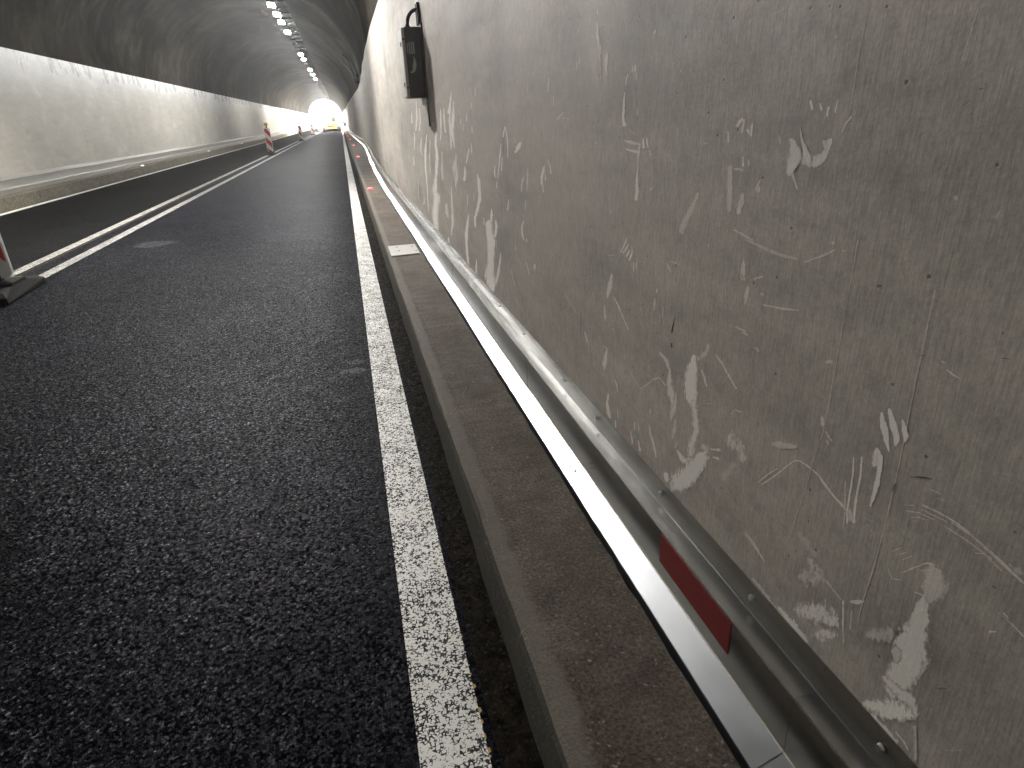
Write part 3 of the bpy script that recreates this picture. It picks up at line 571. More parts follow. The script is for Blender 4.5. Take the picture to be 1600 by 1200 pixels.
0.75 0.2 3.502,0.989 3.502,0.989 3.502,0.989 3.540,0.979 3.501,0.982 3.464,0.986 3.540,0.962 3.500,0.966 3.460,0.970 3.540,0.945 3.498,0.949 3.457,0.954 3.541,0.929 3.497,0.933 3.454,0.937 3.554,0.907 3.506,0.912 3.459,0.916 3.568,0.886 3.515,0.891 3.465,0.896 3.581,0.865 3.525,0.869 3.471,0.874 3.608,0.844 3.555,0.847 3.503,0.851 3.638,0.821 3.585,0.825 3.534,0.829 3.667,0.798 3.616,0.802 3.567,0.805 3.699,0.775 3.653,0.778 3.608,0.782 3.732,0.750 3.690,0.755 3.648,0.759 3.734,0.730 3.697,0.735 3.660,0.741 3.735,0.712 3.704,0.716 3.673,0.721 3.735,0.693 3.710,0.697 3.686,0.700 3.712,0.692 3.712,0.692 3.712,0.692
0.75 0.3 3.888,0.749 3.888,0.749 3.888,0.749 3.913,0.743 3.893,0.745 3.873,0.747 3.962,0.714 3.928,0.717 3.895,0.721 4.013,0.683 3.964,0.689 3.916,0.694 4.045,0.656 3.985,0.664 3.927,0.672 4.077,0.630 4.006,0.639 3.938,0.648 4.110,0.602 4.028,0.614 3.949,0.625 4.119,0.575 4.038,0.588 3.961,0.600 4.127,0.549 4.049,0.562 3.974,0.574 4.136,0.522 4.060,0.535 3.986,0.549 4.132,0.497 4.058,0.511 3.987,0.525 4.128,0.472 4.056,0.486 3.987,0.500 4.124,0.447 4.055,0.462 3.988,0.476 4.113,0.423 4.047,0.437 3.983,0.451 4.103,0.398 4.040,0.412 3.978,0.426 4.093,0.374 4.032,0.388 3.973,0.401 4.029,0.378 4.029,0.378 4.029,0.378
0.75 0.2 3.219,0.862 3.219,0.862 3.219,0.862 3.229,0.859 3.219,0.860 3.210,0.861 3.248,0.840 3.222,0.843 3.196,0.847 3.267,0.821 3.224,0.826 3.182,0.832 3.269,0.804 3.233,0.808 3.198,0.813 3.272,0.786 3.243,0.790 3.214,0.794 3.246,0.784 3.246,0.784 3.246,0.784
0.78 0.3 3.314,0.798 3.314,0.798 3.314,0.798 3.404,0.766 3.311,0.780 3.224,0.794 3.413,0.746 3.308,0.763 3.209,0.779 3.422,0.725 3.305,0.745 3.195,0.763 3.431,0.703 3.302,0.727 3.182,0.750 3.421,0.679 3.284,0.708 3.156,0.734 3.414,0.659 3.265,0.688 3.128,0.715 3.415,0.644 3.270,0.669 3.137,0.692 3.415,0.624 3.275,0.650 3.146,0.673 3.415,0.606 3.281,0.630 3.156,0.652 3.428,0.584 3.295,0.607 3.171,0.629 3.442,0.560 3.309,0.584 3.185,0.606 3.456,0.535 3.324,0.560 3.200,0.583 3.484,0.508 3.338,0.536 3.204,0.562 3.512,0.480 3.353,0.512 3.208,0.540 3.542,0.446 3.368,0.487 3.210,0.524 3.520,0.425 3.352,0.471 3.198,0.513 3.501,0.409 3.335,0.455 3.185,0.497 3.483,0.396 3.319,0.439 3.169,0.479 3.413,0.392 3.319,0.416 3.230,0.439 3.345,0.387 3.319,0.394 3.293,0.400 3.319,0.388 3.319,0.388 3.319,0.388
0.7 0.3 3.132,0.819 3.132,0.819 3.132,0.819 3.149,0.812 3.131,0.815 3.113,0.818 3.159,0.794 3.127,0.799 3.096,0.804 3.169,0.777 3.124,0.783 3.079,0.790 3.177,0.760 3.137,0.766 3.097,0.771 3.186,0.743 3.150,0.748 3.114,0.752 3.195,0.725 3.163,0.730 3.131,0.734 3.169,0.722 3.169,0.722 3.169,0.722
0.6 0.4 3.050,0.674 3.050,0.674 3.050,0.674 3.061,0.671 3.052,0.672 3.043,0.674 3.079,0.652 3.063,0.654 3.047,0.657 3.098,0.632 3.074,0.636 3.051,0.640 3.116,0.613 3.085,0.618 3.055,0.623 3.133,0.593 3.099,0.599 3.065,0.605 3.151,0.573 3.113,0.580 3.076,0.587 3.168,0.553 3.127,0.560 3.087,0.567 3.199,0.527 3.155,0.534 3.112,0.541 3.232,0.499 3.184,0.507 3.137,0.515 3.266,0.470 3.214,0.480 3.163,0.489 3.230,0.465 3.230,0.465 3.230,0.465
0.45 0.4 3.432,0.791 3.432,0.791 3.432,0.791 3.446,0.787 3.433,0.789 3.419,0.791 3.456,0.768 3.436,0.771 3.416,0.773 3.466,0.748 3.439,0.752 3.412,0.756 3.440,0.747 3.440,0.747 3.440,0.747
0.65 0.4 3.739,0.502 3.739,0.502 3.739,0.502 3.757,0.495 3.741,0.499 3.725,0.502 3.777,0.472 3.751,0.477 3.725,0.482 3.798,0.448 3.762,0.455 3.726,0.463 3.819,0.423 3.772,0.433 3.727,0.443 3.823,0.398 3.773,0.409 3.724,0.421 3.827,0.373 3.773,0.385 3.721,0.398 3.774,0.376 3.774,0.376 3.774,0.376
0.65 0.3 4.863,0.454 4.863,0.454 4.863,0.454 4.920,0.438 4.867,0.447 4.814,0.455 4.957,0.398 4.881,0.411 4.807,0.424 4.994,0.358 4.896,0.376 4.801,0.393 4.902,0.361 4.902,0.361 4.902,0.361
0.5 0.5 4.527,0.854 4.527,0.854 4.527,0.854 4.550,0.849 4.528,0.851 4.506,0.853 4.569,0.819 4.535,0.822 4.501,0.826 4.588,0.788 4.541,0.793 4.495,0.798 4.606,0.757 4.548,0.764 4.490,0.770 4.626,0.726 4.554,0.735 4.485,0.743 4.645,0.694 4.561,0.705 4.480,0.715 4.657,0.666 4.570,0.677 4.486,0.688 4.669,0.637 4.579,0.649 4.492,0.661 4.681,0.608 4.588,0.621 4.499,0.634 4.692,0.580 4.597,0.593 4.505,0.606 4.713,0.548 4.637,0.558 4.563,0.568 4.736,0.514 4.678,0.522 4.621,0.529 4.759,0.479 4.720,0.485 4.681,0.490 4.728,0.478 4.728,0.478 4.728,0.478
0.5 0.7 4.830,0.715 4.830,0.715 4.830,0.715 4.940,0.688 4.836,0.700 4.735,0.712 4.974,0.655 4.847,0.671 4.727,0.685 5.009,0.620 4.859,0.641 4.718,0.661 4.918,0.609 4.826,0.624 4.737,0.639 4.833,0.601 4.793,0.608 4.753,0.615 4.784,0.603 4.784,0.603 4.784,0.603
0.5 0.3 3.893,0.865 3.893,0.865 3.893,0.865 3.907,0.862 3.894,0.863 3.882,0.864 3.918,0.838 3.904,0.840 3.890,0.841 3.929,0.814 3.913,0.816 3.898,0.818 3.940,0.790 3.923,0.792 3.906,0.794 3.924,0.789 3.924,0.789 3.924,0.789
0.4 0.3 3.674,0.897 3.674,0.897 3.674,0.897 3.686,0.894 3.675,0.895 3.664,0.897 3.694,0.872 3.683,0.874 3.671,0.875 3.703,0.850 3.691,0.852 3.679,0.853 3.691,0.849 3.691,0.849 3.691,0.849
0.5 0.5 5.928,0.797 5.928,0.797 5.928,0.797 5.968,0.789 5.931,0.792 5.893,0.795 5.996,0.750 5.953,0.753 5.909,0.757 6.025,0.709 5.975,0.714 5.926,0.719 6.054,0.668 5.997,0.674 5.942,0.680 6.083,0.627 6.020,0.634 5.958,0.640 6.085,0.594 6.028,0.601 5.972,0.607 6.088,0.562 6.036,0.568 5.985,0.574 6.090,0.529 6.044,0.534 5.999,0.540 6.092,0.496 6.052,0.501 6.012,0.506 6.053,0.496 6.053,0.496 6.053,0.496
0.4 0.5 6.308,0.600 6.308,0.600 6.308,0.600 6.356,0.590 6.313,0.595 6.271,0.599 6.424,0.551 6.350,0.559 6.278,0.567 6.495,0.512 6.388,0.523 6.285,0.535 6.401,0.511 6.401,0.511 6.401,0.511
0.3 0.5 6.683,0.737 6.683,0.737 6.683,0.737 6.721,0.731 6.687,0.733 6.652,0.736 6.764,0.690 6.728,0.693 6.692,0.696 6.806,0.648 6.769,0.652 6.733,0.655 6.850,0.606 6.812,0.610 6.774,0.613 6.895,0.563 6.855,0.567 6.816,0.571 6.940,0.520 6.899,0.524 6.859,0.528 6.904,0.520 6.904,0.520 6.904,0.520
0.6 0.3 3.063,1.006 3.063,1.006 3.063,1.006 3.075,1.002 3.064,1.003 3.053,1.004 3.079,0.989 3.067,0.990 3.056,0.991 3.083,0.975 3.070,0.976 3.058,0.978 3.071,0.974 3.071,0.974 3.071,0.974
0.55 0.3 2.586,1.056 2.586,1.056 2.586,1.056 2.597,1.053 2.587,1.054 2.576,1.054 2.600,1.039 2.590,1.040 2.579,1.041 2.603,1.025 2.593,1.026 2.583,1.027 2.605,1.011 2.596,1.012 2.587,1.012 2.596,1.009 2.596,1.009 2.596,1.009
0.45 0.3 2.504,1.063 2.504,1.063 2.504,1.063 2.518,1.059 2.505,1.060 2.492,1.061 2.519,1.047 2.508,1.048 2.497,1.049 2.520,1.035 2.511,1.035 2.502,1.036 2.522,1.022 2.514,1.023 2.507,1.024 2.515,1.021 2.515,1.021 2.515,1.021
0.6 0.2 2.838,0.950 2.838,0.950 2.838,0.950 2.846,0.947 2.839,0.948 2.832,0.949 2.857,0.931 2.847,0.932 2.836,0.933 2.869,0.914 2.855,0.915 2.841,0.917 2.880,0.897 2.863,0.899 2.846,0.901 2.865,0.895 2.865,0.895 2.865,0.895
0.5 0.3 2.537,0.978 2.537,0.978 2.537,0.978 2.544,0.976 2.538,0.976 2.532,0.977 2.550,0.963 2.543,0.963 2.537,0.964 2.555,0.949 2.548,0.950 2.541,0.951 2.561,0.936 2.554,0.937 2.546,0.937 2.554,0.935 2.554,0.935 2.554,0.935
0.65 0.2 2.582,0.892 2.582,0.892 2.582,0.892 2.590,0.890 2.584,0.890 2.578,0.891 2.611,0.873 2.601,0.874 2.591,0.875 2.633,0.856 2.618,0.858 2.604,0.860 2.633,0.839 2.618,0.842 2.602,0.845 2.633,0.823 2.617,0.826 2.601,0.829 2.618,0.814 2.606,0.817 2.593,0.820 2.604,0.805 2.594,0.808 2.585,0.810 2.592,0.806 2.592,0.806 2.592,0.806
0.6 0.3 2.551,0.823 2.551,0.823 2.551,0.823 2.561,0.819 2.551,0.821 2.542,0.822 2.563,0.813 2.552,0.815 2.541,0.817 2.565,0.806 2.553,0.809 2.541,0.811 2.553,0.805 2.553,0.805 2.553,0.805
0.6 0.3 2.308,1.080 2.308,1.080 2.308,1.080 2.323,1.073 2.306,1.076 2.289,1.078 2.314,1.064 2.300,1.066 2.287,1.068 2.305,1.055 2.295,1.056 2.285,1.058 2.299,1.046 2.291,1.047 2.283,1.048 2.293,1.036 2.287,1.037 2.281,1.038 2.286,1.036 2.286,1.036 2.286,1.036
0.45 0.5 2.438,0.741 2.438,0.741 2.438,0.741 2.458,0.731 2.438,0.736 2.418,0.740 2.459,0.723 2.437,0.728 2.416,0.733 2.460,0.715 2.437,0.720 2.414,0.726 2.436,0.714 2.436,0.714 2.436,0.714
0.4 0.4 2.566,0.719 2.566,0.719 2.566,0.719 2.571,0.716 2.565,0.718 2.559,0.720 2.559,0.701 2.551,0.703 2.544,0.705 2.547,0.686 2.538,0.688 2.529,0.691 2.536,0.670 2.525,0.673 2.514,0.676 2.523,0.671 2.523,0.671 2.523,0.671
0.4 0.3 2.851,0.630 2.851,0.630 2.851,0.630 2.857,0.627 2.850,0.629 2.843,0.631 2.844,0.610 2.837,0.612 2.829,0.614 2.832,0.594 2.823,0.596 2.815,0.598 2.819,0.577 2.810,0.580 2.801,0.582 2.807,0.561 2.797,0.563 2.788,0.566 2.796,0.561 2.796,0.561 2.796,0.561
0.3 0.3 2.747,0.757 2.747,0.757 2.747,0.757 2.756,0.753 2.747,0.755 2.738,0.756 2.756,0.744 2.747,0.746 2.737,0.748 2.757,0.736 2.746,0.738 2.736,0.740 2.746,0.735 2.746,0.735 2.746,0.735
0.2 0.3 2.878,0.675 2.878,0.675 2.878,0.675 2.886,0.671 2.879,0.673 2.872,0.674 2.892,0.653 2.885,0.655 2.878,0.656 2.898,0.635 2.891,0.636 2.884,0.638 2.904,0.616 2.897,0.618 2.889,0.619 2.910,0.598 2.903,0.599 2.895,0.601 2.903,0.597 2.903,0.597 2.903,0.597
0.5 0.4 1.764,1.536 1.764,1.536 1.764,1.536 1.767,1.536 1.764,1.535 1.760,1.535 1.768,1.532 1.763,1.531 1.758,1.531 1.768,1.528 1.762,1.527 1.755,1.526 1.761,1.525 1.761,1.525 1.761,1.525
0.45 0.4 1.763,1.510 1.763,1.510 1.763,1.510 1.769,1.508 1.763,1.508 1.758,1.507 1.770,1.500 1.762,1.500 1.754,1.499 1.770,1.492 1.761,1.491 1.751,1.490 1.771,1.484 1.760,1.483 1.748,1.482 1.772,1.476 1.758,1.474 1.745,1.474 1.768,1.466 1.753,1.465 1.739,1.464 1.765,1.456 1.749,1.456 1.732,1.455 1.762,1.448 1.744,1.446 1.726,1.445 1.760,1.438 1.744,1.437 1.730,1.435 1.758,1.427 1.745,1.427 1.733,1.426 1.751,1.421 1.742,1.421 1.732,1.421 1.745,1.415 1.738,1.415 1.731,1.415 1.737,1.413 1.737,1.413 1.737,1.413
0.55 0.2 1.692,1.432 1.692,1.432 1.692,1.432 1.701,1.430 1.692,1.429 1.683,1.428 1.704,1.423 1.693,1.422 1.682,1.421 1.707,1.417 1.694,1.416 1.681,1.414 1.707,1.408 1.696,1.407 1.684,1.406 1.708,1.399 1.697,1.398 1.687,1.398 1.702,1.388 1.694,1.388 1.686,1.388 1.695,1.378 1.690,1.378 1.685,1.378 1.689,1.376 1.689,1.376 1.689,1.376
0.5 0.2 1.738,1.414 1.738,1.414 1.738,1.414 1.743,1.413 1.738,1.413 1.733,1.412 1.742,1.403 1.737,1.402 1.732,1.402 1.741,1.392 1.735,1.392 1.730,1.392 1.739,1.383 1.734,1.383 1.730,1.383 1.738,1.374 1.733,1.374 1.729,1.373 1.733,1.372 1.733,1.372 1.733,1.372
0.35 0.4 1.897,1.440 1.897,1.440 1.897,1.440 1.901,1.439 1.897,1.439 1.893,1.439 1.904,1.431 1.898,1.431 1.893,1.430 1.906,1.423 1.899,1.422 1.892,1.422 1.899,1.420 1.899,1.420 1.899,1.420
0.35 0.4 1.921,1.428 1.921,1.428 1.921,1.428 1.928,1.427 1.922,1.426 1.915,1.426 1.931,1.417 1.924,1.416 1.917,1.415 1.933,1.406 1.926,1.406 1.919,1.405 1.927,1.403 1.927,1.403 1.927,1.403
0.55 0.3 1.530,1.391 1.530,1.391 1.530,1.391 1.533,1.390 1.530,1.390 1.528,1.389 1.536,1.384 1.532,1.383 1.529,1.383 1.540,1.378 1.535,1.377 1.530,1.377 1.535,1.375 1.535,1.375 1.535,1.375
0.55 0.3 1.516,1.391 1.516,1.391 1.516,1.391 1.520,1.390 1.517,1.390 1.514,1.390 1.523,1.384 1.518,1.383 1.514,1.383 1.526,1.377 1.520,1.376 1.514,1.375 1.520,1.374 1.520,1.374 1.520,1.374
0.5 0.3 1.507,1.373 1.507,1.373 1.507,1.373 1.510,1.373 1.507,1.372 1.505,1.372 1.512,1.367 1.509,1.366 1.506,1.366 1.515,1.361 1.511,1.361 1.506,1.360 1.511,1.359 1.511,1.359 1.511,1.359
0.5 0.3 1.557,1.376 1.557,1.376 1.557,1.376 1.563,1.375 1.558,1.374 1.554,1.374 1.567,1.369 1.562,1.369 1.558,1.368 1.571,1.363 1.566,1.362 1.562,1.362 1.571,1.355 1.567,1.355 1.564,1.355 1.571,1.348 1.569,1.348 1.567,1.348 1.569,1.347 1.569,1.347 1.569,1.347
0.55 0.2 1.575,1.337 1.575,1.337 1.575,1.337 1.578,1.336 1.575,1.335 1.572,1.335 1.581,1.326 1.576,1.326 1.571,1.326 1.584,1.317 1.577,1.316 1.570,1.316 1.586,1.309 1.578,1.308 1.570,1.308 1.587,1.300 1.578,1.300 1.570,1.300 1.588,1.292 1.579,1.292 1.570,1.292 1.589,1.284 1.579,1.284 1.570,1.284 1.580,1.280 1.580,1.280 1.580,1.280
0.4 0.3 1.498,1.300 1.498,1.300 1.498,1.300 1.500,1.299 1.498,1.299 1.496,1.299 1.501,1.291 1.498,1.291 1.496,1.291 1.502,1.283 1.499,1.283 1.495,1.283 1.499,1.282 1.499,1.282 1.499,1.282
0.35 0.4 1.417,1.451 1.417,1.451 1.417,1.451 1.425,1.451 1.419,1.449 1.413,1.448 1.428,1.448 1.422,1.446 1.416,1.445 1.430,1.445 1.425,1.444 1.419,1.442 1.426,1.442 1.426,1.442 1.426,1.442
0.4 0.4 1.293,1.367 1.293,1.367 1.293,1.367 1.296,1.367 1.294,1.366 1.292,1.366 1.298,1.364 1.296,1.363 1.294,1.363 1.300,1.361 1.298,1.360 1.296,1.360 1.298,1.360 1.298,1.360 1.298,1.360
0.3 0.4 1.911,1.508 1.911,1.508 1.911,1.508 1.915,1.508 1.911,1.507 1.907,1.507 1.916,1.503 1.912,1.503 1.908,1.502 1.918,1.499 1.913,1.498 1.908,1.498 1.913,1.497 1.913,1.497 1.913,1.497
0.2 0.5 2.051,1.357 2.051,1.357 2.051,1.357 2.046,1.356 2.046,1.357 2.047,1.359 2.027,1.356 2.028,1.357 2.028,1.359 2.009,1.356 2.010,1.357 2.010,1.359 2.005,1.357 2.005,1.357 2.005,1.357
0.55 0.2 1.582,1.287 1.582,1.287 1.582,1.287 1.591,1.284 1.581,1.284 1.572,1.284 1.590,1.276 1.580,1.276 1.570,1.276 1.589,1.268 1.578,1.268 1.568,1.269 1.588,1.263 1.574,1.265 1.561,1.266 1.587,1.258 1.570,1.261 1.554,1.263 1.564,1.255 1.564,1.255 1.564,1.255
0.42 0.3 1.575,1.226 1.575,1.226 1.575,1.226 1.571,1.223 1.570,1.225 1.568,1.227 1.554,1.219 1.550,1.224 1.548,1.228 1.535,1.216 1.532,1.222 1.528,1.228 1.515,1.216 1.513,1.221 1.511,1.226 1.496,1.216 1.494,1.220 1.493,1.224 1.477,1.217 1.476,1.219 1.475,1.222 1.470,1.219 1.470,1.219 1.470,1.219
0.55 0.2 1.566,1.206 1.566,1.206 1.566,1.206 1.563,1.205 1.562,1.206 1.562,1.207 1.545,1.202 1.543,1.204 1.542,1.207 1.526,1.199 1.524,1.203 1.523,1.206 1.504,1.198 1.502,1.202 1.500,1.206 1.481,1.198 1.480,1.201 1.479,1.205 1.472,1.201 1.472,1.201 1.472,1.201
0.5 0.3 1.478,1.220 1.478,1.220 1.478,1.220 1.483,1.218 1.479,1.218 1.474,1.218 1.485,1.212 1.480,1.212 1.474,1.212 1.487,1.205 1.480,1.205 1.474,1.205 1.488,1.198 1.482,1.197 1.477,1.197 1.489,1.190 1.484,1.190 1.480,1.190 1.489,1.181 1.485,1.181 1.482,1.181 1.488,1.172 1.486,1.172 1.483,1.172 1.486,1.171 1.486,1.171 1.486,1.171
0.6 0.2 1.460,1.234 1.460,1.234 1.460,1.234 1.464,1.232 1.460,1.232 1.456,1.232 1.464,1.225 1.458,1.226 1.453,1.226 1.463,1.219 1.457,1.219 1.451,1.219 1.463,1.212 1.456,1.212 1.448,1.213 1.455,1.209 1.455,1.209 1.455,1.209
0.6 0.2 1.442,1.234 1.442,1.234 1.442,1.234 1.446,1.232 1.442,1.233 1.438,1.233 1.444,1.223 1.438,1.224 1.432,1.224 1.441,1.214 1.434,1.215 1.427,1.216 1.433,1.212 1.433,1.212 1.433,1.212
0.55 0.3 1.425,1.209 1.425,1.209 1.425,1.209 1.427,1.208 1.424,1.208 1.421,1.209 1.424,1.202 1.421,1.203 1.417,1.203 1.421,1.197 1.417,1.197 1.413,1.198 1.416,1.196 1.416,1.196 1.416,1.196
0.55 0.3 1.484,1.171 1.484,1.171 1.484,1.171 1.487,1.170 1.484,1.170 1.481,1.170 1.490,1.162 1.486,1.162 1.481,1.162 1.493,1.154 1.487,1.155 1.482,1.155 1.494,1.147 1.487,1.147 1.481,1.147 1.496,1.139 1.488,1.140 1.480,1.140 1.497,1.131 1.488,1.132 1.479,1.133 1.498,1.124 1.488,1.125 1.477,1.126 1.500,1.116 1.487,1.117 1.474,1.118 1.501,1.109 1.486,1.110 1.472,1.111 1.502,1.099 1.487,1.101 1.473,1.102 1.502,1.090 1.488,1.091 1.473,1.093 1.488,1.085 1.488,1.085 1.488,1.085
0.5 0.3 1.405,1.129 1.405,1.129 1.405,1.129 1.407,1.128 1.405,1.128 1.403,1.128 1.409,1.125 1.406,1.125 1.403,1.125 1.410,1.121 1.407,1.122 1.403,1.122 1.407,1.120 1.407,1.120 1.407,1.120
0.3 0.3 1.192,1.138 1.192,1.138 1.192,1.138 1.202,1.135 1.195,1.134 1.188,1.133 1.209,1.127 1.200,1.126 1.191,1.125 1.216,1.119 1.206,1.118 1.195,1.117 1.224,1.111 1.211,1.109 1.199,1.108 1.231,1.103 1.218,1.101 1.205,1.099 1.238,1.094 1.225,1.092 1.211,1.091 1.246,1.085 1.232,1.084 1.217,1.082 1.252,1.077 1.237,1.076 1.222,1.075 1.257,1.069 1.242,1.068 1.227,1.067 1.263,1.061 1.247,1.060 1.232,1.060 1.269,1.053 1.253,1.052 1.237,1.052 1.258,1.044 1.258,1.044 1.258,1.044
0.5 0.3 1.775,1.212 1.775,1.212 1.775,1.212 1.772,1.211 1.772,1.212 1.772,1.213 1.765,1.211 1.765,1.212 1.765,1.213 1.759,1.212 1.759,1.212 1.759,1.214 1.756,1.213 1.756,1.213 1.756,1.213
0.35 0.5 1.654,1.048 1.654,1.048 1.654,1.048 1.659,1.045 1.654,1.046 1.648,1.046 1.657,1.040 1.652,1.041 1.647,1.042 1.655,1.035 1.651,1.036 1.646,1.037 1.650,1.034 1.650,1.034 1.650,1.034
0.12 0.6 1.552,1.250 1.552,1.250 1.552,1.250 1.548,1.246 1.545,1.249 1.542,1.252 1.526,1.242 1.522,1.245 1.518,1.248 1.504,1.237 1.500,1.241 1.495,1.245 1.490,1.239 1.490,1.239 1.490,1.239
0.25 0.4 2.057,1.280 2.057,1.280 2.057,1.280 2.050,1.277 2.049,1.279 2.048,1.282 2.022,1.276 2.021,1.278 2.020,1.280 1.995,1.275 1.994,1.277 1.992,1.279 1.986,1.277 1.986,1.277 1.986,1.277
0.25 0.5 1.189,1.228 1.189,1.228 1.189,1.228 1.185,1.227 1.186,1.229 1.187,1.230 1.177,1.229 1.177,1.230 1.178,1.231 1.168,1.230 1.169,1.231 1.169,1.232 1.166,1.231 1.166,1.231 1.166,1.231
0.6 0.2 1.538,0.989 1.538,0.989 1.538,0.989 1.542,0.988 1.539,0.988 1.536,0.988 1.549,0.980 1.544,0.980 1.540,0.980 1.555,0.972 1.550,0.972 1.545,0.972 1.563,0.963 1.558,0.963 1.554,0.963 1.571,0.954 1.567,0.954 1.562,0.954 1.579,0.945 1.575,0.945 1.571,0.945 1.577,0.943 1.577,0.943 1.577,0.943
0.6 0.2 1.525,0.978 1.525,0.978 1.525,0.978 1.528,0.977 1.526,0.977 1.524,0.977 1.537,0.969 1.533,0.969 1.529,0.969 1.546,0.962 1.540,0.962 1.535,0.961 1.555,0.954 1.551,0.953 1.546,0.953 1.565,0.945 1.561,0.945 1.557,0.945 1.564,0.943 1.564,0.943 1.564,0.943
0.65 0.2 1.517,0.963 1.517,0.963 1.517,0.963 1.522,0.962 1.519,0.962 1.515,0.962 1.530,0.955 1.524,0.955 1.519,0.955 1.538,0.948 1.530,0.948 1.522,0.949 1.539,0.945 1.533,0.945 1.527,0.945 1.539,0.941 1.536,0.941 1.532,0.941 1.537,0.939 1.537,0.939 1.537,0.939
0.65 0.2 1.506,0.975 1.506,0.975 1.506,0.975 1.508,0.973 1.506,0.974 1.503,0.974 1.508,0.965 1.504,0.966 1.501,0.967 1.508,0.958 1.503,0.958 1.498,0.959 1.514,0.951 1.507,0.951 1.501,0.952 1.520,0.944 1.511,0.944 1.503,0.945 1.523,0.940 1.516,0.939 1.510,0.939 1.526,0.934 1.522,0.934 1.517,0.934 1.524,0.932 1.524,0.932 1.524,0.932
0.6 0.2 1.493,0.937 1.493,0.937 1.493,0.937 1.495,0.935 1.493,0.936 1.490,0.936 1.494,0.924 1.491,0.925 1.488,0.925 1.494,0.913 1.490,0.914 1.486,0.915 1.490,0.912 1.490,0.912 1.490,0.912
0.5 0.4 1.474,0.941 1.474,0.941 1.474,0.941 1.480,0.937 1.474,0.938 1.468,0.939 1.480,0.929 1.475,0.930 1.470,0.931 1.480,0.921 1.476,0.922 1.471,0.923 1.476,0.920 1.476,0.920 1.476,0.920
0.4 0.3 1.663,0.920 1.663,0.920 1.663,0.920 1.661,0.920 1.661,0.921 1.661,0.922 1.640,0.924 1.640,0.925 1.640,0.926 1.619,0.929 1.619,0.930 1.620,0.931 1.617,0.930 1.617,0.930 1.617,0.930
0.45 0.2 1.633,0.876 1.633,0.876 1.633,0.876 1.642,0.871 1.634,0.872 1.626,0.873 1.654,0.856 1.639,0.859 1.623,0.861 1.666,0.842 1.643,0.845 1.621,0.849 1.669,0.832 1.648,0.835 1.627,0.838 1.673,0.821 1.653,0.824 1.633,0.827 1.676,0.810 1.658,0.814 1.639,0.817 1.674,0.803 1.660,0.806 1.647,0.808 1.672,0.796 1.663,0.798 1.654,0.800 1.664,0.794 1.664,0.794 1.664,0.794
0.45 0.4 1.684,0.771 1.684,0.771 1.684,0.771 1.688,0.768 1.684,0.769 1.680,0.770 1.690,0.757 1.684,0.759 1.677,0.761 1.692,0.746 1.683,0.749 1.675,0.752 1.688,0.737 1.679,0.740 1.671,0.743 1.683,0.728 1.675,0.731 1.668,0.733 1.674,0.728 1.674,0.728 1.674,0.728
0.5 0.5 1.619,0.814 1.619,0.814 1.619,0.814 1.621,0.811 1.617,0.813 1.613,0.814 1.612,0.805 1.606,0.807 1.601,0.809 1.603,0.798 1.596,0.801 1.589,0.805 1.594,0.792 1.585,0.796 1.577,0.800 1.581,0.785 1.573,0.788 1.566,0.791 1.568,0.778 1.562,0.780 1.556,0.783 1.555,0.770 1.550,0.773 1.546,0.775 1.544,0.764 1.540,0.766 1.536,0.768 1.534,0.757 1.530,0.759 1.526,0.761 1.523,0.751 1.520,0.753 1.516,0.755 1.513,0.745 1.510,0.746 1.506,0.748 1.508,0.745 1.508,0.745 1.508,0.745
0.4 0.5 1.514,0.768 1.514,0.768 1.514,0.768 1.517,0.766 1.514,0.767 1.512,0.768 1.516,0.757 1.513,0.758 1.510,0.759 1.515,0.748 1.511,0.749 1.507,0.750 1.511,0.747 1.511,0.747 1.511,0.747
0.55 0.3 1.313,0.969 1.313,0.969 1.313,0.969 1.314,0.968 1.313,0.968 1.311,0.969 1.310,0.964 1.307,0.965 1.305,0.966 1.306,0.960 1.302,0.962 1.298,0.964 1.300,0.957 1.297,0.958 1.294,0.960 1.295,0.954 1.292,0.955 1.290,0.956 1.291,0.954 1.291,0.954 1.291,0.954
0.35 0.6 1.296,0.977 1.296,0.977 1.296,0.977 1.294,0.975 1.292,0.977 1.291,0.979 1.282,0.975 1.281,0.977 1.280,0.979 1.271,0.974 1.270,0.977 1.268,0.980 1.265,0.977 1.265,0.977 1.265,0.977
0.45 0.4 1.357,0.900 1.357,0.900 1.357,0.900 1.361,0.897 1.357,0.898 1.353,0.899 1.361,0.893 1.356,0.894 1.351,0.896 1.362,0.888 1.355,0.890 1.348,0.892 1.354,0.887 1.354,0.887 1.354,0.887
0.4 0.5 1.365,0.876 1.365,0.876 1.365,0.876 1.373,0.870 1.365,0.872 1.357,0.874 1.374,0.863 1.364,0.865 1.354,0.868 1.375,0.855 1.363,0.858 1.352,0.861 1.371,0.849 1.364,0.851 1.356,0.853 1.369,0.842 1.364,0.843 1.360,0.844 1.365,0.841 1.365,0.841 1.365,0.841
0.45 0.3 1.318,0.864 1.318,0.864 1.318,0.864 1.320,0.863 1.318,0.863 1.316,0.864 1.321,0.855 1.318,0.855 1.316,0.856 1.321,0.846 1.319,0.847 1.316,0.847 1.322,0.837 1.319,0.838 1.316,0.839 1.319,0.837 1.319,0.837 1.319,0.837
0.55 0.3 1.854,0.634 1.854,0.634 1.854,0.634 1.857,0.631 1.853,0.633 1.850,0.634 1.853,0.624 1.847,0.626 1.842,0.629 1.849,0.617 1.842,0.620 1.834,0.624 1.840,0.611 1.834,0.614 1.828,0.616 1.831,0.605 1.826,0.607 1.822,0.609 1.825,0.606 1.825,0.606 1.825,0.606
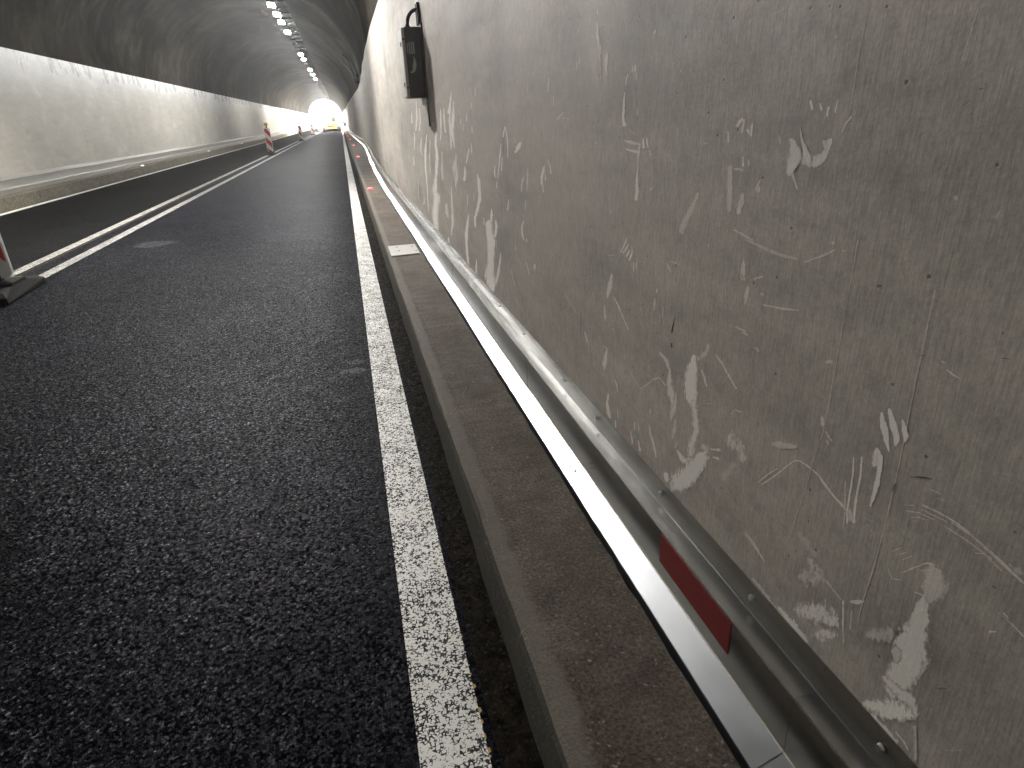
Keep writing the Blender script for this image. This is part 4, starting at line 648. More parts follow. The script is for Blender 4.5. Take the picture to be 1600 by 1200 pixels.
0.35 0.5 1.639,0.705 1.639,0.705 1.639,0.705 1.635,0.707 1.637,0.707 1.639,0.707 1.628,0.712 1.630,0.712 1.632,0.712 1.625,0.715 1.623,0.717 1.621,0.719 1.619,0.712 1.616,0.714 1.613,0.715 1.611,0.709 1.608,0.710 1.606,0.711 1.607,0.709 1.607,0.709 1.607,0.709
0.35 0.4 1.263,1.054 1.263,1.054 1.263,1.054 1.263,1.048 1.257,1.052 1.251,1.055 1.258,1.046 1.251,1.050 1.245,1.053 1.252,1.044 1.246,1.047 1.239,1.051 1.239,1.045 1.239,1.045 1.239,1.045
0.35 0.4 1.140,1.042 1.140,1.042 1.140,1.042 1.142,1.041 1.140,1.041 1.138,1.042 1.140,1.038 1.139,1.038 1.137,1.039 1.139,1.035 1.137,1.036 1.136,1.036 1.137,1.035 1.137,1.035 1.137,1.035
0.4 0.4 1.356,0.817 1.356,0.817 1.356,0.817 1.358,0.816 1.356,0.816 1.354,0.817 1.358,0.813 1.356,0.813 1.354,0.814 1.358,0.810 1.356,0.810 1.354,0.811 1.356,0.809 1.356,0.809 1.356,0.809
0.1 0.8 2.069,0.709 2.069,0.709 2.069,0.709 2.076,0.693 2.050,0.706 2.024,0.718 2.056,0.688 2.029,0.702 2.002,0.715 2.037,0.683 2.009,0.698 1.981,0.712 2.020,0.679 1.988,0.694 1.958,0.709 2.000,0.675 1.972,0.687 1.945,0.699 1.978,0.670 1.956,0.681 1.933,0.690 1.957,0.666 1.939,0.674 1.922,0.682 1.931,0.670 1.931,0.670 1.931,0.670
0.12 0.5 1.797,0.796 1.797,0.796 1.797,0.796 1.801,0.793 1.796,0.794 1.791,0.796 1.793,0.784 1.787,0.786 1.782,0.788 1.785,0.776 1.779,0.778 1.773,0.780 1.777,0.768 1.771,0.770 1.764,0.773 1.769,0.769 1.769,0.769 1.769,0.769
0.3 0.6 1.444,0.828 1.444,0.828 1.444,0.828 1.446,0.826 1.443,0.827 1.440,0.828 1.441,0.822 1.438,0.824 1.436,0.825 1.437,0.819 1.434,0.820 1.431,0.822 1.432,0.819 1.432,0.819 1.432,0.819
0.5 0.3 1.660,0.642 1.660,0.642 1.660,0.642 1.667,0.637 1.661,0.639 1.656,0.640 1.680,0.621 1.667,0.625 1.654,0.628 1.693,0.604 1.673,0.610 1.653,0.616 1.697,0.590 1.675,0.597 1.654,0.604 1.701,0.576 1.678,0.583 1.655,0.591 1.693,0.571 1.679,0.576 1.664,0.581 1.686,0.566 1.679,0.568 1.673,0.570 1.680,0.565 1.680,0.565 1.680,0.565
0.4 0.5 1.696,0.640 1.696,0.640 1.696,0.640 1.695,0.638 1.692,0.641 1.690,0.643 1.674,0.639 1.672,0.641 1.669,0.644 1.654,0.640 1.651,0.642 1.649,0.645 1.647,0.642 1.647,0.642 1.647,0.642
0.25 0.4 1.681,0.566 1.681,0.566 1.681,0.566 1.685,0.564 1.681,0.565 1.678,0.566 1.685,0.553 1.681,0.555 1.677,0.556 1.685,0.542 1.681,0.544 1.676,0.546 1.681,0.542 1.681,0.542 1.681,0.542
0.5 0.4 1.605,0.567 1.605,0.567 1.605,0.567 1.607,0.564 1.603,0.566 1.600,0.568 1.598,0.559 1.593,0.562 1.589,0.565 1.589,0.555 1.584,0.558 1.578,0.561 1.583,0.545 1.578,0.548 1.574,0.550 1.577,0.536 1.573,0.537 1.569,0.539 1.572,0.536 1.572,0.536 1.572,0.536
0.4 0.4 1.623,0.560 1.623,0.560 1.623,0.560 1.626,0.557 1.623,0.558 1.620,0.560 1.624,0.552 1.621,0.553 1.618,0.554 1.622,0.546 1.619,0.547 1.616,0.549 1.619,0.546 1.619,0.546 1.619,0.546
0.6 0.3 1.645,0.502 1.645,0.502 1.645,0.502 1.653,0.495 1.645,0.498 1.637,0.501 1.659,0.482 1.648,0.486 1.638,0.490 1.664,0.468 1.651,0.473 1.639,0.478 1.669,0.453 1.654,0.460 1.640,0.467 1.666,0.440 1.649,0.449 1.632,0.458 1.663,0.428 1.643,0.439 1.623,0.450 1.648,0.424 1.635,0.433 1.622,0.441 1.635,0.422 1.627,0.426 1.619,0.431 1.624,0.424 1.624,0.424 1.624,0.424
0.6 0.3 1.587,0.439 1.587,0.439 1.587,0.439 1.592,0.434 1.587,0.437 1.582,0.439 1.590,0.423 1.584,0.426 1.578,0.429 1.589,0.412 1.581,0.416 1.573,0.420 1.580,0.413 1.580,0.413 1.580,0.413
0.5 0.4 1.570,0.482 1.570,0.482 1.570,0.482 1.574,0.479 1.570,0.481 1.566,0.482 1.573,0.465 1.569,0.467 1.565,0.469 1.573,0.452 1.568,0.454 1.564,0.456 1.568,0.452 1.568,0.452 1.568,0.452
0.35 0.5 1.360,0.579 1.360,0.579 1.360,0.579 1.365,0.573 1.359,0.576 1.353,0.579 1.364,0.568 1.358,0.571 1.352,0.574 1.362,0.563 1.357,0.566 1.351,0.569 1.356,0.564 1.356,0.564 1.356,0.564
0.5 0.3 1.363,0.529 1.363,0.529 1.363,0.529 1.365,0.526 1.362,0.528 1.359,0.530 1.361,0.516 1.357,0.518 1.353,0.520 1.357,0.505 1.353,0.508 1.348,0.511 1.352,0.497 1.345,0.501 1.339,0.506 1.347,0.489 1.339,0.495 1.331,0.500 1.341,0.482 1.331,0.488 1.322,0.495 1.334,0.473 1.326,0.479 1.317,0.484 1.327,0.465 1.320,0.469 1.313,0.474 1.319,0.456 1.314,0.460 1.308,0.463 1.312,0.457 1.312,0.457 1.312,0.457
0.5 0.4 1.450,0.499 1.450,0.499 1.450,0.499 1.454,0.495 1.450,0.497 1.446,0.499 1.454,0.484 1.450,0.487 1.444,0.489 1.454,0.473 1.449,0.476 1.443,0.479 1.448,0.473 1.448,0.473 1.448,0.473
0.45 0.6 1.477,0.457 1.477,0.457 1.477,0.457 1.481,0.452 1.476,0.455 1.471,0.458 1.478,0.441 1.471,0.445 1.463,0.449 1.475,0.430 1.466,0.435 1.456,0.441 1.472,0.418 1.460,0.425 1.449,0.432 1.458,0.421 1.458,0.421 1.458,0.421
0.55 0.4 1.425,0.454 1.425,0.454 1.425,0.454 1.428,0.450 1.424,0.452 1.420,0.455 1.425,0.440 1.419,0.444 1.413,0.448 1.423,0.431 1.414,0.436 1.406,0.441 1.420,0.421 1.409,0.428 1.398,0.435 1.407,0.424 1.407,0.424 1.407,0.424
0.5 0.4 1.429,0.507 1.429,0.507 1.429,0.507 1.431,0.504 1.428,0.506 1.425,0.507 1.429,0.493 1.425,0.495 1.422,0.496 1.426,0.481 1.422,0.483 1.418,0.485 1.422,0.481 1.422,0.481 1.422,0.481
0.4 0.5 1.328,0.747 1.328,0.747 1.328,0.747 1.328,0.741 1.322,0.746 1.316,0.750 1.314,0.737 1.306,0.743 1.299,0.749 1.301,0.733 1.291,0.740 1.280,0.747 1.294,0.728 1.284,0.734 1.273,0.740 1.286,0.723 1.276,0.728 1.267,0.733 1.277,0.717 1.269,0.722 1.261,0.727 1.265,0.719 1.265,0.719 1.265,0.719
0.5 0.5 1.269,0.726 1.269,0.726 1.269,0.726 1.276,0.719 1.269,0.722 1.261,0.725 1.280,0.708 1.269,0.712 1.258,0.716 1.283,0.697 1.269,0.702 1.255,0.707 1.287,0.684 1.269,0.692 1.251,0.700 1.283,0.673 1.264,0.683 1.246,0.692 1.280,0.663 1.260,0.673 1.241,0.683 1.276,0.653 1.256,0.664 1.235,0.675 1.269,0.647 1.250,0.657 1.232,0.667 1.262,0.641 1.245,0.650 1.229,0.660 1.255,0.637 1.240,0.644 1.226,0.650 1.257,0.626 1.242,0.631 1.227,0.637 1.260,0.613 1.244,0.619 1.228,0.625 1.262,0.601 1.246,0.607 1.230,0.613 1.247,0.597 1.247,0.597 1.247,0.597
0.45 0.5 1.231,0.680 1.231,0.680 1.231,0.680 1.235,0.676 1.231,0.677 1.228,0.679 1.239,0.664 1.232,0.666 1.226,0.669 1.243,0.651 1.234,0.655 1.224,0.659 1.248,0.639 1.234,0.644 1.222,0.648 1.252,0.627 1.236,0.632 1.220,0.637 1.253,0.617 1.240,0.621 1.226,0.625 1.255,0.607 1.244,0.610 1.233,0.613 1.257,0.596 1.248,0.599 1.239,0.602 1.250,0.593 1.250,0.593 1.250,0.593
0.35 0.7 1.230,0.612 1.230,0.612 1.230,0.612 1.238,0.604 1.229,0.608 1.221,0.612 1.239,0.594 1.228,0.599 1.217,0.604 1.241,0.584 1.227,0.590 1.214,0.597 1.242,0.575 1.226,0.582 1.210,0.588 1.244,0.565 1.231,0.569 1.219,0.573 1.246,0.552 1.236,0.556 1.227,0.559 1.239,0.549 1.239,0.549 1.239,0.549
0.3 0.7 1.205,0.564 1.205,0.564 1.205,0.564 1.221,0.552 1.210,0.555 1.199,0.558 1.224,0.543 1.215,0.545 1.207,0.547 1.226,0.534 1.221,0.535 1.215,0.537 1.223,0.531 1.223,0.531 1.223,0.531
0.45 0.5 1.426,0.606 1.426,0.606 1.426,0.606 1.423,0.607 1.424,0.607 1.426,0.608 1.408,0.618 1.409,0.618 1.411,0.619 1.392,0.628 1.395,0.629 1.397,0.629 1.378,0.640 1.380,0.641 1.383,0.641 1.364,0.652 1.366,0.652 1.369,0.653 1.351,0.663 1.353,0.664 1.355,0.665 1.334,0.672 1.335,0.673 1.337,0.675 1.317,0.681 1.319,0.682 1.320,0.684 1.315,0.684 1.315,0.684 1.315,0.684
0.4 0.5 1.321,0.683 1.321,0.683 1.321,0.683 1.322,0.680 1.319,0.682 1.316,0.685 1.310,0.677 1.307,0.680 1.304,0.682 1.299,0.674 1.295,0.677 1.291,0.680 1.287,0.671 1.283,0.674 1.280,0.678 1.280,0.674 1.280,0.674 1.280,0.674
0.22 0.4 1.536,0.664 1.536,0.664 1.536,0.664 1.537,0.662 1.534,0.663 1.532,0.665 1.525,0.654 1.522,0.655 1.520,0.657 1.514,0.646 1.510,0.648 1.508,0.649 1.502,0.638 1.499,0.640 1.496,0.642 1.490,0.630 1.487,0.632 1.484,0.634 1.479,0.622 1.475,0.625 1.472,0.627 1.466,0.618 1.462,0.620 1.459,0.622 1.453,0.614 1.450,0.616 1.447,0.618 1.440,0.610 1.437,0.612 1.434,0.614 1.427,0.606 1.424,0.607 1.422,0.609 1.423,0.607 1.423,0.607 1.423,0.607
0.15 0.4 1.423,0.605 1.423,0.605 1.423,0.605 1.425,0.604 1.423,0.604 1.420,0.605 1.424,0.594 1.422,0.595 1.419,0.596 1.423,0.584 1.421,0.585 1.419,0.586 1.422,0.574 1.420,0.575 1.418,0.576 1.420,0.574 1.420,0.574 1.420,0.574
0.35 0.7 1.110,0.844 1.110,0.844 1.110,0.844 1.118,0.838 1.111,0.840 1.104,0.841 1.123,0.828 1.112,0.831 1.101,0.833 1.127,0.821 1.113,0.822 1.100,0.822 1.134,0.817 1.123,0.814 1.112,0.810 1.144,0.809 1.132,0.805 1.121,0.802 1.154,0.800 1.142,0.797 1.129,0.794 1.154,0.786 1.154,0.786 1.154,0.786
0.65 0.25 1.163,0.801 1.163,0.801 1.163,0.801 1.174,0.792 1.163,0.795 1.153,0.798 1.181,0.781 1.165,0.786 1.149,0.790 1.188,0.770 1.166,0.776 1.145,0.782 1.195,0.759 1.168,0.766 1.141,0.774 1.203,0.746 1.169,0.757 1.137,0.767 1.203,0.734 1.169,0.747 1.136,0.758 1.204,0.723 1.169,0.736 1.135,0.749 1.204,0.712 1.168,0.726 1.134,0.740 1.201,0.701 1.166,0.717 1.133,0.731 1.198,0.692 1.164,0.707 1.131,0.722 1.194,0.681 1.161,0.698 1.130,0.714 1.181,0.676 1.156,0.690 1.132,0.705 1.170,0.672 1.151,0.683 1.133,0.694 1.145,0.675 1.145,0.675 1.145,0.675
0.55 0.55 1.151,0.699 1.151,0.699 1.151,0.699 1.165,0.683 1.149,0.690 1.133,0.698 1.163,0.673 1.147,0.681 1.131,0.688 1.161,0.663 1.144,0.671 1.129,0.679 1.158,0.653 1.142,0.662 1.126,0.670 1.155,0.645 1.139,0.654 1.123,0.662 1.153,0.636 1.135,0.646 1.119,0.655 1.150,0.628 1.132,0.637 1.115,0.647 1.147,0.622 1.129,0.629 1.111,0.637 1.152,0.612 1.133,0.618 1.114,0.623 1.158,0.599 1.137,0.606 1.117,0.612 1.164,0.587 1.141,0.594 1.120,0.601 1.170,0.572 1.146,0.582 1.122,0.591 1.170,0.562 1.146,0.572 1.124,0.583 1.169,0.553 1.147,0.563 1.126,0.573 1.168,0.544 1.148,0.554 1.128,0.563 1.149,0.541 1.149,0.541 1.149,0.541
0.45 0.3 1.129,0.777 1.129,0.777 1.129,0.777 1.131,0.773 1.128,0.776 1.124,0.778 1.127,0.768 1.123,0.771 1.118,0.773 1.122,0.763 1.117,0.766 1.113,0.769 1.118,0.757 1.112,0.761 1.107,0.764 1.111,0.751 1.107,0.754 1.103,0.756 1.105,0.745 1.102,0.747 1.099,0.749 1.101,0.746 1.101,0.746 1.101,0.746
0.45 0.5 1.081,0.828 1.081,0.828 1.081,0.828 1.081,0.825 1.079,0.827 1.076,0.829 1.073,0.821 1.070,0.824 1.067,0.826 1.065,0.818 1.062,0.821 1.058,0.824 1.057,0.815 1.053,0.818 1.049,0.821 1.048,0.810 1.044,0.813 1.040,0.816 1.040,0.805 1.036,0.808 1.032,0.811 1.031,0.800 1.027,0.803 1.023,0.806 1.023,0.796 1.020,0.798 1.016,0.801 1.016,0.791 1.012,0.794 1.009,0.797 1.008,0.787 1.004,0.790 1.001,0.793 1.000,0.783 0.997,0.786 0.994,0.788 0.995,0.785 0.995,0.785 0.995,0.785
0.6 0.4 1.211,0.536 1.211,0.536 1.211,0.536 1.212,0.531 1.208,0.535 1.203,0.540 1.204,0.524 1.196,0.532 1.188,0.539 1.197,0.518 1.185,0.528 1.174,0.539 1.184,0.511 1.175,0.525 1.165,0.539 1.162,0.517 1.161,0.531 1.159,0.546 1.149,0.520 1.147,0.538 1.146,0.556 1.127,0.528 1.135,0.544 1.142,0.560 1.109,0.545 1.122,0.554 1.136,0.563 1.098,0.556 1.110,0.564 1.123,0.572 1.092,0.563 1.099,0.574 1.105,0.584 1.084,0.571 1.086,0.581 1.087,0.591 1.072,0.581 1.073,0.588 1.074,0.595 1.061,0.594 1.061,0.594 1.061,0.594
0.6 0.3 1.080,0.606 1.080,0.606 1.080,0.606 1.122,0.578 1.094,0.583 1.067,0.587 1.135,0.564 1.102,0.570 1.070,0.575 1.148,0.550 1.109,0.557 1.073,0.564 1.159,0.538 1.117,0.544 1.077,0.549 1.169,0.527 1.127,0.530 1.087,0.533 1.181,0.513 1.137,0.516 1.094,0.520 1.191,0.502 1.147,0.502 1.105,0.503 1.201,0.493 1.157,0.490 1.116,0.488 1.213,0.480 1.168,0.477 1.126,0.475 1.226,0.467 1.179,0.465 1.135,0.463 1.239,0.453 1.191,0.452 1.144,0.450 1.240,0.394 1.240,0.394 1.240,0.394
0.6 0.3 1.261,0.448 1.261,0.448 1.261,0.448 1.272,0.432 1.257,0.442 1.243,0.452 1.270,0.423 1.253,0.435 1.237,0.447 1.268,0.414 1.249,0.428 1.230,0.441 1.244,0.420 1.244,0.420 1.244,0.420
0.5 0.4 1.070,0.612 1.070,0.612 1.070,0.612 1.066,0.611 1.066,0.614 1.067,0.616 1.055,0.616 1.055,0.619 1.055,0.622 1.044,0.620 1.044,0.625 1.044,0.628 1.033,0.625 1.033,0.630 1.033,0.635 1.026,0.633 1.026,0.633 1.026,0.633
0.5 0.4 1.058,0.600 1.058,0.600 1.058,0.600 1.055,0.598 1.054,0.601 1.053,0.604 1.046,0.600 1.044,0.604 1.043,0.609 1.036,0.602 1.034,0.607 1.032,0.613 1.027,0.610 1.027,0.610 1.027,0.610
0.4 0.8 1.107,0.610 1.107,0.610 1.107,0.610 1.110,0.595 1.098,0.607 1.085,0.618 1.101,0.592 1.089,0.603 1.077,0.615 1.093,0.588 1.080,0.600 1.068,0.611 1.071,0.596 1.071,0.596 1.071,0.596
0.35 0.4 1.007,0.725 1.007,0.725 1.007,0.725 1.003,0.726 1.005,0.727 1.007,0.727 0.997,0.734 1.000,0.734 1.002,0.734 0.993,0.740 0.994,0.742 0.995,0.743 0.984,0.741 0.983,0.744 0.982,0.746 0.973,0.743 0.973,0.746 0.972,0.748 0.969,0.746 0.969,0.746 0.969,0.746
0.42 0.9 0.994,0.701 0.994,0.701 0.994,0.701 1.004,0.692 0.995,0.695 0.987,0.698 1.012,0.682 0.997,0.687 0.983,0.691 1.019,0.671 0.999,0.678 0.979,0.685 1.024,0.650 1.000,0.669 0.978,0.688 1.002,0.647 0.988,0.670 0.974,0.692 0.990,0.647 0.976,0.670 0.962,0.693 0.987,0.648 0.964,0.671 0.942,0.693 0.985,0.646 0.960,0.663 0.935,0.680 0.978,0.640 0.955,0.656 0.934,0.671 0.971,0.635 0.951,0.649 0.932,0.662 0.945,0.638 0.945,0.638 0.945,0.638
0.3 0.4 1.114,0.709 1.114,0.709 1.114,0.709 1.112,0.709 1.113,0.709 1.113,0.710 1.102,0.714 1.103,0.714 1.103,0.715 1.093,0.719 1.093,0.720 1.093,0.720 1.091,0.720 1.091,0.720 1.091,0.720
0.3 0.4 1.113,0.703 1.113,0.703 1.113,0.703 1.112,0.703 1.112,0.704 1.112,0.705 1.100,0.707 1.100,0.708 1.100,0.709 1.088,0.712 1.088,0.713 1.089,0.714 1.077,0.717 1.077,0.717 1.077,0.718 1.076,0.718 1.076,0.718 1.076,0.718
0.35 0.25 0.875,0.727 0.875,0.727 0.875,0.727 0.868,0.724 0.868,0.729 0.868,0.735 0.860,0.726 0.860,0.733 0.860,0.739 0.852,0.728 0.852,0.736 0.852,0.744 0.843,0.730 0.844,0.739 0.844,0.748 0.833,0.736 0.834,0.744 0.835,0.751 0.824,0.742 0.824,0.749 0.825,0.755 0.814,0.748 0.815,0.753 0.816,0.758 0.808,0.756 0.808,0.756 0.808,0.756
0.4 0.3 0.998,0.901 0.998,0.901 0.998,0.901 0.996,0.900 0.995,0.901 0.995,0.903 0.987,0.900 0.986,0.902 0.985,0.904 0.978,0.900 0.977,0.902 0.976,0.904 0.974,0.902 0.974,0.902 0.974,0.902
0.3 0.5 0.957,0.887 0.957,0.887 0.957,0.887 0.956,0.883 0.954,0.886 0.951,0.889 0.950,0.882 0.947,0.884 0.945,0.887 0.944,0.880 0.941,0.883 0.938,0.886 0.938,0.882 0.938,0.882 0.938,0.882
0.225 0.9 0.967,0.642 0.967,0.642 0.967,0.642 0.997,0.624 0.979,0.624 0.961,0.625 1.006,0.612 0.986,0.613 0.967,0.614 1.015,0.600 0.994,0.601 0.974,0.602 1.024,0.587 1.002,0.589 0.980,0.590 1.033,0.574 1.009,0.576 0.987,0.578 1.024,0.552 1.024,0.552 1.024,0.552
0.4 0.4 0.762,0.836 0.762,0.836 0.762,0.836 0.765,0.831 0.761,0.833 0.758,0.835 0.764,0.826 0.759,0.829 0.754,0.832 0.764,0.820 0.757,0.824 0.751,0.829 0.759,0.818 0.755,0.821 0.751,0.824 0.754,0.817 0.752,0.818 0.750,0.820 0.751,0.817 0.751,0.817 0.751,0.817
0.5 0.5 0.749,0.815 0.749,0.815 0.749,0.815 0.750,0.813 0.748,0.815 0.747,0.816 0.745,0.810 0.744,0.811 0.743,0.812 0.741,0.806 0.740,0.807 0.738,0.809 0.737,0.805 0.736,0.807 0.735,0.808 0.733,0.804 0.732,0.806 0.731,0.807 0.731,0.805 0.731,0.805 0.731,0.805
0.5 0.5 0.745,0.801 0.745,0.801 0.745,0.801 0.745,0.800 0.744,0.801 0.743,0.801 0.742,0.798 0.741,0.799 0.740,0.800 0.740,0.795 0.739,0.796 0.738,0.798 0.738,0.796 0.738,0.796 0.738,0.796
0.62 0.12 0.653,0.893 0.653,0.893 0.653,0.893 0.654,0.890 0.652,0.891 0.649,0.893 0.653,0.884 0.649,0.886 0.646,0.889 0.652,0.878 0.647,0.881 0.642,0.884 0.651,0.871 0.645,0.876 0.638,0.880 0.648,0.867 0.642,0.871 0.636,0.876 0.645,0.862 0.639,0.867 0.633,0.871 0.642,0.858 0.636,0.862 0.631,0.866 0.639,0.854 0.634,0.857 0.629,0.860 0.635,0.850 0.631,0.852 0.628,0.855 0.631,0.846 0.629,0.848 0.626,0.849 0.627,0.842 0.626,0.843 0.625,0.844 0.625,0.842 0.625,0.842 0.625,0.842
0.62 0.12 0.642,0.904 0.642,0.904 0.642,0.904 0.643,0.899 0.641,0.902 0.638,0.904 0.641,0.894 0.637,0.897 0.634,0.900 0.639,0.889 0.634,0.893 0.630,0.896 0.637,0.884 0.631,0.888 0.626,0.892 0.635,0.879 0.628,0.884 0.622,0.888 0.632,0.875 0.626,0.880 0.620,0.884 0.629,0.871 0.623,0.875 0.618,0.879 0.626,0.867 0.621,0.871 0.616,0.875 0.624,0.864 0.619,0.867 0.613,0.870 0.623,0.861 0.618,0.862 0.614,0.863 0.621,0.857 0.618,0.857 0.616,0.858 0.618,0.855 0.618,0.855 0.618,0.855
0.62 0.12 0.617,0.899 0.617,0.899 0.617,0.899 0.618,0.896 0.616,0.897 0.615,0.898 0.617,0.892 0.614,0.894 0.612,0.896 0.616,0.887 0.612,0.890 0.609,0.893 0.615,0.883 0.610,0.887 0.605,0.890 0.612,0.879 0.608,0.882 0.603,0.886 0.610,0.875 0.605,0.878 0.600,0.880 0.608,0.872 0.605,0.873 0.602,0.874 0.606,0.869 0.605,0.869 0.603,0.870 0.605,0.868 0.605,0.868 0.605,0.868
0.5 0.3 0.898,0.629 0.898,0.629 0.898,0.629 0.895,0.631 0.896,0.631 0.898,0.631 0.886,0.642 0.888,0.642 0.889,0.643 0.877,0.653 0.879,0.654 0.881,0.654 0.869,0.664 0.871,0.664 0.872,0.665 0.861,0.672 0.863,0.673 0.864,0.674 0.854,0.681 0.855,0.682 0.856,0.682 0.846,0.689 0.847,0.690 0.848,0.690 0.846,0.691 0.846,0.691 0.846,0.691
0.5 0.3 0.889,0.629 0.889,0.629 0.889,0.629 0.887,0.630 0.888,0.630 0.889,0.631 0.879,0.638 0.881,0.639 0.882,0.639 0.872,0.646 0.873,0.647 0.874,0.648 0.865,0.655 0.866,0.655 0.867,0.656 0.857,0.663 0.859,0.663 0.860,0.664 0.849,0.673 0.851,0.673 0.853,0.674 0.842,0.682 0.844,0.683 0.846,0.683 0.834,0.692 0.836,0.692 0.838,0.693 0.827,0.701 0.829,0.702 0.831,0.702 0.821,0.710 0.822,0.710 0.824,0.711 0.814,0.718 0.816,0.718 0.818,0.719 0.808,0.725 0.809,0.727 0.811,0.728 0.801,0.729 0.802,0.731 0.802,0.733 0.795,0.733 0.794,0.735 0.794,0.737 0.788,0.733 0.786,0.735 0.785,0.737 0.780,0.733 0.779,0.736 0.778,0.738 0.773,0.734 0.771,0.736 0.770,0.738 0.765,0.733 0.764,0.735 0.763,0.737 0.758,0.732 0.756,0.735 0.755,0.737 0.750,0.732 0.749,0.734 0.747,0.736 0.745,0.729 0.743,0.731 0.741,0.734 0.739,0.726 0.737,0.729 0.735,0.731 0.733,0.723 0.731,0.726 0.729,0.729 0.728,0.721 0.725,0.724 0.723,0.727 0.722,0.719 0.720,0.722 0.718,0.725 0.716,0.717 0.714,0.720 0.712,0.723 0.711,0.715 0.709,0.718 0.707,0.721 0.705,0.713 0.703,0.716 0.701,0.719 0.698,0.711 0.696,0.715 0.694,0.719 0.692,0.710 0.690,0.714 0.687,0.718 0.685,0.709 0.683,0.714 0.680,0.718 0.679,0.713 0.679,0.713 0.679,0.713
0.4 0.4 0.692,0.757 0.692,0.757 0.692,0.757 0.693,0.755 0.692,0.756 0.690,0.756 0.692,0.749 0.691,0.750 0.689,0.751 0.691,0.743 0.690,0.744 0.688,0.745 0.690,0.737 0.688,0.738 0.687,0.739 0.689,0.731 0.687,0.732 0.685,0.734 0.688,0.725 0.686,0.727 0.684,0.728 0.687,0.720 0.685,0.721 0.683,0.723 0.686,0.714 0.683,0.716 0.681,0.718 0.685,0.708 0.682,0.710 0.679,0.712 0.681,0.708 0.681,0.708 0.681,0.708
0.65 0.15 0.685,0.803 0.685,0.803 0.685,0.803 0.686,0.801 0.685,0.802 0.683,0.803 0.685,0.795 0.684,0.796 0.682,0.796 0.684,0.788 0.683,0.789 0.681,0.790 0.683,0.782 0.681,0.783 0.679,0.784 0.682,0.775 0.680,0.776 0.678,0.777 0.682,0.769 0.680,0.770 0.678,0.771 0.682,0.763 0.680,0.764 0.678,0.765 0.681,0.757 0.679,0.758 0.677,0.758 0.681,0.750 0.679,0.751 0.677,0.752 0.681,0.744 0.679,0.745 0.677,0.746 0.681,0.738 0.679,0.739 0.677,0.740 0.680,0.732 0.678,0.733 0.676,0.734 0.680,0.725 0.678,0.726 0.676,0.727 0.680,0.719 0.678,0.720 0.675,0.721 0.680,0.712 0.677,0.714 0.675,0.715 0.679,0.707 0.676,0.708 0.674,0.709 0.677,0.701 0.675,0.702 0.673,0.704 0.676,0.695 0.674,0.697 0.672,0.698 0.675,0.690 0.673,0.691 0.671,0.692 0.673,0.689 0.673,0.689 0.673,0.689
0.65 0.15 0.670,0.812 0.670,0.812 0.670,0.812 0.672,0.809 0.670,0.810 0.668,0.811 0.671,0.803 0.669,0.804 0.667,0.805 0.671,0.797 0.668,0.798 0.666,0.799 0.670,0.791 0.667,0.792 0.665,0.793 0.669,0.785 0.667,0.786 0.664,0.787 0.668,0.779 0.666,0.780 0.663,0.781 0.668,0.772 0.666,0.773 0.663,0.774 0.668,0.764 0.666,0.766 0.663,0.767 0.668,0.757 0.666,0.758 0.663,0.759 0.668,0.750 0.666,0.751 0.663,0.752 0.668,0.743 0.665,0.744 0.663,0.745 0.668,0.735 0.665,0.737 0.662,0.738 0.667,0.728 0.665,0.729 0.662,0.731 0.667,0.721 0.664,0.722 0.661,0.724 0.666,0.713 0.663,0.715 0.660,0.717 0.665,0.706 0.662,0.708 0.659,0.710 0.664,0.699 0.661,0.701 0.657,0.703 0.660,0.698 0.660,0.698 0.660,0.698
0.4 0.5 0.674,0.721 0.674,0.721 0.674,0.721 0.677,0.713 0.672,0.717 0.668,0.720 0.676,0.708 0.671,0.712 0.666,0.715 0.674,0.702 0.669,0.706 0.664,0.710 0.673,0.697 0.667,0.701 0.662,0.705 0.666,0.696 0.666,0.696 0.666,0.696
0.35 0.5 0.681,0.708 0.681,0.708 0.681,0.708 0.683,0.705 0.681,0.706 0.680,0.707 0.682,0.698 0.680,0.699 0.679,0.700 0.681,0.691 0.680,0.692 0.678,0.692 0.680,0.683 0.679,0.684 0.678,0.685 0.680,0.676 0.678,0.677 0.677,0.677 0.678,0.675 0.678,0.675 0.678,0.675
0.6 0.12 0.648,0.839 0.648,0.839 0.648,0.839 0.651,0.834 0.647,0.836 0.643,0.838 0.652,0.827 0.645,0.831 0.638,0.835 0.653,0.822 0.643,0.825 0.633,0.829 0.652,0.817 0.644,0.818 0.636,0.820 0.652,0.810 0.646,0.811 0.640,0.812 0.647,0.805 0.647,0.805 0.647,0.805
0.6 0.12 0.640,0.834 0.640,0.834 0.640,0.834 0.645,0.827 0.639,0.830 0.634,0.832 0.644,0.822 0.638,0.824 0.633,0.827 0.643,0.816 0.637,0.819 0.632,0.822 0.642,0.811 0.636,0.814 0.631,0.817 0.641,0.806 0.635,0.809 0.630,0.811 0.641,0.801 0.635,0.803 0.630,0.805 0.641,0.795 0.635,0.797 0.629,0.799 0.640,0.789 0.635,0.791 0.629,0.794 0.640,0.783 0.635,0.785 0.629,0.788 0.640,0.777 0.635,0.779 0.630,0.780 0.640,0.770 0.635,0.772 0.630,0.774 0.641,0.763 0.636,0.765 0.631,0.767 0.640,0.757 0.636,0.759 0.632,0.760 0.640,0.751 0.637,0.753 0.634,0.754 0.640,0.745 0.637,0.746 0.635,0.747 0.638,0.744 0.638,0.744 0.638,0.744
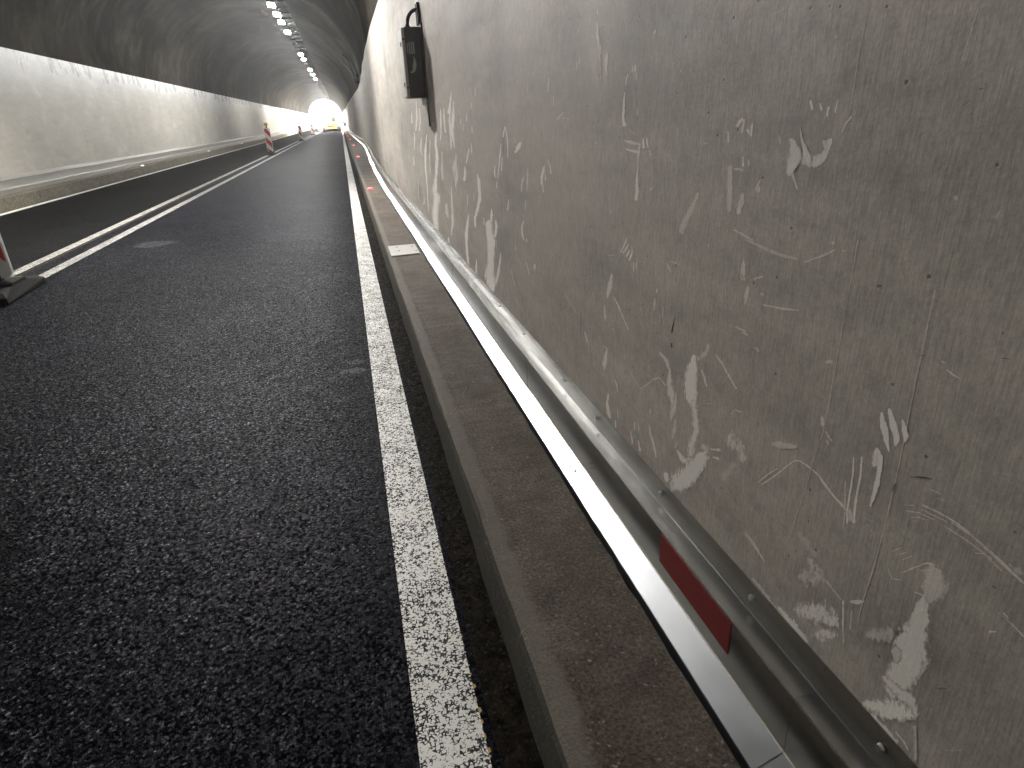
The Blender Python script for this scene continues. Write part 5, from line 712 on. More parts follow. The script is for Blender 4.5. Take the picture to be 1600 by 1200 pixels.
0.32 0.3 0.873,0.727 0.873,0.727 0.873,0.727 0.867,0.726 0.868,0.729 0.868,0.733 0.858,0.728 0.859,0.734 0.860,0.740 0.850,0.730 0.851,0.738 0.851,0.747 0.844,0.733 0.843,0.741 0.842,0.749 0.836,0.736 0.835,0.744 0.835,0.752 0.827,0.740 0.827,0.747 0.828,0.753 0.818,0.746 0.818,0.751 0.818,0.756 0.808,0.752 0.808,0.755 0.809,0.758 0.805,0.757 0.805,0.757 0.805,0.757
0.45 0.4 0.585,0.781 0.585,0.781 0.585,0.781 0.584,0.781 0.584,0.782 0.584,0.782 0.579,0.784 0.580,0.784 0.580,0.785 0.575,0.786 0.575,0.787 0.575,0.788 0.571,0.789 0.571,0.790 0.571,0.791 0.570,0.790 0.570,0.790 0.570,0.790
0.5 0.4 0.560,0.799 0.560,0.799 0.560,0.799 0.559,0.798 0.559,0.799 0.558,0.801 0.554,0.798 0.554,0.800 0.553,0.801 0.549,0.799 0.549,0.800 0.548,0.802 0.544,0.800 0.544,0.801 0.544,0.802 0.539,0.801 0.539,0.802 0.539,0.803 0.534,0.802 0.534,0.803 0.534,0.804 0.529,0.803 0.529,0.804 0.529,0.805 0.528,0.804 0.528,0.804 0.528,0.804
0.5 0.4 0.579,0.776 0.579,0.776 0.579,0.776 0.578,0.775 0.578,0.776 0.578,0.777 0.572,0.778 0.572,0.779 0.572,0.780 0.566,0.781 0.566,0.782 0.566,0.783 0.560,0.784 0.560,0.785 0.560,0.786 0.554,0.785 0.554,0.786 0.554,0.787 0.548,0.786 0.548,0.787 0.548,0.788 0.543,0.787 0.543,0.788 0.542,0.789 0.537,0.789 0.537,0.789 0.537,0.790 0.536,0.790 0.536,0.790 0.536,0.790
0.5 0.4 0.558,0.792 0.558,0.792 0.558,0.792 0.558,0.791 0.558,0.792 0.558,0.793 0.553,0.792 0.552,0.793 0.552,0.793 0.547,0.792 0.547,0.793 0.547,0.794 0.542,0.793 0.542,0.794 0.542,0.795 0.536,0.794 0.536,0.795 0.536,0.796 0.531,0.795 0.531,0.796 0.530,0.797 0.525,0.796 0.525,0.797 0.525,0.798 0.520,0.796 0.520,0.797 0.519,0.798 0.519,0.797 0.519,0.797 0.519,0.797
0.4 0.5 0.572,0.770 0.572,0.770 0.572,0.770 0.571,0.770 0.571,0.770 0.572,0.771 0.567,0.772 0.567,0.773 0.567,0.774 0.563,0.775 0.563,0.776 0.563,0.777 0.558,0.778 0.558,0.779 0.559,0.780 0.553,0.779 0.553,0.780 0.553,0.781 0.547,0.781 0.547,0.782 0.547,0.783 0.546,0.782 0.546,0.782 0.546,0.782
0.4 0.6 0.553,0.826 0.553,0.826 0.553,0.826 0.552,0.825 0.552,0.826 0.552,0.827 0.547,0.826 0.547,0.827 0.547,0.828 0.542,0.827 0.542,0.828 0.541,0.829 0.536,0.827 0.536,0.828 0.536,0.829 0.535,0.828 0.535,0.828 0.535,0.828
0.4 0.6 0.542,0.820 0.542,0.820 0.542,0.820 0.541,0.820 0.541,0.820 0.541,0.821 0.536,0.821 0.536,0.822 0.535,0.823 0.530,0.822 0.530,0.823 0.530,0.824 0.529,0.823 0.529,0.823 0.529,0.823
0.2 0.8 0.646,0.721 0.646,0.721 0.646,0.721 0.645,0.720 0.644,0.721 0.644,0.723 0.639,0.721 0.638,0.722 0.638,0.724 0.633,0.721 0.633,0.723 0.632,0.725 0.628,0.722 0.627,0.724 0.627,0.726 0.625,0.724 0.625,0.724 0.625,0.724
0.2 0.8 0.639,0.715 0.639,0.715 0.639,0.715 0.638,0.713 0.638,0.715 0.637,0.716 0.633,0.711 0.633,0.712 0.632,0.714 0.629,0.708 0.628,0.710 0.627,0.711 0.624,0.706 0.623,0.708 0.622,0.709 0.619,0.704 0.618,0.705 0.617,0.707 0.617,0.705 0.617,0.705 0.617,0.705
0.45 0.3 0.586,0.701 0.586,0.701 0.586,0.701 0.585,0.702 0.586,0.702 0.586,0.703 0.581,0.707 0.582,0.708 0.582,0.708 0.577,0.712 0.578,0.713 0.578,0.713 0.573,0.717 0.574,0.718 0.574,0.718 0.573,0.719 0.573,0.719 0.573,0.719
0.4 0.4 0.578,0.700 0.578,0.700 0.578,0.700 0.577,0.700 0.577,0.701 0.578,0.701 0.571,0.707 0.572,0.708 0.572,0.708 0.566,0.714 0.566,0.715 0.567,0.715 0.565,0.716 0.565,0.716 0.565,0.716
0.45 0.3 0.568,0.700 0.568,0.700 0.568,0.700 0.567,0.701 0.567,0.701 0.568,0.702 0.563,0.706 0.563,0.707 0.564,0.707 0.559,0.712 0.559,0.712 0.560,0.712 0.555,0.717 0.556,0.717 0.556,0.718 0.555,0.718 0.555,0.718 0.555,0.718
0.45 0.4 0.925,0.497 0.925,0.497 0.925,0.497 0.925,0.496 0.925,0.497 0.924,0.498 0.916,0.495 0.915,0.497 0.914,0.498 0.908,0.494 0.906,0.496 0.905,0.498 0.899,0.494 0.897,0.496 0.896,0.498 0.892,0.492 0.891,0.494 0.889,0.496 0.885,0.490 0.884,0.492 0.882,0.494 0.879,0.488 0.877,0.490 0.875,0.493 0.872,0.486 0.870,0.488 0.868,0.491 0.864,0.484 0.863,0.486 0.861,0.488 0.857,0.482 0.855,0.484 0.854,0.486 0.850,0.480 0.848,0.482 0.846,0.484 0.847,0.482 0.847,0.482 0.847,0.482
0.16 0.6 0.775,0.606 0.775,0.606 0.775,0.606 0.775,0.598 0.770,0.604 0.766,0.611 0.770,0.595 0.765,0.602 0.759,0.610 0.766,0.591 0.759,0.600 0.753,0.609 0.761,0.587 0.754,0.598 0.746,0.609 0.757,0.584 0.748,0.596 0.740,0.608 0.750,0.582 0.742,0.594 0.735,0.606 0.743,0.581 0.736,0.593 0.729,0.604 0.737,0.580 0.730,0.591 0.723,0.602 0.731,0.579 0.724,0.590 0.718,0.600 0.717,0.588 0.717,0.588 0.717,0.588
0.3 0.6 0.876,0.680 0.876,0.680 0.876,0.680 0.878,0.679 0.877,0.679 0.876,0.679 0.884,0.668 0.883,0.668 0.882,0.668 0.890,0.657 0.889,0.657 0.888,0.657 0.896,0.646 0.895,0.646 0.894,0.646 0.896,0.645 0.896,0.645 0.896,0.645
0.34 0.8 0.743,0.574 0.743,0.574 0.743,0.574 0.745,0.557 0.735,0.570 0.726,0.582 0.740,0.551 0.729,0.567 0.719,0.582 0.736,0.546 0.723,0.564 0.711,0.582 0.732,0.541 0.717,0.561 0.704,0.581 0.727,0.535 0.711,0.559 0.696,0.581 0.726,0.553 0.706,0.556 0.686,0.559 0.717,0.570 0.715,0.549 0.713,0.528 0.727,0.563 0.725,0.542 0.723,0.521 0.737,0.556 0.735,0.535 0.733,0.513 0.747,0.549 0.745,0.528 0.743,0.506 0.770,0.510 0.770,0.510 0.770,0.510
0.544 0.7 0.761,0.442 0.761,0.442 0.761,0.442 0.736,0.436 0.736,0.460 0.736,0.484 0.727,0.440 0.727,0.467 0.727,0.493 0.718,0.445 0.718,0.473 0.718,0.501 0.709,0.449 0.709,0.480 0.709,0.509 0.700,0.453 0.700,0.486 0.700,0.518 0.696,0.454 0.692,0.492 0.687,0.528 0.692,0.459 0.684,0.495 0.676,0.530 0.683,0.466 0.676,0.499 0.669,0.530 0.674,0.473 0.668,0.502 0.662,0.530 0.666,0.479 0.660,0.505 0.655,0.530 0.640,0.513 0.640,0.513 0.640,0.513
0.75 0.5 0.794,0.418 0.794,0.418 0.794,0.418 0.793,0.409 0.788,0.418 0.783,0.426 0.787,0.407 0.781,0.417 0.775,0.427 0.780,0.405 0.774,0.416 0.767,0.428 0.774,0.402 0.767,0.416 0.759,0.429 0.768,0.400 0.760,0.415 0.751,0.430 0.762,0.398 0.753,0.414 0.744,0.431 0.756,0.396 0.746,0.414 0.736,0.431 0.748,0.395 0.739,0.413 0.729,0.430 0.741,0.395 0.732,0.412 0.723,0.429 0.733,0.395 0.725,0.411 0.716,0.428 0.726,0.394 0.718,0.410 0.709,0.426 0.719,0.394 0.711,0.410 0.703,0.425 0.702,0.409 0.702,0.409 0.702,0.409
0.51 0.9 0.705,0.429 0.705,0.429 0.705,0.429 0.676,0.436 0.683,0.453 0.690,0.470 0.669,0.444 0.676,0.460 0.683,0.477 0.663,0.453 0.669,0.468 0.675,0.483 0.656,0.461 0.662,0.476 0.668,0.490 0.650,0.469 0.655,0.483 0.661,0.497 0.639,0.501 0.639,0.501 0.639,0.501
0.3 0.6 0.737,0.556 0.737,0.556 0.737,0.556 0.735,0.551 0.733,0.557 0.730,0.562 0.727,0.552 0.725,0.558 0.723,0.563 0.720,0.553 0.718,0.558 0.716,0.564 0.713,0.554 0.711,0.559 0.709,0.564 0.706,0.555 0.704,0.560 0.702,0.565 0.698,0.556 0.697,0.561 0.695,0.565 0.692,0.557 0.690,0.562 0.688,0.566 0.686,0.556 0.684,0.560 0.681,0.564 0.680,0.555 0.678,0.559 0.676,0.563 0.674,0.554 0.672,0.558 0.670,0.561 0.668,0.554 0.666,0.557 0.665,0.560 0.662,0.553 0.661,0.555 0.659,0.558 0.656,0.552 0.655,0.554 0.654,0.557 0.653,0.554 0.653,0.554 0.653,0.554
0.5 0.5 0.651,0.557 0.651,0.557 0.651,0.557 0.653,0.553 0.650,0.555 0.648,0.557 0.651,0.546 0.649,0.548 0.647,0.550 0.650,0.539 0.647,0.541 0.645,0.543 0.648,0.533 0.646,0.535 0.644,0.537 0.647,0.526 0.645,0.528 0.642,0.530 0.646,0.519 0.643,0.521 0.641,0.523 0.644,0.512 0.642,0.514 0.640,0.517 0.642,0.506 0.640,0.508 0.638,0.510 0.641,0.500 0.639,0.502 0.637,0.504 0.639,0.494 0.637,0.495 0.635,0.497 0.637,0.487 0.635,0.489 0.634,0.491 0.635,0.481 0.634,0.483 0.632,0.484 0.633,0.481 0.633,0.481 0.633,0.481
0.4 0.6 0.631,0.555 0.631,0.555 0.631,0.555 0.633,0.552 0.631,0.553 0.630,0.555 0.632,0.545 0.630,0.546 0.628,0.548 0.631,0.538 0.629,0.539 0.627,0.541 0.630,0.531 0.628,0.532 0.626,0.534 0.629,0.523 0.627,0.525 0.625,0.527 0.628,0.516 0.626,0.518 0.624,0.520 0.626,0.516 0.626,0.516 0.626,0.516
0.5 0.2 0.639,0.565 0.639,0.565 0.639,0.565 0.636,0.564 0.636,0.567 0.636,0.570 0.630,0.567 0.630,0.571 0.631,0.575 0.624,0.570 0.625,0.575 0.626,0.580 0.617,0.578 0.619,0.581 0.620,0.585 0.612,0.585 0.613,0.587 0.614,0.590 0.610,0.590 0.610,0.590 0.610,0.590
0.5 0.4 0.565,0.679 0.565,0.679 0.565,0.679 0.564,0.680 0.565,0.680 0.565,0.680 0.559,0.686 0.560,0.686 0.561,0.687 0.555,0.692 0.555,0.693 0.556,0.693 0.550,0.698 0.551,0.699 0.552,0.700 0.546,0.704 0.547,0.705 0.547,0.706 0.541,0.711 0.541,0.711 0.542,0.712 0.536,0.717 0.536,0.718 0.537,0.719 0.531,0.723 0.531,0.724 0.532,0.725 0.526,0.725 0.526,0.726 0.526,0.728 0.521,0.728 0.521,0.729 0.521,0.730 0.516,0.731 0.517,0.732 0.517,0.732 0.516,0.732 0.516,0.732 0.516,0.732
0.45 0.4 0.537,0.706 0.537,0.706 0.537,0.706 0.537,0.706 0.537,0.707 0.537,0.708 0.531,0.711 0.532,0.712 0.532,0.712 0.526,0.715 0.526,0.717 0.527,0.718 0.521,0.718 0.521,0.719 0.521,0.720 0.516,0.720 0.516,0.721 0.516,0.722 0.511,0.722 0.511,0.723 0.511,0.723 0.511,0.723 0.511,0.723 0.511,0.723
0.45 0.4 0.587,0.672 0.587,0.672 0.587,0.672 0.587,0.671 0.587,0.672 0.586,0.673 0.584,0.667 0.583,0.668 0.582,0.669 0.580,0.664 0.580,0.665 0.579,0.666 0.576,0.660 0.576,0.661 0.575,0.663 0.571,0.663 0.571,0.665 0.571,0.666 0.566,0.666 0.566,0.668 0.566,0.669 0.561,0.669 0.561,0.671 0.561,0.672 0.559,0.671 0.559,0.671 0.559,0.671
0.5 0.4 0.539,0.669 0.539,0.669 0.539,0.669 0.538,0.668 0.538,0.670 0.537,0.671 0.532,0.670 0.532,0.672 0.532,0.673 0.527,0.672 0.527,0.673 0.527,0.675 0.522,0.674 0.521,0.675 0.521,0.677 0.516,0.677 0.516,0.678 0.515,0.679 0.510,0.680 0.510,0.681 0.510,0.682 0.504,0.683 0.504,0.683 0.504,0.684 0.503,0.684 0.503,0.684 0.503,0.684
0.34 0.2 0.526,0.731 0.526,0.731 0.526,0.731 0.535,0.705 0.521,0.718 0.508,0.730 0.535,0.697 0.519,0.712 0.504,0.726 0.535,0.689 0.517,0.707 0.500,0.723 0.535,0.681 0.515,0.701 0.495,0.720 0.537,0.680 0.513,0.695 0.490,0.710 0.533,0.683 0.514,0.689 0.495,0.694 0.529,0.678 0.515,0.682 0.501,0.686 0.525,0.672 0.516,0.675 0.506,0.678 0.518,0.662 0.518,0.662 0.518,0.662
0.51 0.25 0.525,0.676 0.525,0.676 0.525,0.676 0.536,0.653 0.524,0.662 0.512,0.670 0.537,0.645 0.523,0.655 0.510,0.664 0.538,0.637 0.523,0.648 0.508,0.658 0.539,0.629 0.522,0.641 0.506,0.652 0.540,0.621 0.521,0.634 0.504,0.647 0.541,0.615 0.521,0.627 0.501,0.638 0.544,0.610 0.521,0.620 0.500,0.630 0.547,0.602 0.522,0.613 0.499,0.624 0.549,0.593 0.523,0.606 0.497,0.618 0.552,0.585 0.523,0.599 0.496,0.612 0.556,0.570 0.524,0.592 0.495,0.612 0.555,0.557 0.523,0.585 0.493,0.610 0.555,0.549 0.522,0.578 0.492,0.604 0.554,0.541 0.521,0.570 0.490,0.597 0.554,0.540 0.520,0.563 0.488,0.584 0.554,0.541 0.521,0.555 0.490,0.568 0.554,0.533 0.522,0.547 0.492,0.560 0.554,0.525 0.523,0.539 0.494,0.552 0.554,0.517 0.524,0.531 0.496,0.544 0.555,0.509 0.525,0.523 0.498,0.536 0.554,0.501 0.526,0.515 0.501,0.527 0.553,0.494 0.528,0.506 0.504,0.518 0.552,0.486 0.529,0.498 0.507,0.509 0.552,0.478 0.530,0.489 0.509,0.500 0.534,0.458 0.534,0.458 0.534,0.458
0.374 0.3 0.547,0.566 0.547,0.566 0.547,0.566 0.554,0.544 0.543,0.556 0.533,0.567 0.550,0.539 0.541,0.550 0.532,0.560 0.547,0.533 0.539,0.544 0.530,0.553 0.535,0.535 0.535,0.535 0.535,0.535
0.51 0.5 0.557,0.494 0.557,0.494 0.557,0.494 0.555,0.486 0.552,0.495 0.549,0.503 0.550,0.485 0.546,0.495 0.543,0.504 0.545,0.483 0.541,0.495 0.537,0.506 0.540,0.482 0.535,0.495 0.531,0.508 0.535,0.480 0.530,0.495 0.525,0.509 0.530,0.479 0.525,0.495 0.520,0.511 0.523,0.480 0.519,0.497 0.515,0.513 0.517,0.480 0.513,0.498 0.509,0.515 0.511,0.481 0.507,0.500 0.502,0.518 0.509,0.482 0.501,0.501 0.493,0.520 0.509,0.481 0.498,0.497 0.488,0.513 0.506,0.478 0.496,0.493 0.486,0.508 0.502,0.474 0.493,0.489 0.484,0.503 0.499,0.471 0.491,0.485 0.482,0.498 0.486,0.477 0.486,0.477 0.486,0.477
0.68 0.5 0.582,0.409 0.582,0.409 0.582,0.409 0.569,0.404 0.569,0.419 0.569,0.434 0.562,0.407 0.562,0.425 0.562,0.443 0.555,0.410 0.555,0.431 0.555,0.452 0.547,0.414 0.548,0.437 0.548,0.460 0.540,0.417 0.540,0.443 0.541,0.469 0.533,0.420 0.534,0.449 0.534,0.477 0.526,0.427 0.527,0.455 0.527,0.481 0.520,0.435 0.520,0.460 0.521,0.485 0.513,0.442 0.514,0.466 0.514,0.489 0.507,0.449 0.507,0.471 0.508,0.493 0.500,0.456 0.501,0.476 0.501,0.496 0.486,0.489 0.486,0.489 0.486,0.489
0.75 0.5 0.567,0.403 0.567,0.403 0.567,0.403 0.563,0.391 0.558,0.404 0.554,0.418 0.557,0.392 0.553,0.406 0.549,0.419 0.551,0.393 0.547,0.407 0.543,0.420 0.546,0.395 0.542,0.408 0.538,0.421 0.540,0.396 0.536,0.409 0.533,0.422 0.535,0.397 0.531,0.410 0.527,0.423 0.531,0.398 0.526,0.410 0.522,0.422 0.525,0.399 0.521,0.410 0.517,0.421 0.520,0.399 0.517,0.410 0.513,0.420 0.515,0.400 0.512,0.410 0.509,0.419 0.510,0.401 0.507,0.410 0.504,0.418 0.503,0.410 0.503,0.410 0.503,0.410
0.5 0.4 0.512,0.427 0.512,0.427 0.512,0.427 0.512,0.425 0.511,0.427 0.511,0.429 0.508,0.424 0.507,0.427 0.506,0.429 0.504,0.424 0.503,0.426 0.502,0.429 0.500,0.423 0.499,0.426 0.498,0.429 0.496,0.422 0.495,0.426 0.493,0.429 0.492,0.420 0.490,0.422 0.489,0.425 0.488,0.417 0.486,0.419 0.485,0.422 0.485,0.418 0.485,0.418 0.485,0.418
0.25 0.5 0.487,0.472 0.487,0.472 0.487,0.472 0.490,0.464 0.486,0.469 0.483,0.473 0.488,0.458 0.485,0.462 0.481,0.466 0.486,0.452 0.483,0.456 0.480,0.460 0.484,0.445 0.481,0.450 0.478,0.454 0.482,0.439 0.479,0.443 0.476,0.448 0.481,0.433 0.477,0.437 0.474,0.441 0.479,0.426 0.476,0.430 0.472,0.435 0.477,0.420 0.474,0.424 0.471,0.428 0.475,0.413 0.472,0.418 0.469,0.422 0.471,0.414 0.471,0.414 0.471,0.414
0.272 0.6 0.602,0.528 0.602,0.528 0.602,0.528 0.579,0.531 0.585,0.546 0.591,0.562 0.572,0.538 0.578,0.554 0.584,0.569 0.566,0.546 0.571,0.561 0.577,0.576 0.559,0.553 0.565,0.569 0.570,0.584 0.552,0.561 0.558,0.576 0.564,0.590 0.543,0.592 0.543,0.592 0.543,0.592
0.35 0.5 0.477,0.782 0.477,0.782 0.477,0.782 0.476,0.781 0.476,0.782 0.477,0.783 0.471,0.784 0.471,0.785 0.471,0.786 0.466,0.787 0.466,0.788 0.466,0.789 0.462,0.786 0.462,0.787 0.462,0.788 0.458,0.785 0.457,0.786 0.457,0.787 0.453,0.784 0.453,0.785 0.453,0.786 0.449,0.783 0.449,0.784 0.448,0.785 0.445,0.782 0.444,0.783 0.444,0.784 0.440,0.781 0.440,0.782 0.440,0.783 0.439,0.782 0.439,0.782 0.439,0.782
0.55 0.3 0.464,0.796 0.464,0.796 0.464,0.796 0.463,0.795 0.463,0.796 0.462,0.797 0.459,0.793 0.459,0.795 0.458,0.796 0.455,0.792 0.454,0.793 0.454,0.795 0.451,0.791 0.450,0.792 0.450,0.793 0.447,0.790 0.446,0.791 0.446,0.792 0.442,0.789 0.442,0.790 0.442,0.791 0.438,0.788 0.438,0.789 0.438,0.790 0.434,0.787 0.434,0.788 0.434,0.790 0.431,0.786 0.430,0.788 0.430,0.789 0.427,0.786 0.426,0.787 0.426,0.788 0.423,0.785 0.423,0.786 0.422,0.787 0.419,0.784 0.419,0.785 0.418,0.787 0.415,0.784 0.415,0.785 0.415,0.786 0.414,0.785 0.414,0.785 0.414,0.785
0.55 0.2 0.433,0.697 0.433,0.697 0.433,0.697 0.432,0.696 0.432,0.698 0.432,0.699 0.429,0.699 0.430,0.700 0.430,0.701 0.427,0.701 0.428,0.702 0.428,0.703 0.426,0.703 0.426,0.703 0.426,0.703
0.5 0.4 0.427,0.733 0.427,0.733 0.427,0.733 0.426,0.731 0.426,0.733 0.426,0.734 0.423,0.731 0.422,0.732 0.422,0.733 0.419,0.730 0.419,0.731 0.419,0.732 0.418,0.731 0.418,0.731 0.418,0.731
0.4 0.5 0.434,0.728 0.434,0.728 0.434,0.728 0.434,0.728 0.434,0.728 0.434,0.729 0.429,0.728 0.429,0.728 0.429,0.729 0.425,0.728 0.425,0.728 0.425,0.729 0.421,0.728 0.420,0.728 0.420,0.729 0.417,0.726 0.416,0.727 0.416,0.728 0.413,0.725 0.413,0.727 0.412,0.728 0.409,0.724 0.409,0.726 0.408,0.727 0.406,0.723 0.405,0.725 0.405,0.726 0.402,0.722 0.401,0.724 0.401,0.725 0.398,0.721 0.398,0.723 0.397,0.725 0.397,0.723 0.397,0.723 0.397,0.723
0.2 0.8 0.439,0.797 0.439,0.797 0.439,0.797 0.436,0.791 0.435,0.796 0.434,0.801 0.432,0.791 0.431,0.796 0.430,0.801 0.429,0.791 0.428,0.796 0.427,0.801 0.425,0.791 0.424,0.796 0.423,0.801 0.421,0.791 0.420,0.796 0.419,0.800 0.417,0.795 0.417,0.795 0.417,0.795
0.35 0.4 0.438,0.481 0.438,0.481 0.438,0.481 0.437,0.481 0.437,0.482 0.438,0.483 0.433,0.487 0.433,0.488 0.433,0.488 0.429,0.493 0.429,0.493 0.429,0.494 0.425,0.498 0.425,0.499 0.426,0.499 0.421,0.503 0.421,0.504 0.422,0.505 0.421,0.505 0.421,0.505 0.421,0.505
0.4 0.7 0.877,0.419 0.877,0.419 0.877,0.419 0.877,0.415 0.874,0.419 0.871,0.424 0.869,0.413 0.866,0.418 0.862,0.424 0.861,0.412 0.858,0.418 0.854,0.423 0.853,0.411 0.850,0.417 0.846,0.423 0.846,0.409 0.842,0.416 0.838,0.423 0.838,0.408 0.834,0.416 0.829,0.423 0.831,0.407 0.826,0.415 0.821,0.423 0.824,0.406 0.819,0.413 0.814,0.420 0.816,0.405 0.812,0.411 0.807,0.418 0.809,0.403 0.805,0.410 0.801,0.416 0.802,0.402 0.798,0.408 0.794,0.414 0.795,0.401 0.791,0.406 0.788,0.412 0.788,0.406 0.788,0.406 0.788,0.406
0.4 0.5 0.867,0.491 0.867,0.491 0.867,0.491 0.868,0.488 0.866,0.490 0.864,0.492 0.862,0.486 0.860,0.488 0.858,0.490 0.855,0.483 0.854,0.486 0.852,0.488 0.849,0.481 0.848,0.483 0.846,0.486 0.846,0.483 0.846,0.483 0.846,0.483
0.55 0.2 0.889,1.299 0.889,1.299 0.889,1.299 0.891,1.297 0.888,1.298 0.886,1.298 0.888,1.292 0.885,1.292 0.882,1.292 0.885,1.286 0.882,1.286 0.878,1.287 0.880,1.284 0.880,1.284 0.880,1.284
0.55 0.2 0.866,1.294 0.866,1.294 0.866,1.294 0.868,1.293 0.866,1.293 0.864,1.293 0.866,1.288 0.864,1.289 0.861,1.289 0.865,1.284 0.861,1.285 0.858,1.285 0.860,1.283 0.860,1.283 0.860,1.283
0.55 0.2 0.847,1.290 0.847,1.290 0.847,1.290 0.850,1.289 0.847,1.288 0.844,1.288 0.850,1.283 0.848,1.283 0.845,1.282 0.851,1.278 0.848,1.277 0.845,1.277 0.848,1.275 0.848,1.275 0.848,1.275
0.5 0.2 0.830,1.298 0.830,1.298 0.830,1.298 0.832,1.298 0.830,1.297 0.828,1.297 0.833,1.292 0.831,1.292 0.829,1.292 0.834,1.287 0.832,1.287 0.829,1.287 0.835,1.282 0.832,1.282 0.830,1.281 0.832,1.280 0.832,1.280 0.832,1.280
0.5 0.2 0.798,1.276 0.798,1.276 0.798,1.276 0.802,1.276 0.799,1.275 0.797,1.274 0.805,1.272 0.803,1.271 0.801,1.270 0.809,1.268 0.807,1.267 0.805,1.267 0.811,1.264 0.809,1.264 0.807,1.263 0.812,1.260 0.810,1.260 0.808,1.259 0.814,1.256 0.812,1.256 0.810,1.255 0.813,1.254 0.813,1.254 0.813,1.254
0.4 0.3 1.059,1.276 1.059,1.276 1.059,1.276 1.066,1.275 1.062,1.273 1.057,1.272 1.074,1.270 1.068,1.268 1.063,1.266 1.082,1.264 1.075,1.262 1.069,1.260 1.079,1.259 1.079,1.259 1.079,1.259
0.4 0.4 1.055,1.274 1.055,1.274 1.055,1.274 1.059,1.272 1.055,1.272 1.052,1.271 1.061,1.266 1.056,1.265 1.052,1.265 1.062,1.259 1.057,1.259 1.052,1.258 1.064,1.253 1.058,1.252 1.052,1.252 1.058,1.249 1.058,1.249 1.058,1.249
0.45 0.3 1.030,1.267 1.030,1.267 1.030,1.267 1.033,1.266 1.030,1.265 1.027,1.265 1.034,1.259 1.030,1.259 1.026,1.259 1.034,1.253 1.030,1.253 1.025,1.253 1.033,1.249 1.030,1.246 1.027,1.244 1.032,1.252 1.036,1.251 1.040,1.250 1.038,1.257 1.042,1.256 1.046,1.254 1.044,1.258 1.044,1.258 1.044,1.258
0.4 0.3 1.103,1.254 1.103,1.254 1.103,1.254 1.107,1.252 1.103,1.252 1.099,1.252 1.105,1.246 1.101,1.246 1.097,1.246 1.104,1.240 1.100,1.240 1.095,1.241 1.103,1.235 1.098,1.235 1.094,1.235 1.098,1.232 1.098,1.232 1.098,1.232
0.45 0.3 1.050,1.213 1.050,1.213 1.050,1.213 1.053,1.211 1.050,1.211 1.046,1.212 1.052,1.206 1.048,1.206 1.045,1.207 1.051,1.201 1.047,1.201 1.043,1.202 1.051,1.196 1.046,1.196 1.041,1.197 1.045,1.194 1.045,1.194 1.045,1.194
0.4 0.3 1.031,1.209 1.031,1.209 1.031,1.209 1.033,1.207 1.030,1.207 1.028,1.207 1.033,1.202 1.030,1.202 1.027,1.203 1.032,1.197 1.029,1.198 1.025,1.198 1.028,1.196 1.028,1.196 1.028,1.196
0.3 0.2 1.087,1.197 1.087,1.197 1.087,1.197 1.095,1.192 1.086,1.192 1.077,1.193 1.095,1.184 1.085,1.185 1.075,1.185 1.095,1.177 1.084,1.177 1.073,1.178 1.096,1.169 1.084,1.170 1.072,1.171 1.094,1.162 1.082,1.163 1.070,1.164 1.093,1.155 1.081,1.156 1.069,1.157 1.091,1.148 1.079,1.149 1.067,1.150 1.090,1.141 1.078,1.142 1.066,1.143 1.089,1.135 1.077,1.136 1.066,1.136 1.089,1.129 1.077,1.129 1.066,1.130 1.088,1.122 1.077,1.123 1.066,1.124 1.088,1.116 1.077,1.117 1.066,1.118 1.077,1.111 1.077,1.111 1.077,1.111
0.35 0.2 1.038,1.152 1.038,1.152 1.038,1.152 1.044,1.149 1.039,1.149 1.034,1.149 1.047,1.143 1.039,1.143 1.032,1.144 1.050,1.137 1.040,1.138 1.030,1.138 1.053,1.132 1.040,1.132 1.028,1.132 1.053,1.127 1.042,1.126 1.032,1.126 1.054,1.121 1.044,1.121 1.036,1.120 1.054,1.115 1.047,1.115 1.039,1.115 1.048,1.111 1.048,1.111 1.048,1.111
0.3 0.4 1.078,1.190 1.078,1.190 1.078,1.190 1.073,1.187 1.073,1.190 1.072,1.192 1.060,1.187 1.060,1.190 1.059,1.193 1.047,1.186 1.047,1.190 1.047,1.193 1.041,1.190 1.041,1.190 1.041,1.190
0.4 0.3 0.990,1.178 0.990,1.178 0.990,1.178 0.993,1.177 0.991,1.177 0.989,1.177 0.997,1.172 0.994,1.171 0.992,1.171 1.000,1.166 0.997,1.166 0.994,1.165 1.004,1.160 1.000,1.160 0.997,1.159 1.002,1.158 1.002,1.158 1.002,1.158
0.35 0.3 0.991,1.167 0.991,1.167 0.991,1.167 0.995,1.166 0.992,1.166 0.988,1.165 0.996,1.161 0.992,1.161 0.988,1.161 0.998,1.157 0.993,1.157 0.988,1.157 0.993,1.155 0.993,1.155 0.993,1.155
0.5 0.2 0.925,1.247 0.925,1.247 0.925,1.247 0.929,1.241 0.921,1.242 0.914,1.244 0.928,1.235 0.917,1.238 0.907,1.240 0.927,1.229 0.913,1.232 0.900,1.236 0.926,1.223 0.909,1.228 0.894,1.232 0.927,1.222 0.905,1.223 0.885,1.223 0.928,1.221 0.907,1.218 0.888,1.214 0.929,1.216 0.910,1.212 0.890,1.209 0.931,1.210 0.912,1.208 0.893,1.205 0.929,1.204 0.913,1.202 0.898,1.201 0.927,1.199 0.915,1.197 0.903,1.196 0.924,1.193 0.916,1.192 0.908,1.191 0.918,1.187 0.918,1.187 0.918,1.187
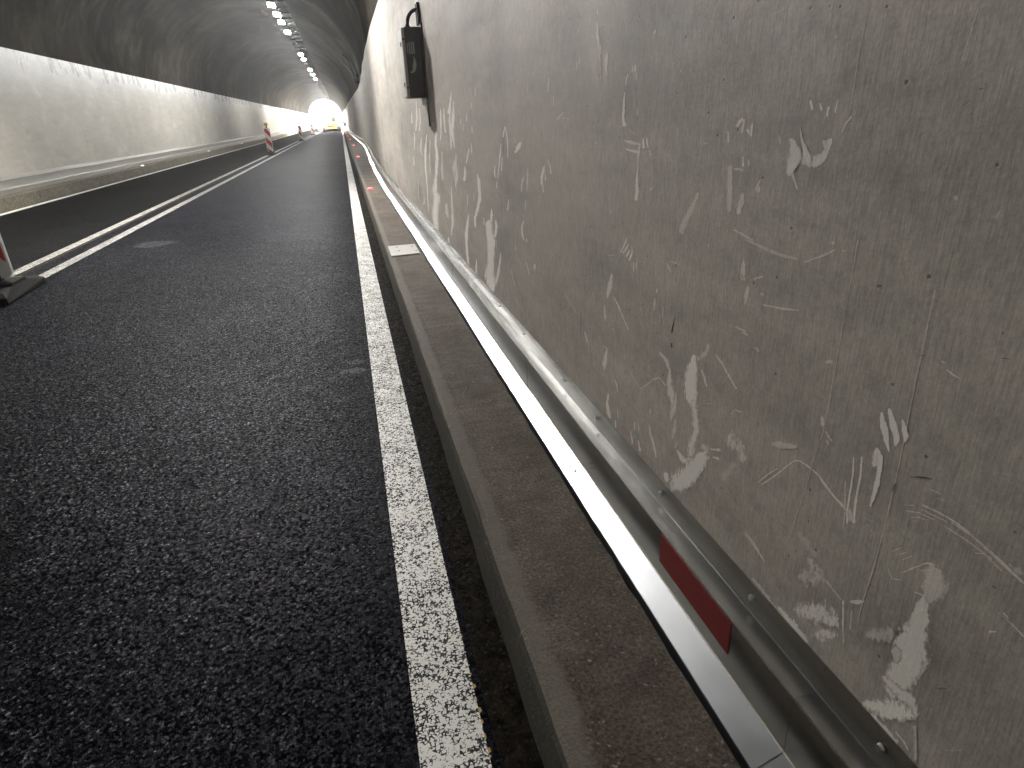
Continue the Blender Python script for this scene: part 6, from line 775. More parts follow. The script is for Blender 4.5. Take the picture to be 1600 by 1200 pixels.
0.5 0.2 0.904,1.261 0.904,1.261 0.904,1.261 0.905,1.260 0.904,1.260 0.902,1.260 0.903,1.255 0.901,1.255 0.899,1.255 0.902,1.250 0.899,1.250 0.896,1.251 0.900,1.245 0.896,1.245 0.893,1.246 0.898,1.240 0.894,1.240 0.889,1.241 0.896,1.234 0.890,1.235 0.884,1.237 0.894,1.228 0.886,1.230 0.879,1.232 0.892,1.223 0.883,1.225 0.874,1.228 0.890,1.218 0.879,1.220 0.869,1.223 0.888,1.212 0.876,1.215 0.863,1.218 0.870,1.207 0.870,1.207 0.870,1.207
0.52 0.15 0.912,1.219 0.912,1.219 0.912,1.219 0.897,1.207 0.895,1.217 0.892,1.227 0.889,1.206 0.886,1.216 0.884,1.226 0.880,1.205 0.878,1.215 0.875,1.226 0.872,1.204 0.870,1.214 0.867,1.224 0.857,1.203 0.862,1.213 0.866,1.224 0.846,1.209 0.855,1.216 0.864,1.224 0.841,1.213 0.848,1.220 0.856,1.226 0.834,1.219 0.842,1.223 0.850,1.226 0.832,1.227 0.840,1.228 0.848,1.230 0.831,1.232 0.838,1.234 0.845,1.235 0.829,1.238 0.836,1.239 0.843,1.241 0.828,1.244 0.834,1.245 0.840,1.246 0.833,1.248 0.833,1.248 0.833,1.248
0.4 0.2 0.848,1.245 0.848,1.245 0.848,1.245 0.852,1.241 0.846,1.242 0.841,1.243 0.848,1.235 0.843,1.236 0.838,1.237 0.844,1.230 0.839,1.231 0.835,1.232 0.837,1.228 0.837,1.228 0.837,1.228
0.5 0.2 0.911,1.195 0.911,1.195 0.911,1.195 0.912,1.192 0.909,1.193 0.905,1.194 0.908,1.186 0.905,1.187 0.901,1.188 0.903,1.181 0.901,1.182 0.898,1.183 0.899,1.176 0.896,1.177 0.894,1.177 0.894,1.171 0.892,1.171 0.890,1.172 0.891,1.170 0.891,1.170 0.891,1.170
0.3 0.3 1.059,1.084 1.059,1.084 1.059,1.084 1.057,1.081 1.054,1.083 1.052,1.086 1.044,1.079 1.042,1.082 1.040,1.084 1.032,1.077 1.030,1.080 1.028,1.083 1.021,1.075 1.019,1.078 1.017,1.081 1.009,1.074 1.007,1.076 1.005,1.079 0.998,1.072 0.996,1.075 0.994,1.077 0.991,1.074 0.991,1.074 0.991,1.074
0.22 0.4 0.614,1.190 0.614,1.190 0.614,1.190 0.615,1.187 0.612,1.188 0.610,1.190 0.614,1.186 0.612,1.187 0.609,1.189 0.613,1.185 0.611,1.186 0.608,1.188 0.609,1.184 0.609,1.184 0.609,1.184
0.2 0.5 0.554,1.181 0.554,1.181 0.554,1.181 0.555,1.180 0.554,1.180 0.553,1.179 0.557,1.176 0.555,1.176 0.554,1.175 0.558,1.172 0.557,1.172 0.555,1.171 0.557,1.171 0.557,1.171 0.557,1.171
0.2 0.3 0.856,1.385 0.856,1.385 0.856,1.385 0.857,1.384 0.855,1.384 0.854,1.384 0.855,1.381 0.853,1.381 0.852,1.381 0.854,1.377 0.852,1.377 0.850,1.377 0.851,1.376 0.851,1.376 0.851,1.376
0.2 0.6 0.954,1.250 0.954,1.250 0.954,1.250 0.956,1.248 0.953,1.248 0.950,1.248 0.954,1.242 0.950,1.242 0.947,1.242 0.952,1.236 0.948,1.236 0.944,1.236 0.947,1.234 0.947,1.234 0.947,1.234
0.25 0.3 1.017,1.072 1.017,1.072 1.017,1.072 1.015,1.070 1.014,1.072 1.013,1.074 1.004,1.068 1.002,1.071 1.001,1.073 0.992,1.067 0.991,1.070 0.989,1.073 0.981,1.066 0.980,1.069 0.978,1.072 0.970,1.064 0.969,1.068 0.967,1.071 0.960,1.063 0.958,1.067 0.956,1.071 0.949,1.062 0.947,1.066 0.945,1.070 0.938,1.061 0.936,1.065 0.934,1.069 0.926,1.061 0.925,1.065 0.923,1.069 0.915,1.060 0.914,1.064 0.912,1.068 0.904,1.060 0.903,1.064 0.902,1.068 0.895,1.061 0.894,1.064 0.894,1.068 0.886,1.062 0.885,1.065 0.885,1.068 0.877,1.063 0.877,1.065 0.876,1.068 0.868,1.064 0.868,1.066 0.868,1.068 0.865,1.066 0.865,1.066 0.865,1.066
0.3 0.3 0.854,1.063 0.854,1.063 0.854,1.063 0.852,1.063 0.853,1.064 0.854,1.065 0.844,1.066 0.845,1.067 0.846,1.069 0.836,1.069 0.838,1.071 0.839,1.072 0.829,1.073 0.830,1.074 0.831,1.076 0.821,1.076 0.822,1.077 0.824,1.079 0.813,1.079 0.815,1.081 0.817,1.083 0.807,1.082 0.809,1.084 0.811,1.086 0.801,1.086 0.802,1.088 0.804,1.089 0.795,1.090 0.796,1.091 0.798,1.093 0.789,1.093 0.790,1.094 0.791,1.096 0.788,1.095 0.788,1.095 0.788,1.095
0.45 0.4 1.018,1.040 1.018,1.040 1.018,1.040 1.020,1.038 1.017,1.038 1.015,1.039 1.022,1.030 1.016,1.031 1.011,1.032 1.023,1.022 1.015,1.024 1.007,1.026 1.025,1.014 1.014,1.017 1.003,1.020 1.021,1.009 1.012,1.011 1.003,1.014 1.016,1.004 1.010,1.006 1.003,1.008 1.012,0.998 1.007,1.000 1.002,1.001 1.006,0.997 1.006,0.997 1.006,0.997
0.4 0.4 1.030,1.016 1.030,1.016 1.030,1.016 1.031,1.015 1.030,1.016 1.028,1.016 1.026,1.009 1.024,1.010 1.022,1.011 1.021,1.003 1.019,1.004 1.017,1.005 1.016,0.997 1.014,0.998 1.011,0.999 1.012,0.997 1.012,0.997 1.012,0.997
0.35 0.3 0.981,1.007 0.981,1.007 0.981,1.007 0.976,1.007 0.978,1.008 0.979,1.010 0.965,1.011 0.966,1.013 0.968,1.015 0.954,1.015 0.955,1.017 0.957,1.020 0.951,1.019 0.951,1.019 0.951,1.019
0.35 0.3 0.993,0.994 0.993,0.994 0.993,0.994 1.004,0.987 0.994,0.988 0.984,0.989 1.004,0.981 0.995,0.982 0.986,0.983 1.004,0.975 0.996,0.976 0.987,0.978 1.003,0.969 0.996,0.970 0.989,0.971 1.001,0.963 0.996,0.964 0.991,0.964 1.000,0.957 0.997,0.957 0.994,0.958 0.997,0.955 0.997,0.955 0.997,0.955
0.3 0.4 0.958,0.987 0.958,0.987 0.958,0.987 0.955,0.983 0.953,0.987 0.951,0.991 0.952,0.983 0.950,0.987 0.948,0.991 0.949,0.983 0.947,0.987 0.945,0.991 0.941,0.987 0.941,0.987 0.941,0.987
0.42 0.2 0.945,0.969 0.945,0.969 0.945,0.969 0.944,0.968 0.943,0.970 0.943,0.971 0.931,0.970 0.931,0.971 0.931,0.973 0.920,0.971 0.919,0.973 0.919,0.975 0.908,0.972 0.908,0.975 0.908,0.977 0.897,0.973 0.896,0.976 0.896,0.979 0.886,0.975 0.887,0.978 0.887,0.981 0.877,0.978 0.877,0.980 0.877,0.982 0.867,0.980 0.868,0.982 0.868,0.984 0.858,0.983 0.858,0.984 0.858,0.985 0.849,0.985 0.849,0.986 0.849,0.987 0.848,0.986 0.848,0.986 0.848,0.986
0.35 0.4 1.021,0.906 1.021,0.906 1.021,0.906 1.019,0.904 1.018,0.906 1.016,0.908 1.006,0.903 1.004,0.906 1.003,0.909 0.993,0.903 0.991,0.906 0.988,0.910 0.989,0.901 0.986,0.904 0.983,0.906 0.983,0.900 0.980,0.902 0.978,0.904 0.978,0.901 0.978,0.901 0.978,0.901
0.3 0.4 0.957,0.885 0.957,0.885 0.957,0.885 0.953,0.882 0.952,0.886 0.951,0.889 0.949,0.883 0.948,0.886 0.947,0.889 0.944,0.884 0.943,0.887 0.942,0.890 0.939,0.887 0.939,0.887 0.939,0.887
0.35 0.3 0.777,0.923 0.777,0.923 0.777,0.923 0.771,0.921 0.772,0.925 0.773,0.928 0.766,0.923 0.767,0.927 0.767,0.930 0.761,0.925 0.761,0.928 0.762,0.932 0.757,0.930 0.757,0.930 0.757,0.930
0.4 0.3 0.582,0.996 0.582,0.996 0.582,0.996 0.581,0.994 0.581,0.995 0.581,0.997 0.578,0.994 0.578,0.995 0.578,0.996 0.575,0.994 0.575,0.995 0.575,0.996 0.574,0.995 0.574,0.995 0.574,0.995
0.45 0.2 0.572,0.988 0.572,0.988 0.572,0.988 0.571,0.986 0.570,0.987 0.569,0.989 0.566,0.985 0.566,0.986 0.565,0.987 0.561,0.983 0.561,0.984 0.560,0.986 0.555,0.983 0.555,0.984 0.555,0.985 0.550,0.983 0.550,0.984 0.549,0.984 0.549,0.984 0.549,0.984 0.549,0.984
0.3 0.3 0.778,1.095 0.778,1.095 0.778,1.095 0.775,1.094 0.776,1.096 0.776,1.097 0.772,1.095 0.772,1.096 0.772,1.098 0.768,1.096 0.768,1.097 0.768,1.098 0.766,1.097 0.766,1.097 0.766,1.097
0.3 0.4 0.802,1.103 0.802,1.103 0.802,1.103 0.798,1.101 0.798,1.103 0.799,1.105 0.796,1.101 0.796,1.104 0.797,1.106 0.794,1.102 0.794,1.104 0.795,1.106 0.791,1.105 0.791,1.105 0.791,1.105
0.45 0.3 0.559,0.798 0.559,0.798 0.559,0.798 0.558,0.797 0.558,0.798 0.558,0.800 0.553,0.798 0.553,0.799 0.553,0.801 0.548,0.799 0.548,0.800 0.548,0.802 0.543,0.800 0.543,0.801 0.543,0.803 0.538,0.800 0.538,0.802 0.538,0.804 0.534,0.801 0.533,0.803 0.533,0.805 0.529,0.801 0.528,0.803 0.528,0.805 0.524,0.802 0.524,0.804 0.523,0.805 0.519,0.802 0.519,0.804 0.518,0.806 0.515,0.802 0.514,0.804 0.514,0.806 0.510,0.802 0.510,0.804 0.509,0.806 0.506,0.802 0.505,0.804 0.504,0.806 0.501,0.801 0.501,0.803 0.500,0.805 0.497,0.800 0.496,0.802 0.496,0.805 0.493,0.800 0.492,0.802 0.491,0.804 0.488,0.799 0.488,0.801 0.487,0.803 0.484,0.798 0.483,0.800 0.483,0.802 0.480,0.797 0.479,0.800 0.478,0.802 0.475,0.797 0.475,0.799 0.474,0.801 0.471,0.796 0.471,0.798 0.470,0.800 0.467,0.795 0.466,0.797 0.466,0.799 0.462,0.794 0.462,0.796 0.461,0.798 0.458,0.794 0.458,0.796 0.457,0.798 0.454,0.793 0.453,0.795 0.453,0.797 0.449,0.792 0.449,0.794 0.448,0.796 0.445,0.792 0.445,0.793 0.444,0.795 0.441,0.790 0.440,0.792 0.440,0.794 0.437,0.789 0.436,0.791 0.436,0.793 0.432,0.788 0.432,0.790 0.431,0.791 0.428,0.787 0.428,0.789 0.427,0.790 0.424,0.786 0.424,0.788 0.423,0.789 0.420,0.785 0.420,0.786 0.419,0.788 0.416,0.784 0.415,0.785 0.415,0.787 0.415,0.785 0.415,0.785 0.415,0.785
0.35 0.4 0.523,0.790 0.523,0.790 0.523,0.790 0.523,0.789 0.522,0.790 0.522,0.791 0.518,0.789 0.517,0.790 0.517,0.791 0.513,0.789 0.512,0.790 0.512,0.792 0.508,0.789 0.507,0.790 0.507,0.792 0.503,0.789 0.502,0.790 0.502,0.792 0.498,0.789 0.498,0.791 0.497,0.792 0.493,0.789 0.493,0.791 0.493,0.792 0.488,0.789 0.488,0.791 0.488,0.792 0.484,0.789 0.483,0.790 0.483,0.792 0.479,0.789 0.478,0.790 0.478,0.791 0.474,0.788 0.474,0.790 0.473,0.791 0.469,0.788 0.469,0.789 0.469,0.791 0.465,0.788 0.465,0.789 0.464,0.790 0.460,0.788 0.460,0.789 0.460,0.790 0.456,0.787 0.456,0.788 0.455,0.789 0.455,0.788 0.455,0.788 0.455,0.788
0.35 0.4 0.516,0.801 0.516,0.801 0.516,0.801 0.515,0.800 0.515,0.801 0.514,0.802 0.510,0.800 0.510,0.801 0.510,0.802 0.505,0.800 0.505,0.801 0.505,0.802 0.501,0.799 0.500,0.801 0.500,0.802 0.496,0.799 0.496,0.801 0.495,0.802 0.491,0.799 0.491,0.800 0.491,0.802 0.487,0.799 0.487,0.800 0.486,0.802 0.482,0.799 0.482,0.800 0.482,0.802 0.478,0.799 0.478,0.800 0.477,0.802 0.474,0.798 0.474,0.799 0.473,0.800 0.470,0.796 0.470,0.798 0.469,0.799 0.466,0.795 0.466,0.797 0.465,0.798 0.462,0.794 0.462,0.796 0.461,0.797 0.459,0.793 0.458,0.794 0.458,0.796 0.455,0.792 0.454,0.793 0.454,0.795 0.451,0.791 0.450,0.792 0.450,0.794 0.450,0.792 0.450,0.792 0.450,0.792
0.5 0.2 0.434,0.696 0.434,0.696 0.434,0.696 0.433,0.695 0.433,0.697 0.434,0.698 0.430,0.698 0.430,0.700 0.431,0.701 0.427,0.701 0.427,0.703 0.427,0.704 0.426,0.704 0.426,0.704 0.426,0.704
0.4 0.4 0.919,0.503 0.919,0.503 0.919,0.503 0.919,0.501 0.917,0.503 0.915,0.505 0.910,0.499 0.908,0.502 0.907,0.504 0.902,0.498 0.900,0.501 0.898,0.503 0.893,0.497 0.891,0.499 0.890,0.502 0.885,0.495 0.883,0.498 0.881,0.501 0.878,0.492 0.876,0.495 0.874,0.497 0.871,0.488 0.869,0.491 0.867,0.494 0.864,0.485 0.862,0.488 0.860,0.491 0.858,0.482 0.855,0.484 0.853,0.487 0.851,0.478 0.848,0.481 0.846,0.484 0.847,0.480 0.847,0.480 0.847,0.480
0.28 0.3 0.792,1.455 0.792,1.455 0.792,1.455 0.793,1.454 0.792,1.454 0.791,1.454 0.793,1.450 0.792,1.450 0.791,1.449 0.794,1.446 0.793,1.445 0.792,1.445 0.795,1.441 0.793,1.441 0.792,1.440 0.795,1.437 0.794,1.436 0.793,1.436 0.796,1.432 0.795,1.432 0.793,1.431 0.796,1.428 0.795,1.427 0.794,1.427 0.797,1.423 0.796,1.423 0.795,1.422 0.797,1.418 0.796,1.418 0.795,1.418 0.798,1.414 0.797,1.413 0.796,1.413 0.799,1.409 0.797,1.409 0.796,1.408 0.799,1.404 0.798,1.404 0.797,1.403 0.800,1.399 0.799,1.399 0.797,1.399 0.800,1.395 0.799,1.394 0.798,1.394 0.801,1.390 0.800,1.389 0.798,1.389 0.802,1.385 0.800,1.384 0.799,1.384 0.802,1.380 0.801,1.379 0.799,1.379 0.803,1.375 0.801,1.375 0.800,1.374 0.803,1.370 0.802,1.369 0.801,1.369 0.804,1.365 0.803,1.364 0.801,1.364 0.805,1.360 0.803,1.359 0.802,1.359 0.805,1.355 0.803,1.354 0.802,1.354 0.805,1.349 0.803,1.349 0.802,1.349 0.805,1.344 0.803,1.344 0.802,1.344 0.805,1.339 0.803,1.339 0.802,1.339 0.805,1.334 0.803,1.334 0.802,1.333 0.805,1.329 0.803,1.328 0.802,1.328 0.805,1.323 0.803,1.323 0.802,1.323 0.805,1.318 0.803,1.318 0.802,1.317 0.805,1.313 0.803,1.312 0.802,1.312 0.805,1.307 0.804,1.307 0.802,1.307 0.805,1.302 0.804,1.302 0.802,1.302 0.805,1.296 0.804,1.296 0.802,1.296 0.805,1.291 0.804,1.291 0.802,1.291 0.805,1.286 0.804,1.285 0.802,1.285 0.805,1.282 0.804,1.281 0.803,1.281 0.805,1.277 0.804,1.277 0.804,1.277 0.804,1.277 0.804,1.277 0.804,1.277
0.25 0.4 0.636,1.383 0.636,1.383 0.636,1.383 0.637,1.383 0.636,1.382 0.635,1.382 0.637,1.379 0.636,1.379 0.635,1.378 0.638,1.375 0.637,1.375 0.636,1.375 0.638,1.371 0.637,1.371 0.636,1.371 0.638,1.368 0.638,1.367 0.637,1.367 0.639,1.364 0.638,1.363 0.637,1.363 0.639,1.360 0.639,1.360 0.638,1.359 0.640,1.356 0.639,1.356 0.638,1.356 0.640,1.352 0.640,1.352 0.639,1.352 0.641,1.348 0.640,1.348 0.639,1.348 0.641,1.345 0.640,1.344 0.640,1.344 0.642,1.341 0.641,1.340 0.640,1.340 0.642,1.337 0.641,1.336 0.641,1.336 0.643,1.333 0.642,1.332 0.641,1.332 0.642,1.332 0.642,1.332 0.642,1.332
0.26 0.4 0.750,1.117 0.750,1.117 0.750,1.117 0.751,1.116 0.750,1.116 0.748,1.116 0.751,1.110 0.750,1.110 0.748,1.110 0.751,1.104 0.750,1.104 0.748,1.104 0.751,1.097 0.750,1.098 0.748,1.098 0.751,1.091 0.750,1.091 0.748,1.092 0.751,1.085 0.750,1.085 0.748,1.085 0.751,1.079 0.750,1.079 0.749,1.079 0.751,1.073 0.750,1.073 0.749,1.073 0.751,1.067 0.750,1.067 0.749,1.067 0.751,1.060 0.750,1.060 0.749,1.061 0.752,1.054 0.750,1.054 0.749,1.054 0.752,1.048 0.750,1.048 0.749,1.048 0.752,1.041 0.750,1.041 0.749,1.042 0.752,1.035 0.750,1.035 0.749,1.035 0.752,1.028 0.750,1.028 0.749,1.029 0.752,1.022 0.750,1.022 0.749,1.022 0.752,1.015 0.750,1.016 0.749,1.016 0.752,1.009 0.750,1.009 0.749,1.009 0.752,1.002 0.750,1.002 0.749,1.002 0.752,0.995 0.750,0.996 0.749,0.996 0.752,0.989 0.751,0.989 0.749,0.989 0.752,0.982 0.751,0.982 0.749,0.983 0.752,0.975 0.751,0.976 0.749,0.976 0.752,0.968 0.751,0.969 0.749,0.969 0.752,0.961 0.751,0.962 0.749,0.962 0.752,0.955 0.751,0.955 0.749,0.955 0.753,0.948 0.751,0.948 0.749,0.948 0.753,0.940 0.751,0.941 0.750,0.941 0.753,0.933 0.751,0.934 0.750,0.934 0.753,0.926 0.751,0.927 0.750,0.927 0.753,0.919 0.751,0.919 0.750,0.920 0.753,0.912 0.751,0.912 0.750,0.913 0.753,0.905 0.752,0.905 0.750,0.905 0.753,0.897 0.752,0.898 0.750,0.898 0.754,0.890 0.752,0.890 0.750,0.891 0.754,0.882 0.752,0.883 0.750,0.883 0.754,0.875 0.752,0.876 0.750,0.876 0.754,0.868 0.752,0.868 0.750,0.869 0.754,0.860 0.752,0.861 0.750,0.861 0.754,0.853 0.752,0.853 0.750,0.854 0.754,0.845 0.752,0.846 0.750,0.846 0.755,0.837 0.753,0.838 0.751,0.838 0.755,0.830 0.753,0.830 0.751,0.831 0.755,0.822 0.753,0.822 0.751,0.823 0.755,0.814 0.753,0.815 0.751,0.815 0.756,0.807 0.754,0.807 0.753,0.808 0.758,0.799 0.756,0.800 0.754,0.800 0.759,0.792 0.758,0.792 0.756,0.793 0.761,0.784 0.759,0.785 0.758,0.785 0.763,0.777 0.761,0.777 0.760,0.778 0.764,0.769 0.763,0.770 0.761,0.770 0.765,0.761 0.764,0.761 0.762,0.762 0.766,0.752 0.765,0.753 0.763,0.753 0.767,0.744 0.765,0.744 0.764,0.745 0.768,0.735 0.766,0.736 0.765,0.736 0.769,0.727 0.767,0.727 0.766,0.728 0.770,0.718 0.768,0.719 0.767,0.719 0.771,0.709 0.769,0.710 0.768,0.710 0.772,0.700 0.771,0.701 0.769,0.701 0.774,0.691 0.772,0.692 0.771,0.692 0.775,0.682 0.774,0.682 0.772,0.683 0.777,0.672 0.776,0.673 0.774,0.673 0.779,0.663 0.777,0.664 0.776,0.664 0.780,0.654 0.779,0.654 0.777,0.655 0.782,0.644 0.780,0.644 0.779,0.645 0.784,0.634 0.782,0.635 0.781,0.635 0.785,0.625 0.784,0.625 0.783,0.626 0.787,0.615 0.786,0.615 0.784,0.616 0.789,0.605 0.787,0.605 0.786,0.606 0.790,0.595 0.789,0.595 0.788,0.596 0.792,0.585 0.791,0.585 0.790,0.586 0.794,0.574 0.793,0.575 0.791,0.575 0.793,0.574 0.793,0.574 0.793,0.574
0.32 0.3 0.611,1.079 0.611,1.079 0.611,1.079 0.612,1.078 0.611,1.078 0.610,1.078 0.612,1.073 0.611,1.073 0.610,1.073 0.612,1.067 0.611,1.067 0.610,1.067 0.612,1.062 0.611,1.062 0.610,1.062 0.612,1.056 0.611,1.057 0.610,1.057 0.612,1.051 0.611,1.051 0.610,1.051 0.612,1.046 0.611,1.046 0.610,1.046 0.612,1.040 0.611,1.040 0.610,1.040 0.612,1.035 0.611,1.035 0.610,1.035 0.612,1.029 0.611,1.029 0.609,1.029 0.612,1.024 0.611,1.024 0.609,1.024 0.612,1.018 0.610,1.018 0.609,1.018 0.611,1.012 0.610,1.012 0.609,1.013 0.611,1.007 0.610,1.007 0.609,1.007 0.611,1.001 0.610,1.001 0.609,1.001 0.611,0.995 0.610,0.995 0.609,0.996 0.611,0.990 0.610,0.990 0.609,0.990 0.611,0.984 0.610,0.984 0.609,0.984 0.611,0.978 0.610,0.978 0.609,0.978 0.611,0.972 0.610,0.972 0.609,0.972 0.611,0.966 0.610,0.966 0.609,0.967 0.611,0.960 0.610,0.960 0.609,0.961 0.611,0.954 0.610,0.955 0.609,0.955 0.611,0.948 0.609,0.949 0.608,0.949 0.610,0.942 0.609,0.943 0.608,0.943 0.610,0.936 0.609,0.936 0.608,0.937 0.610,0.930 0.609,0.930 0.608,0.931 0.610,0.924 0.609,0.924 0.608,0.925 0.610,0.918 0.609,0.918 0.607,0.918 0.610,0.912 0.608,0.912 0.607,0.912 0.609,0.905 0.608,0.906 0.607,0.906 0.609,0.899 0.608,0.900 0.607,0.900 0.609,0.893 0.608,0.893 0.607,0.894 0.609,0.887 0.608,0.887 0.607,0.887 0.609,0.880 0.608,0.881 0.606,0.881 0.609,0.874 0.607,0.874 0.606,0.875 0.608,0.868 0.607,0.868 0.606,0.868 0.608,0.861 0.607,0.861 0.606,0.862 0.608,0.855 0.607,0.855 0.606,0.855 0.608,0.848 0.607,0.848 0.605,0.849 0.608,0.841 0.606,0.842 0.605,0.842 0.608,0.835 0.606,0.835 0.605,0.836 0.607,0.828 0.606,0.829 0.605,0.829 0.607,0.822 0.606,0.822 0.605,0.822 0.607,0.815 0.606,0.815 0.605,0.816 0.607,0.808 0.606,0.808 0.605,0.809 0.607,0.801 0.606,0.801 0.605,0.802 0.607,0.794 0.606,0.794 0.605,0.795 0.607,0.787 0.606,0.787 0.605,0.788 0.608,0.780 0.606,0.780 0.605,0.781 0.608,0.773 0.606,0.773 0.605,0.774 0.608,0.765 0.607,0.766 0.605,0.766 0.608,0.758 0.607,0.759 0.605,0.759 0.608,0.751 0.607,0.752 0.605,0.752 0.608,0.744 0.607,0.744 0.606,0.745 0.608,0.736 0.607,0.737 0.606,0.737 0.608,0.729 0.607,0.730 0.606,0.730 0.608,0.721 0.607,0.722 0.606,0.723 0.609,0.714 0.607,0.715 0.606,0.715 0.609,0.707 0.608,0.708 0.606,0.708 0.609,0.700 0.608,0.700 0.606,0.701 0.609,0.692 0.608,0.693 0.607,0.694 0.610,0.685 0.608,0.686 0.607,0.686 0.610,0.677 0.608,0.678 0.607,0.679 0.610,0.670 0.609,0.671 0.607,0.672 0.611,0.662 0.609,0.663 0.607,0.664 0.611,0.655 0.610,0.655 0.608,0.656 0.612,0.647 0.610,0.647 0.608,0.648 0.612,0.638 0.611,0.639 0.609,0.640 0.613,0.630 0.611,0.631 0.610,0.632 0.614,0.622 0.612,0.623 0.610,0.624 0.614,0.614 0.613,0.615 0.611,0.615 0.615,0.605 0.613,0.606 0.612,0.607 0.616,0.597 0.614,0.598 0.612,0.599 0.616,0.588 0.615,0.589 0.613,0.590 0.616,0.580 0.615,0.581 0.613,0.582 0.617,0.571 0.615,0.572 0.614,0.573 0.617,0.562 0.616,0.563 0.614,0.564 0.617,0.553 0.616,0.554 0.615,0.555 0.618,0.545 0.616,0.545 0.615,0.546 0.616,0.544 0.616,0.544 0.616,0.544
"""
CHIPS="""
0.95 0.3 1.258,0.857 1.258,0.857 1.258,0.857 1.260,0.855 1.258,0.856 1.257,0.856 1.263,0.848 1.260,0.849 1.258,0.849 1.266,0.841 1.262,0.842 1.259,0.843 1.269,0.830 1.265,0.831 1.260,0.832 1.273,0.818 1.267,0.820 1.261,0.821 1.272,0.817 1.268,0.817 1.264,0.818 1.271,0.814 1.269,0.815 1.266,0.815 1.269,0.813 1.269,0.813 1.269,0.813
0.95 0.3 1.265,0.793 1.265,0.793 1.265,0.793 1.268,0.790 1.265,0.791 1.261,0.792 1.268,0.787 1.264,0.788 1.261,0.790 1.268,0.785 1.264,0.786 1.261,0.787 1.264,0.784 1.264,0.784 1.264,0.784
0.95 0.3 1.268,0.791 1.268,0.791 1.268,0.791 1.271,0.787 1.267,0.789 1.263,0.791 1.270,0.783 1.265,0.785 1.260,0.787 1.268,0.779 1.263,0.781 1.258,0.783 1.262,0.778 1.262,0.778 1.262,0.778
0.8 0.3 0.586,0.826 0.586,0.826 0.586,0.826 0.585,0.826 0.585,0.826 0.586,0.827 0.580,0.828 0.580,0.829 0.580,0.830 0.574,0.831 0.574,0.832 0.575,0.834 0.569,0.833 0.569,0.835 0.569,0.837 0.564,0.836 0.564,0.837 0.564,0.839 0.559,0.838 0.559,0.839 0.559,0.841 0.554,0.840 0.554,0.841 0.554,0.842 0.553,0.842 0.553,0.842 0.553,0.842
0.7 0.5 0.607,0.788 0.607,0.788 0.607,0.788 0.606,0.789 0.607,0.789 0.608,0.789 0.605,0.795 0.606,0.795 0.608,0.795 0.604,0.801 0.606,0.801 0.607,0.801 0.603,0.802 0.604,0.803 0.605,0.803 0.602,0.804 0.603,0.804 0.604,0.805 0.602,0.805 0.602,0.805 0.602,0.805
0.5 0.5 0.473,0.559 0.473,0.559 0.473,0.559 0.471,0.558 0.471,0.560 0.472,0.562 0.466,0.564 0.466,0.566 0.467,0.567 0.461,0.569 0.461,0.571 0.461,0.573 0.460,0.572 0.460,0.572 0.460,0.572
0.6 0.4 0.612,1.302 0.612,1.302 0.612,1.302 0.611,1.301 0.612,1.302 0.612,1.303 0.607,1.302 0.607,1.302 0.608,1.303 0.603,1.302 0.603,1.303 0.604,1.303 0.603,1.303 0.603,1.303 0.603,1.303
0.6 0.4 0.628,1.286 0.628,1.286 0.628,1.286 0.627,1.286 0.627,1.286 0.628,1.287 0.624,1.288 0.624,1.288 0.625,1.289 0.621,1.290 0.621,1.290 0.622,1.291 0.621,1.291 0.621,1.291 0.621,1.291
0.4 0.5 0.618,0.990 0.618,0.990 0.618,0.990 0.617,0.990 0.618,0.990 0.618,0.991 0.612,0.991 0.613,0.992 0.613,0.992 0.608,0.992 0.608,0.993 0.608,0.994 0.603,0.993 0.603,0.994 0.603,0.995 0.602,0.994 0.602,0.994 0.602,0.994
0.55 0.4 0.510,1.025 0.510,1.025 0.510,1.025 0.509,1.024 0.509,1.025 0.509,1.026 0.505,1.025 0.505,1.026 0.505,1.027 0.501,1.026 0.501,1.027 0.501,1.028 0.500,1.027 0.500,1.027 0.500,1.027
0.6 0.8 0.703,1.061 0.703,1.061 0.703,1.061 0.699,1.059 0.699,1.062 0.699,1.065 0.696,1.059 0.697,1.062 0.697,1.065 0.694,1.060 0.694,1.063 0.694,1.065 0.691,1.063 0.691,1.063 0.691,1.063
0.7 0.3 0.516,1.054 0.516,1.054 0.516,1.054 0.517,1.053 0.516,1.054 0.515,1.054 0.516,1.052 0.515,1.052 0.514,1.053 0.516,1.051 0.515,1.052 0.514,1.052 0.514,1.050 0.514,1.050 0.514,1.050
0.3 0.8 2.894,1.206 2.894,1.206 2.894,1.206 2.911,1.201 2.892,1.202 2.874,1.203 2.909,1.185 2.886,1.186 2.865,1.187 2.906,1.169 2.881,1.171 2.855,1.171 2.909,1.157 2.886,1.157 2.865,1.158 2.911,1.143 2.892,1.143 2.874,1.144 2.913,1.129 2.898,1.130 2.884,1.130 2.900,1.127 2.900,1.127 2.900,1.127
0.28 0.7 1.887,0.691 1.887,0.691 1.887,0.691 1.895,0.686 1.887,0.689 1.880,0.691 1.897,0.670 1.887,0.673 1.878,0.676 1.899,0.654 1.887,0.658 1.876,0.661 1.901,0.638 1.887,0.642 1.874,0.646 1.901,0.625 1.889,0.628 1.877,0.632 1.903,0.611 1.891,0.615 1.879,0.618 1.904,0.597 1.892,0.600 1.881,0.604 1.893,0.596 1.893,0.596 1.893,0.596
"""
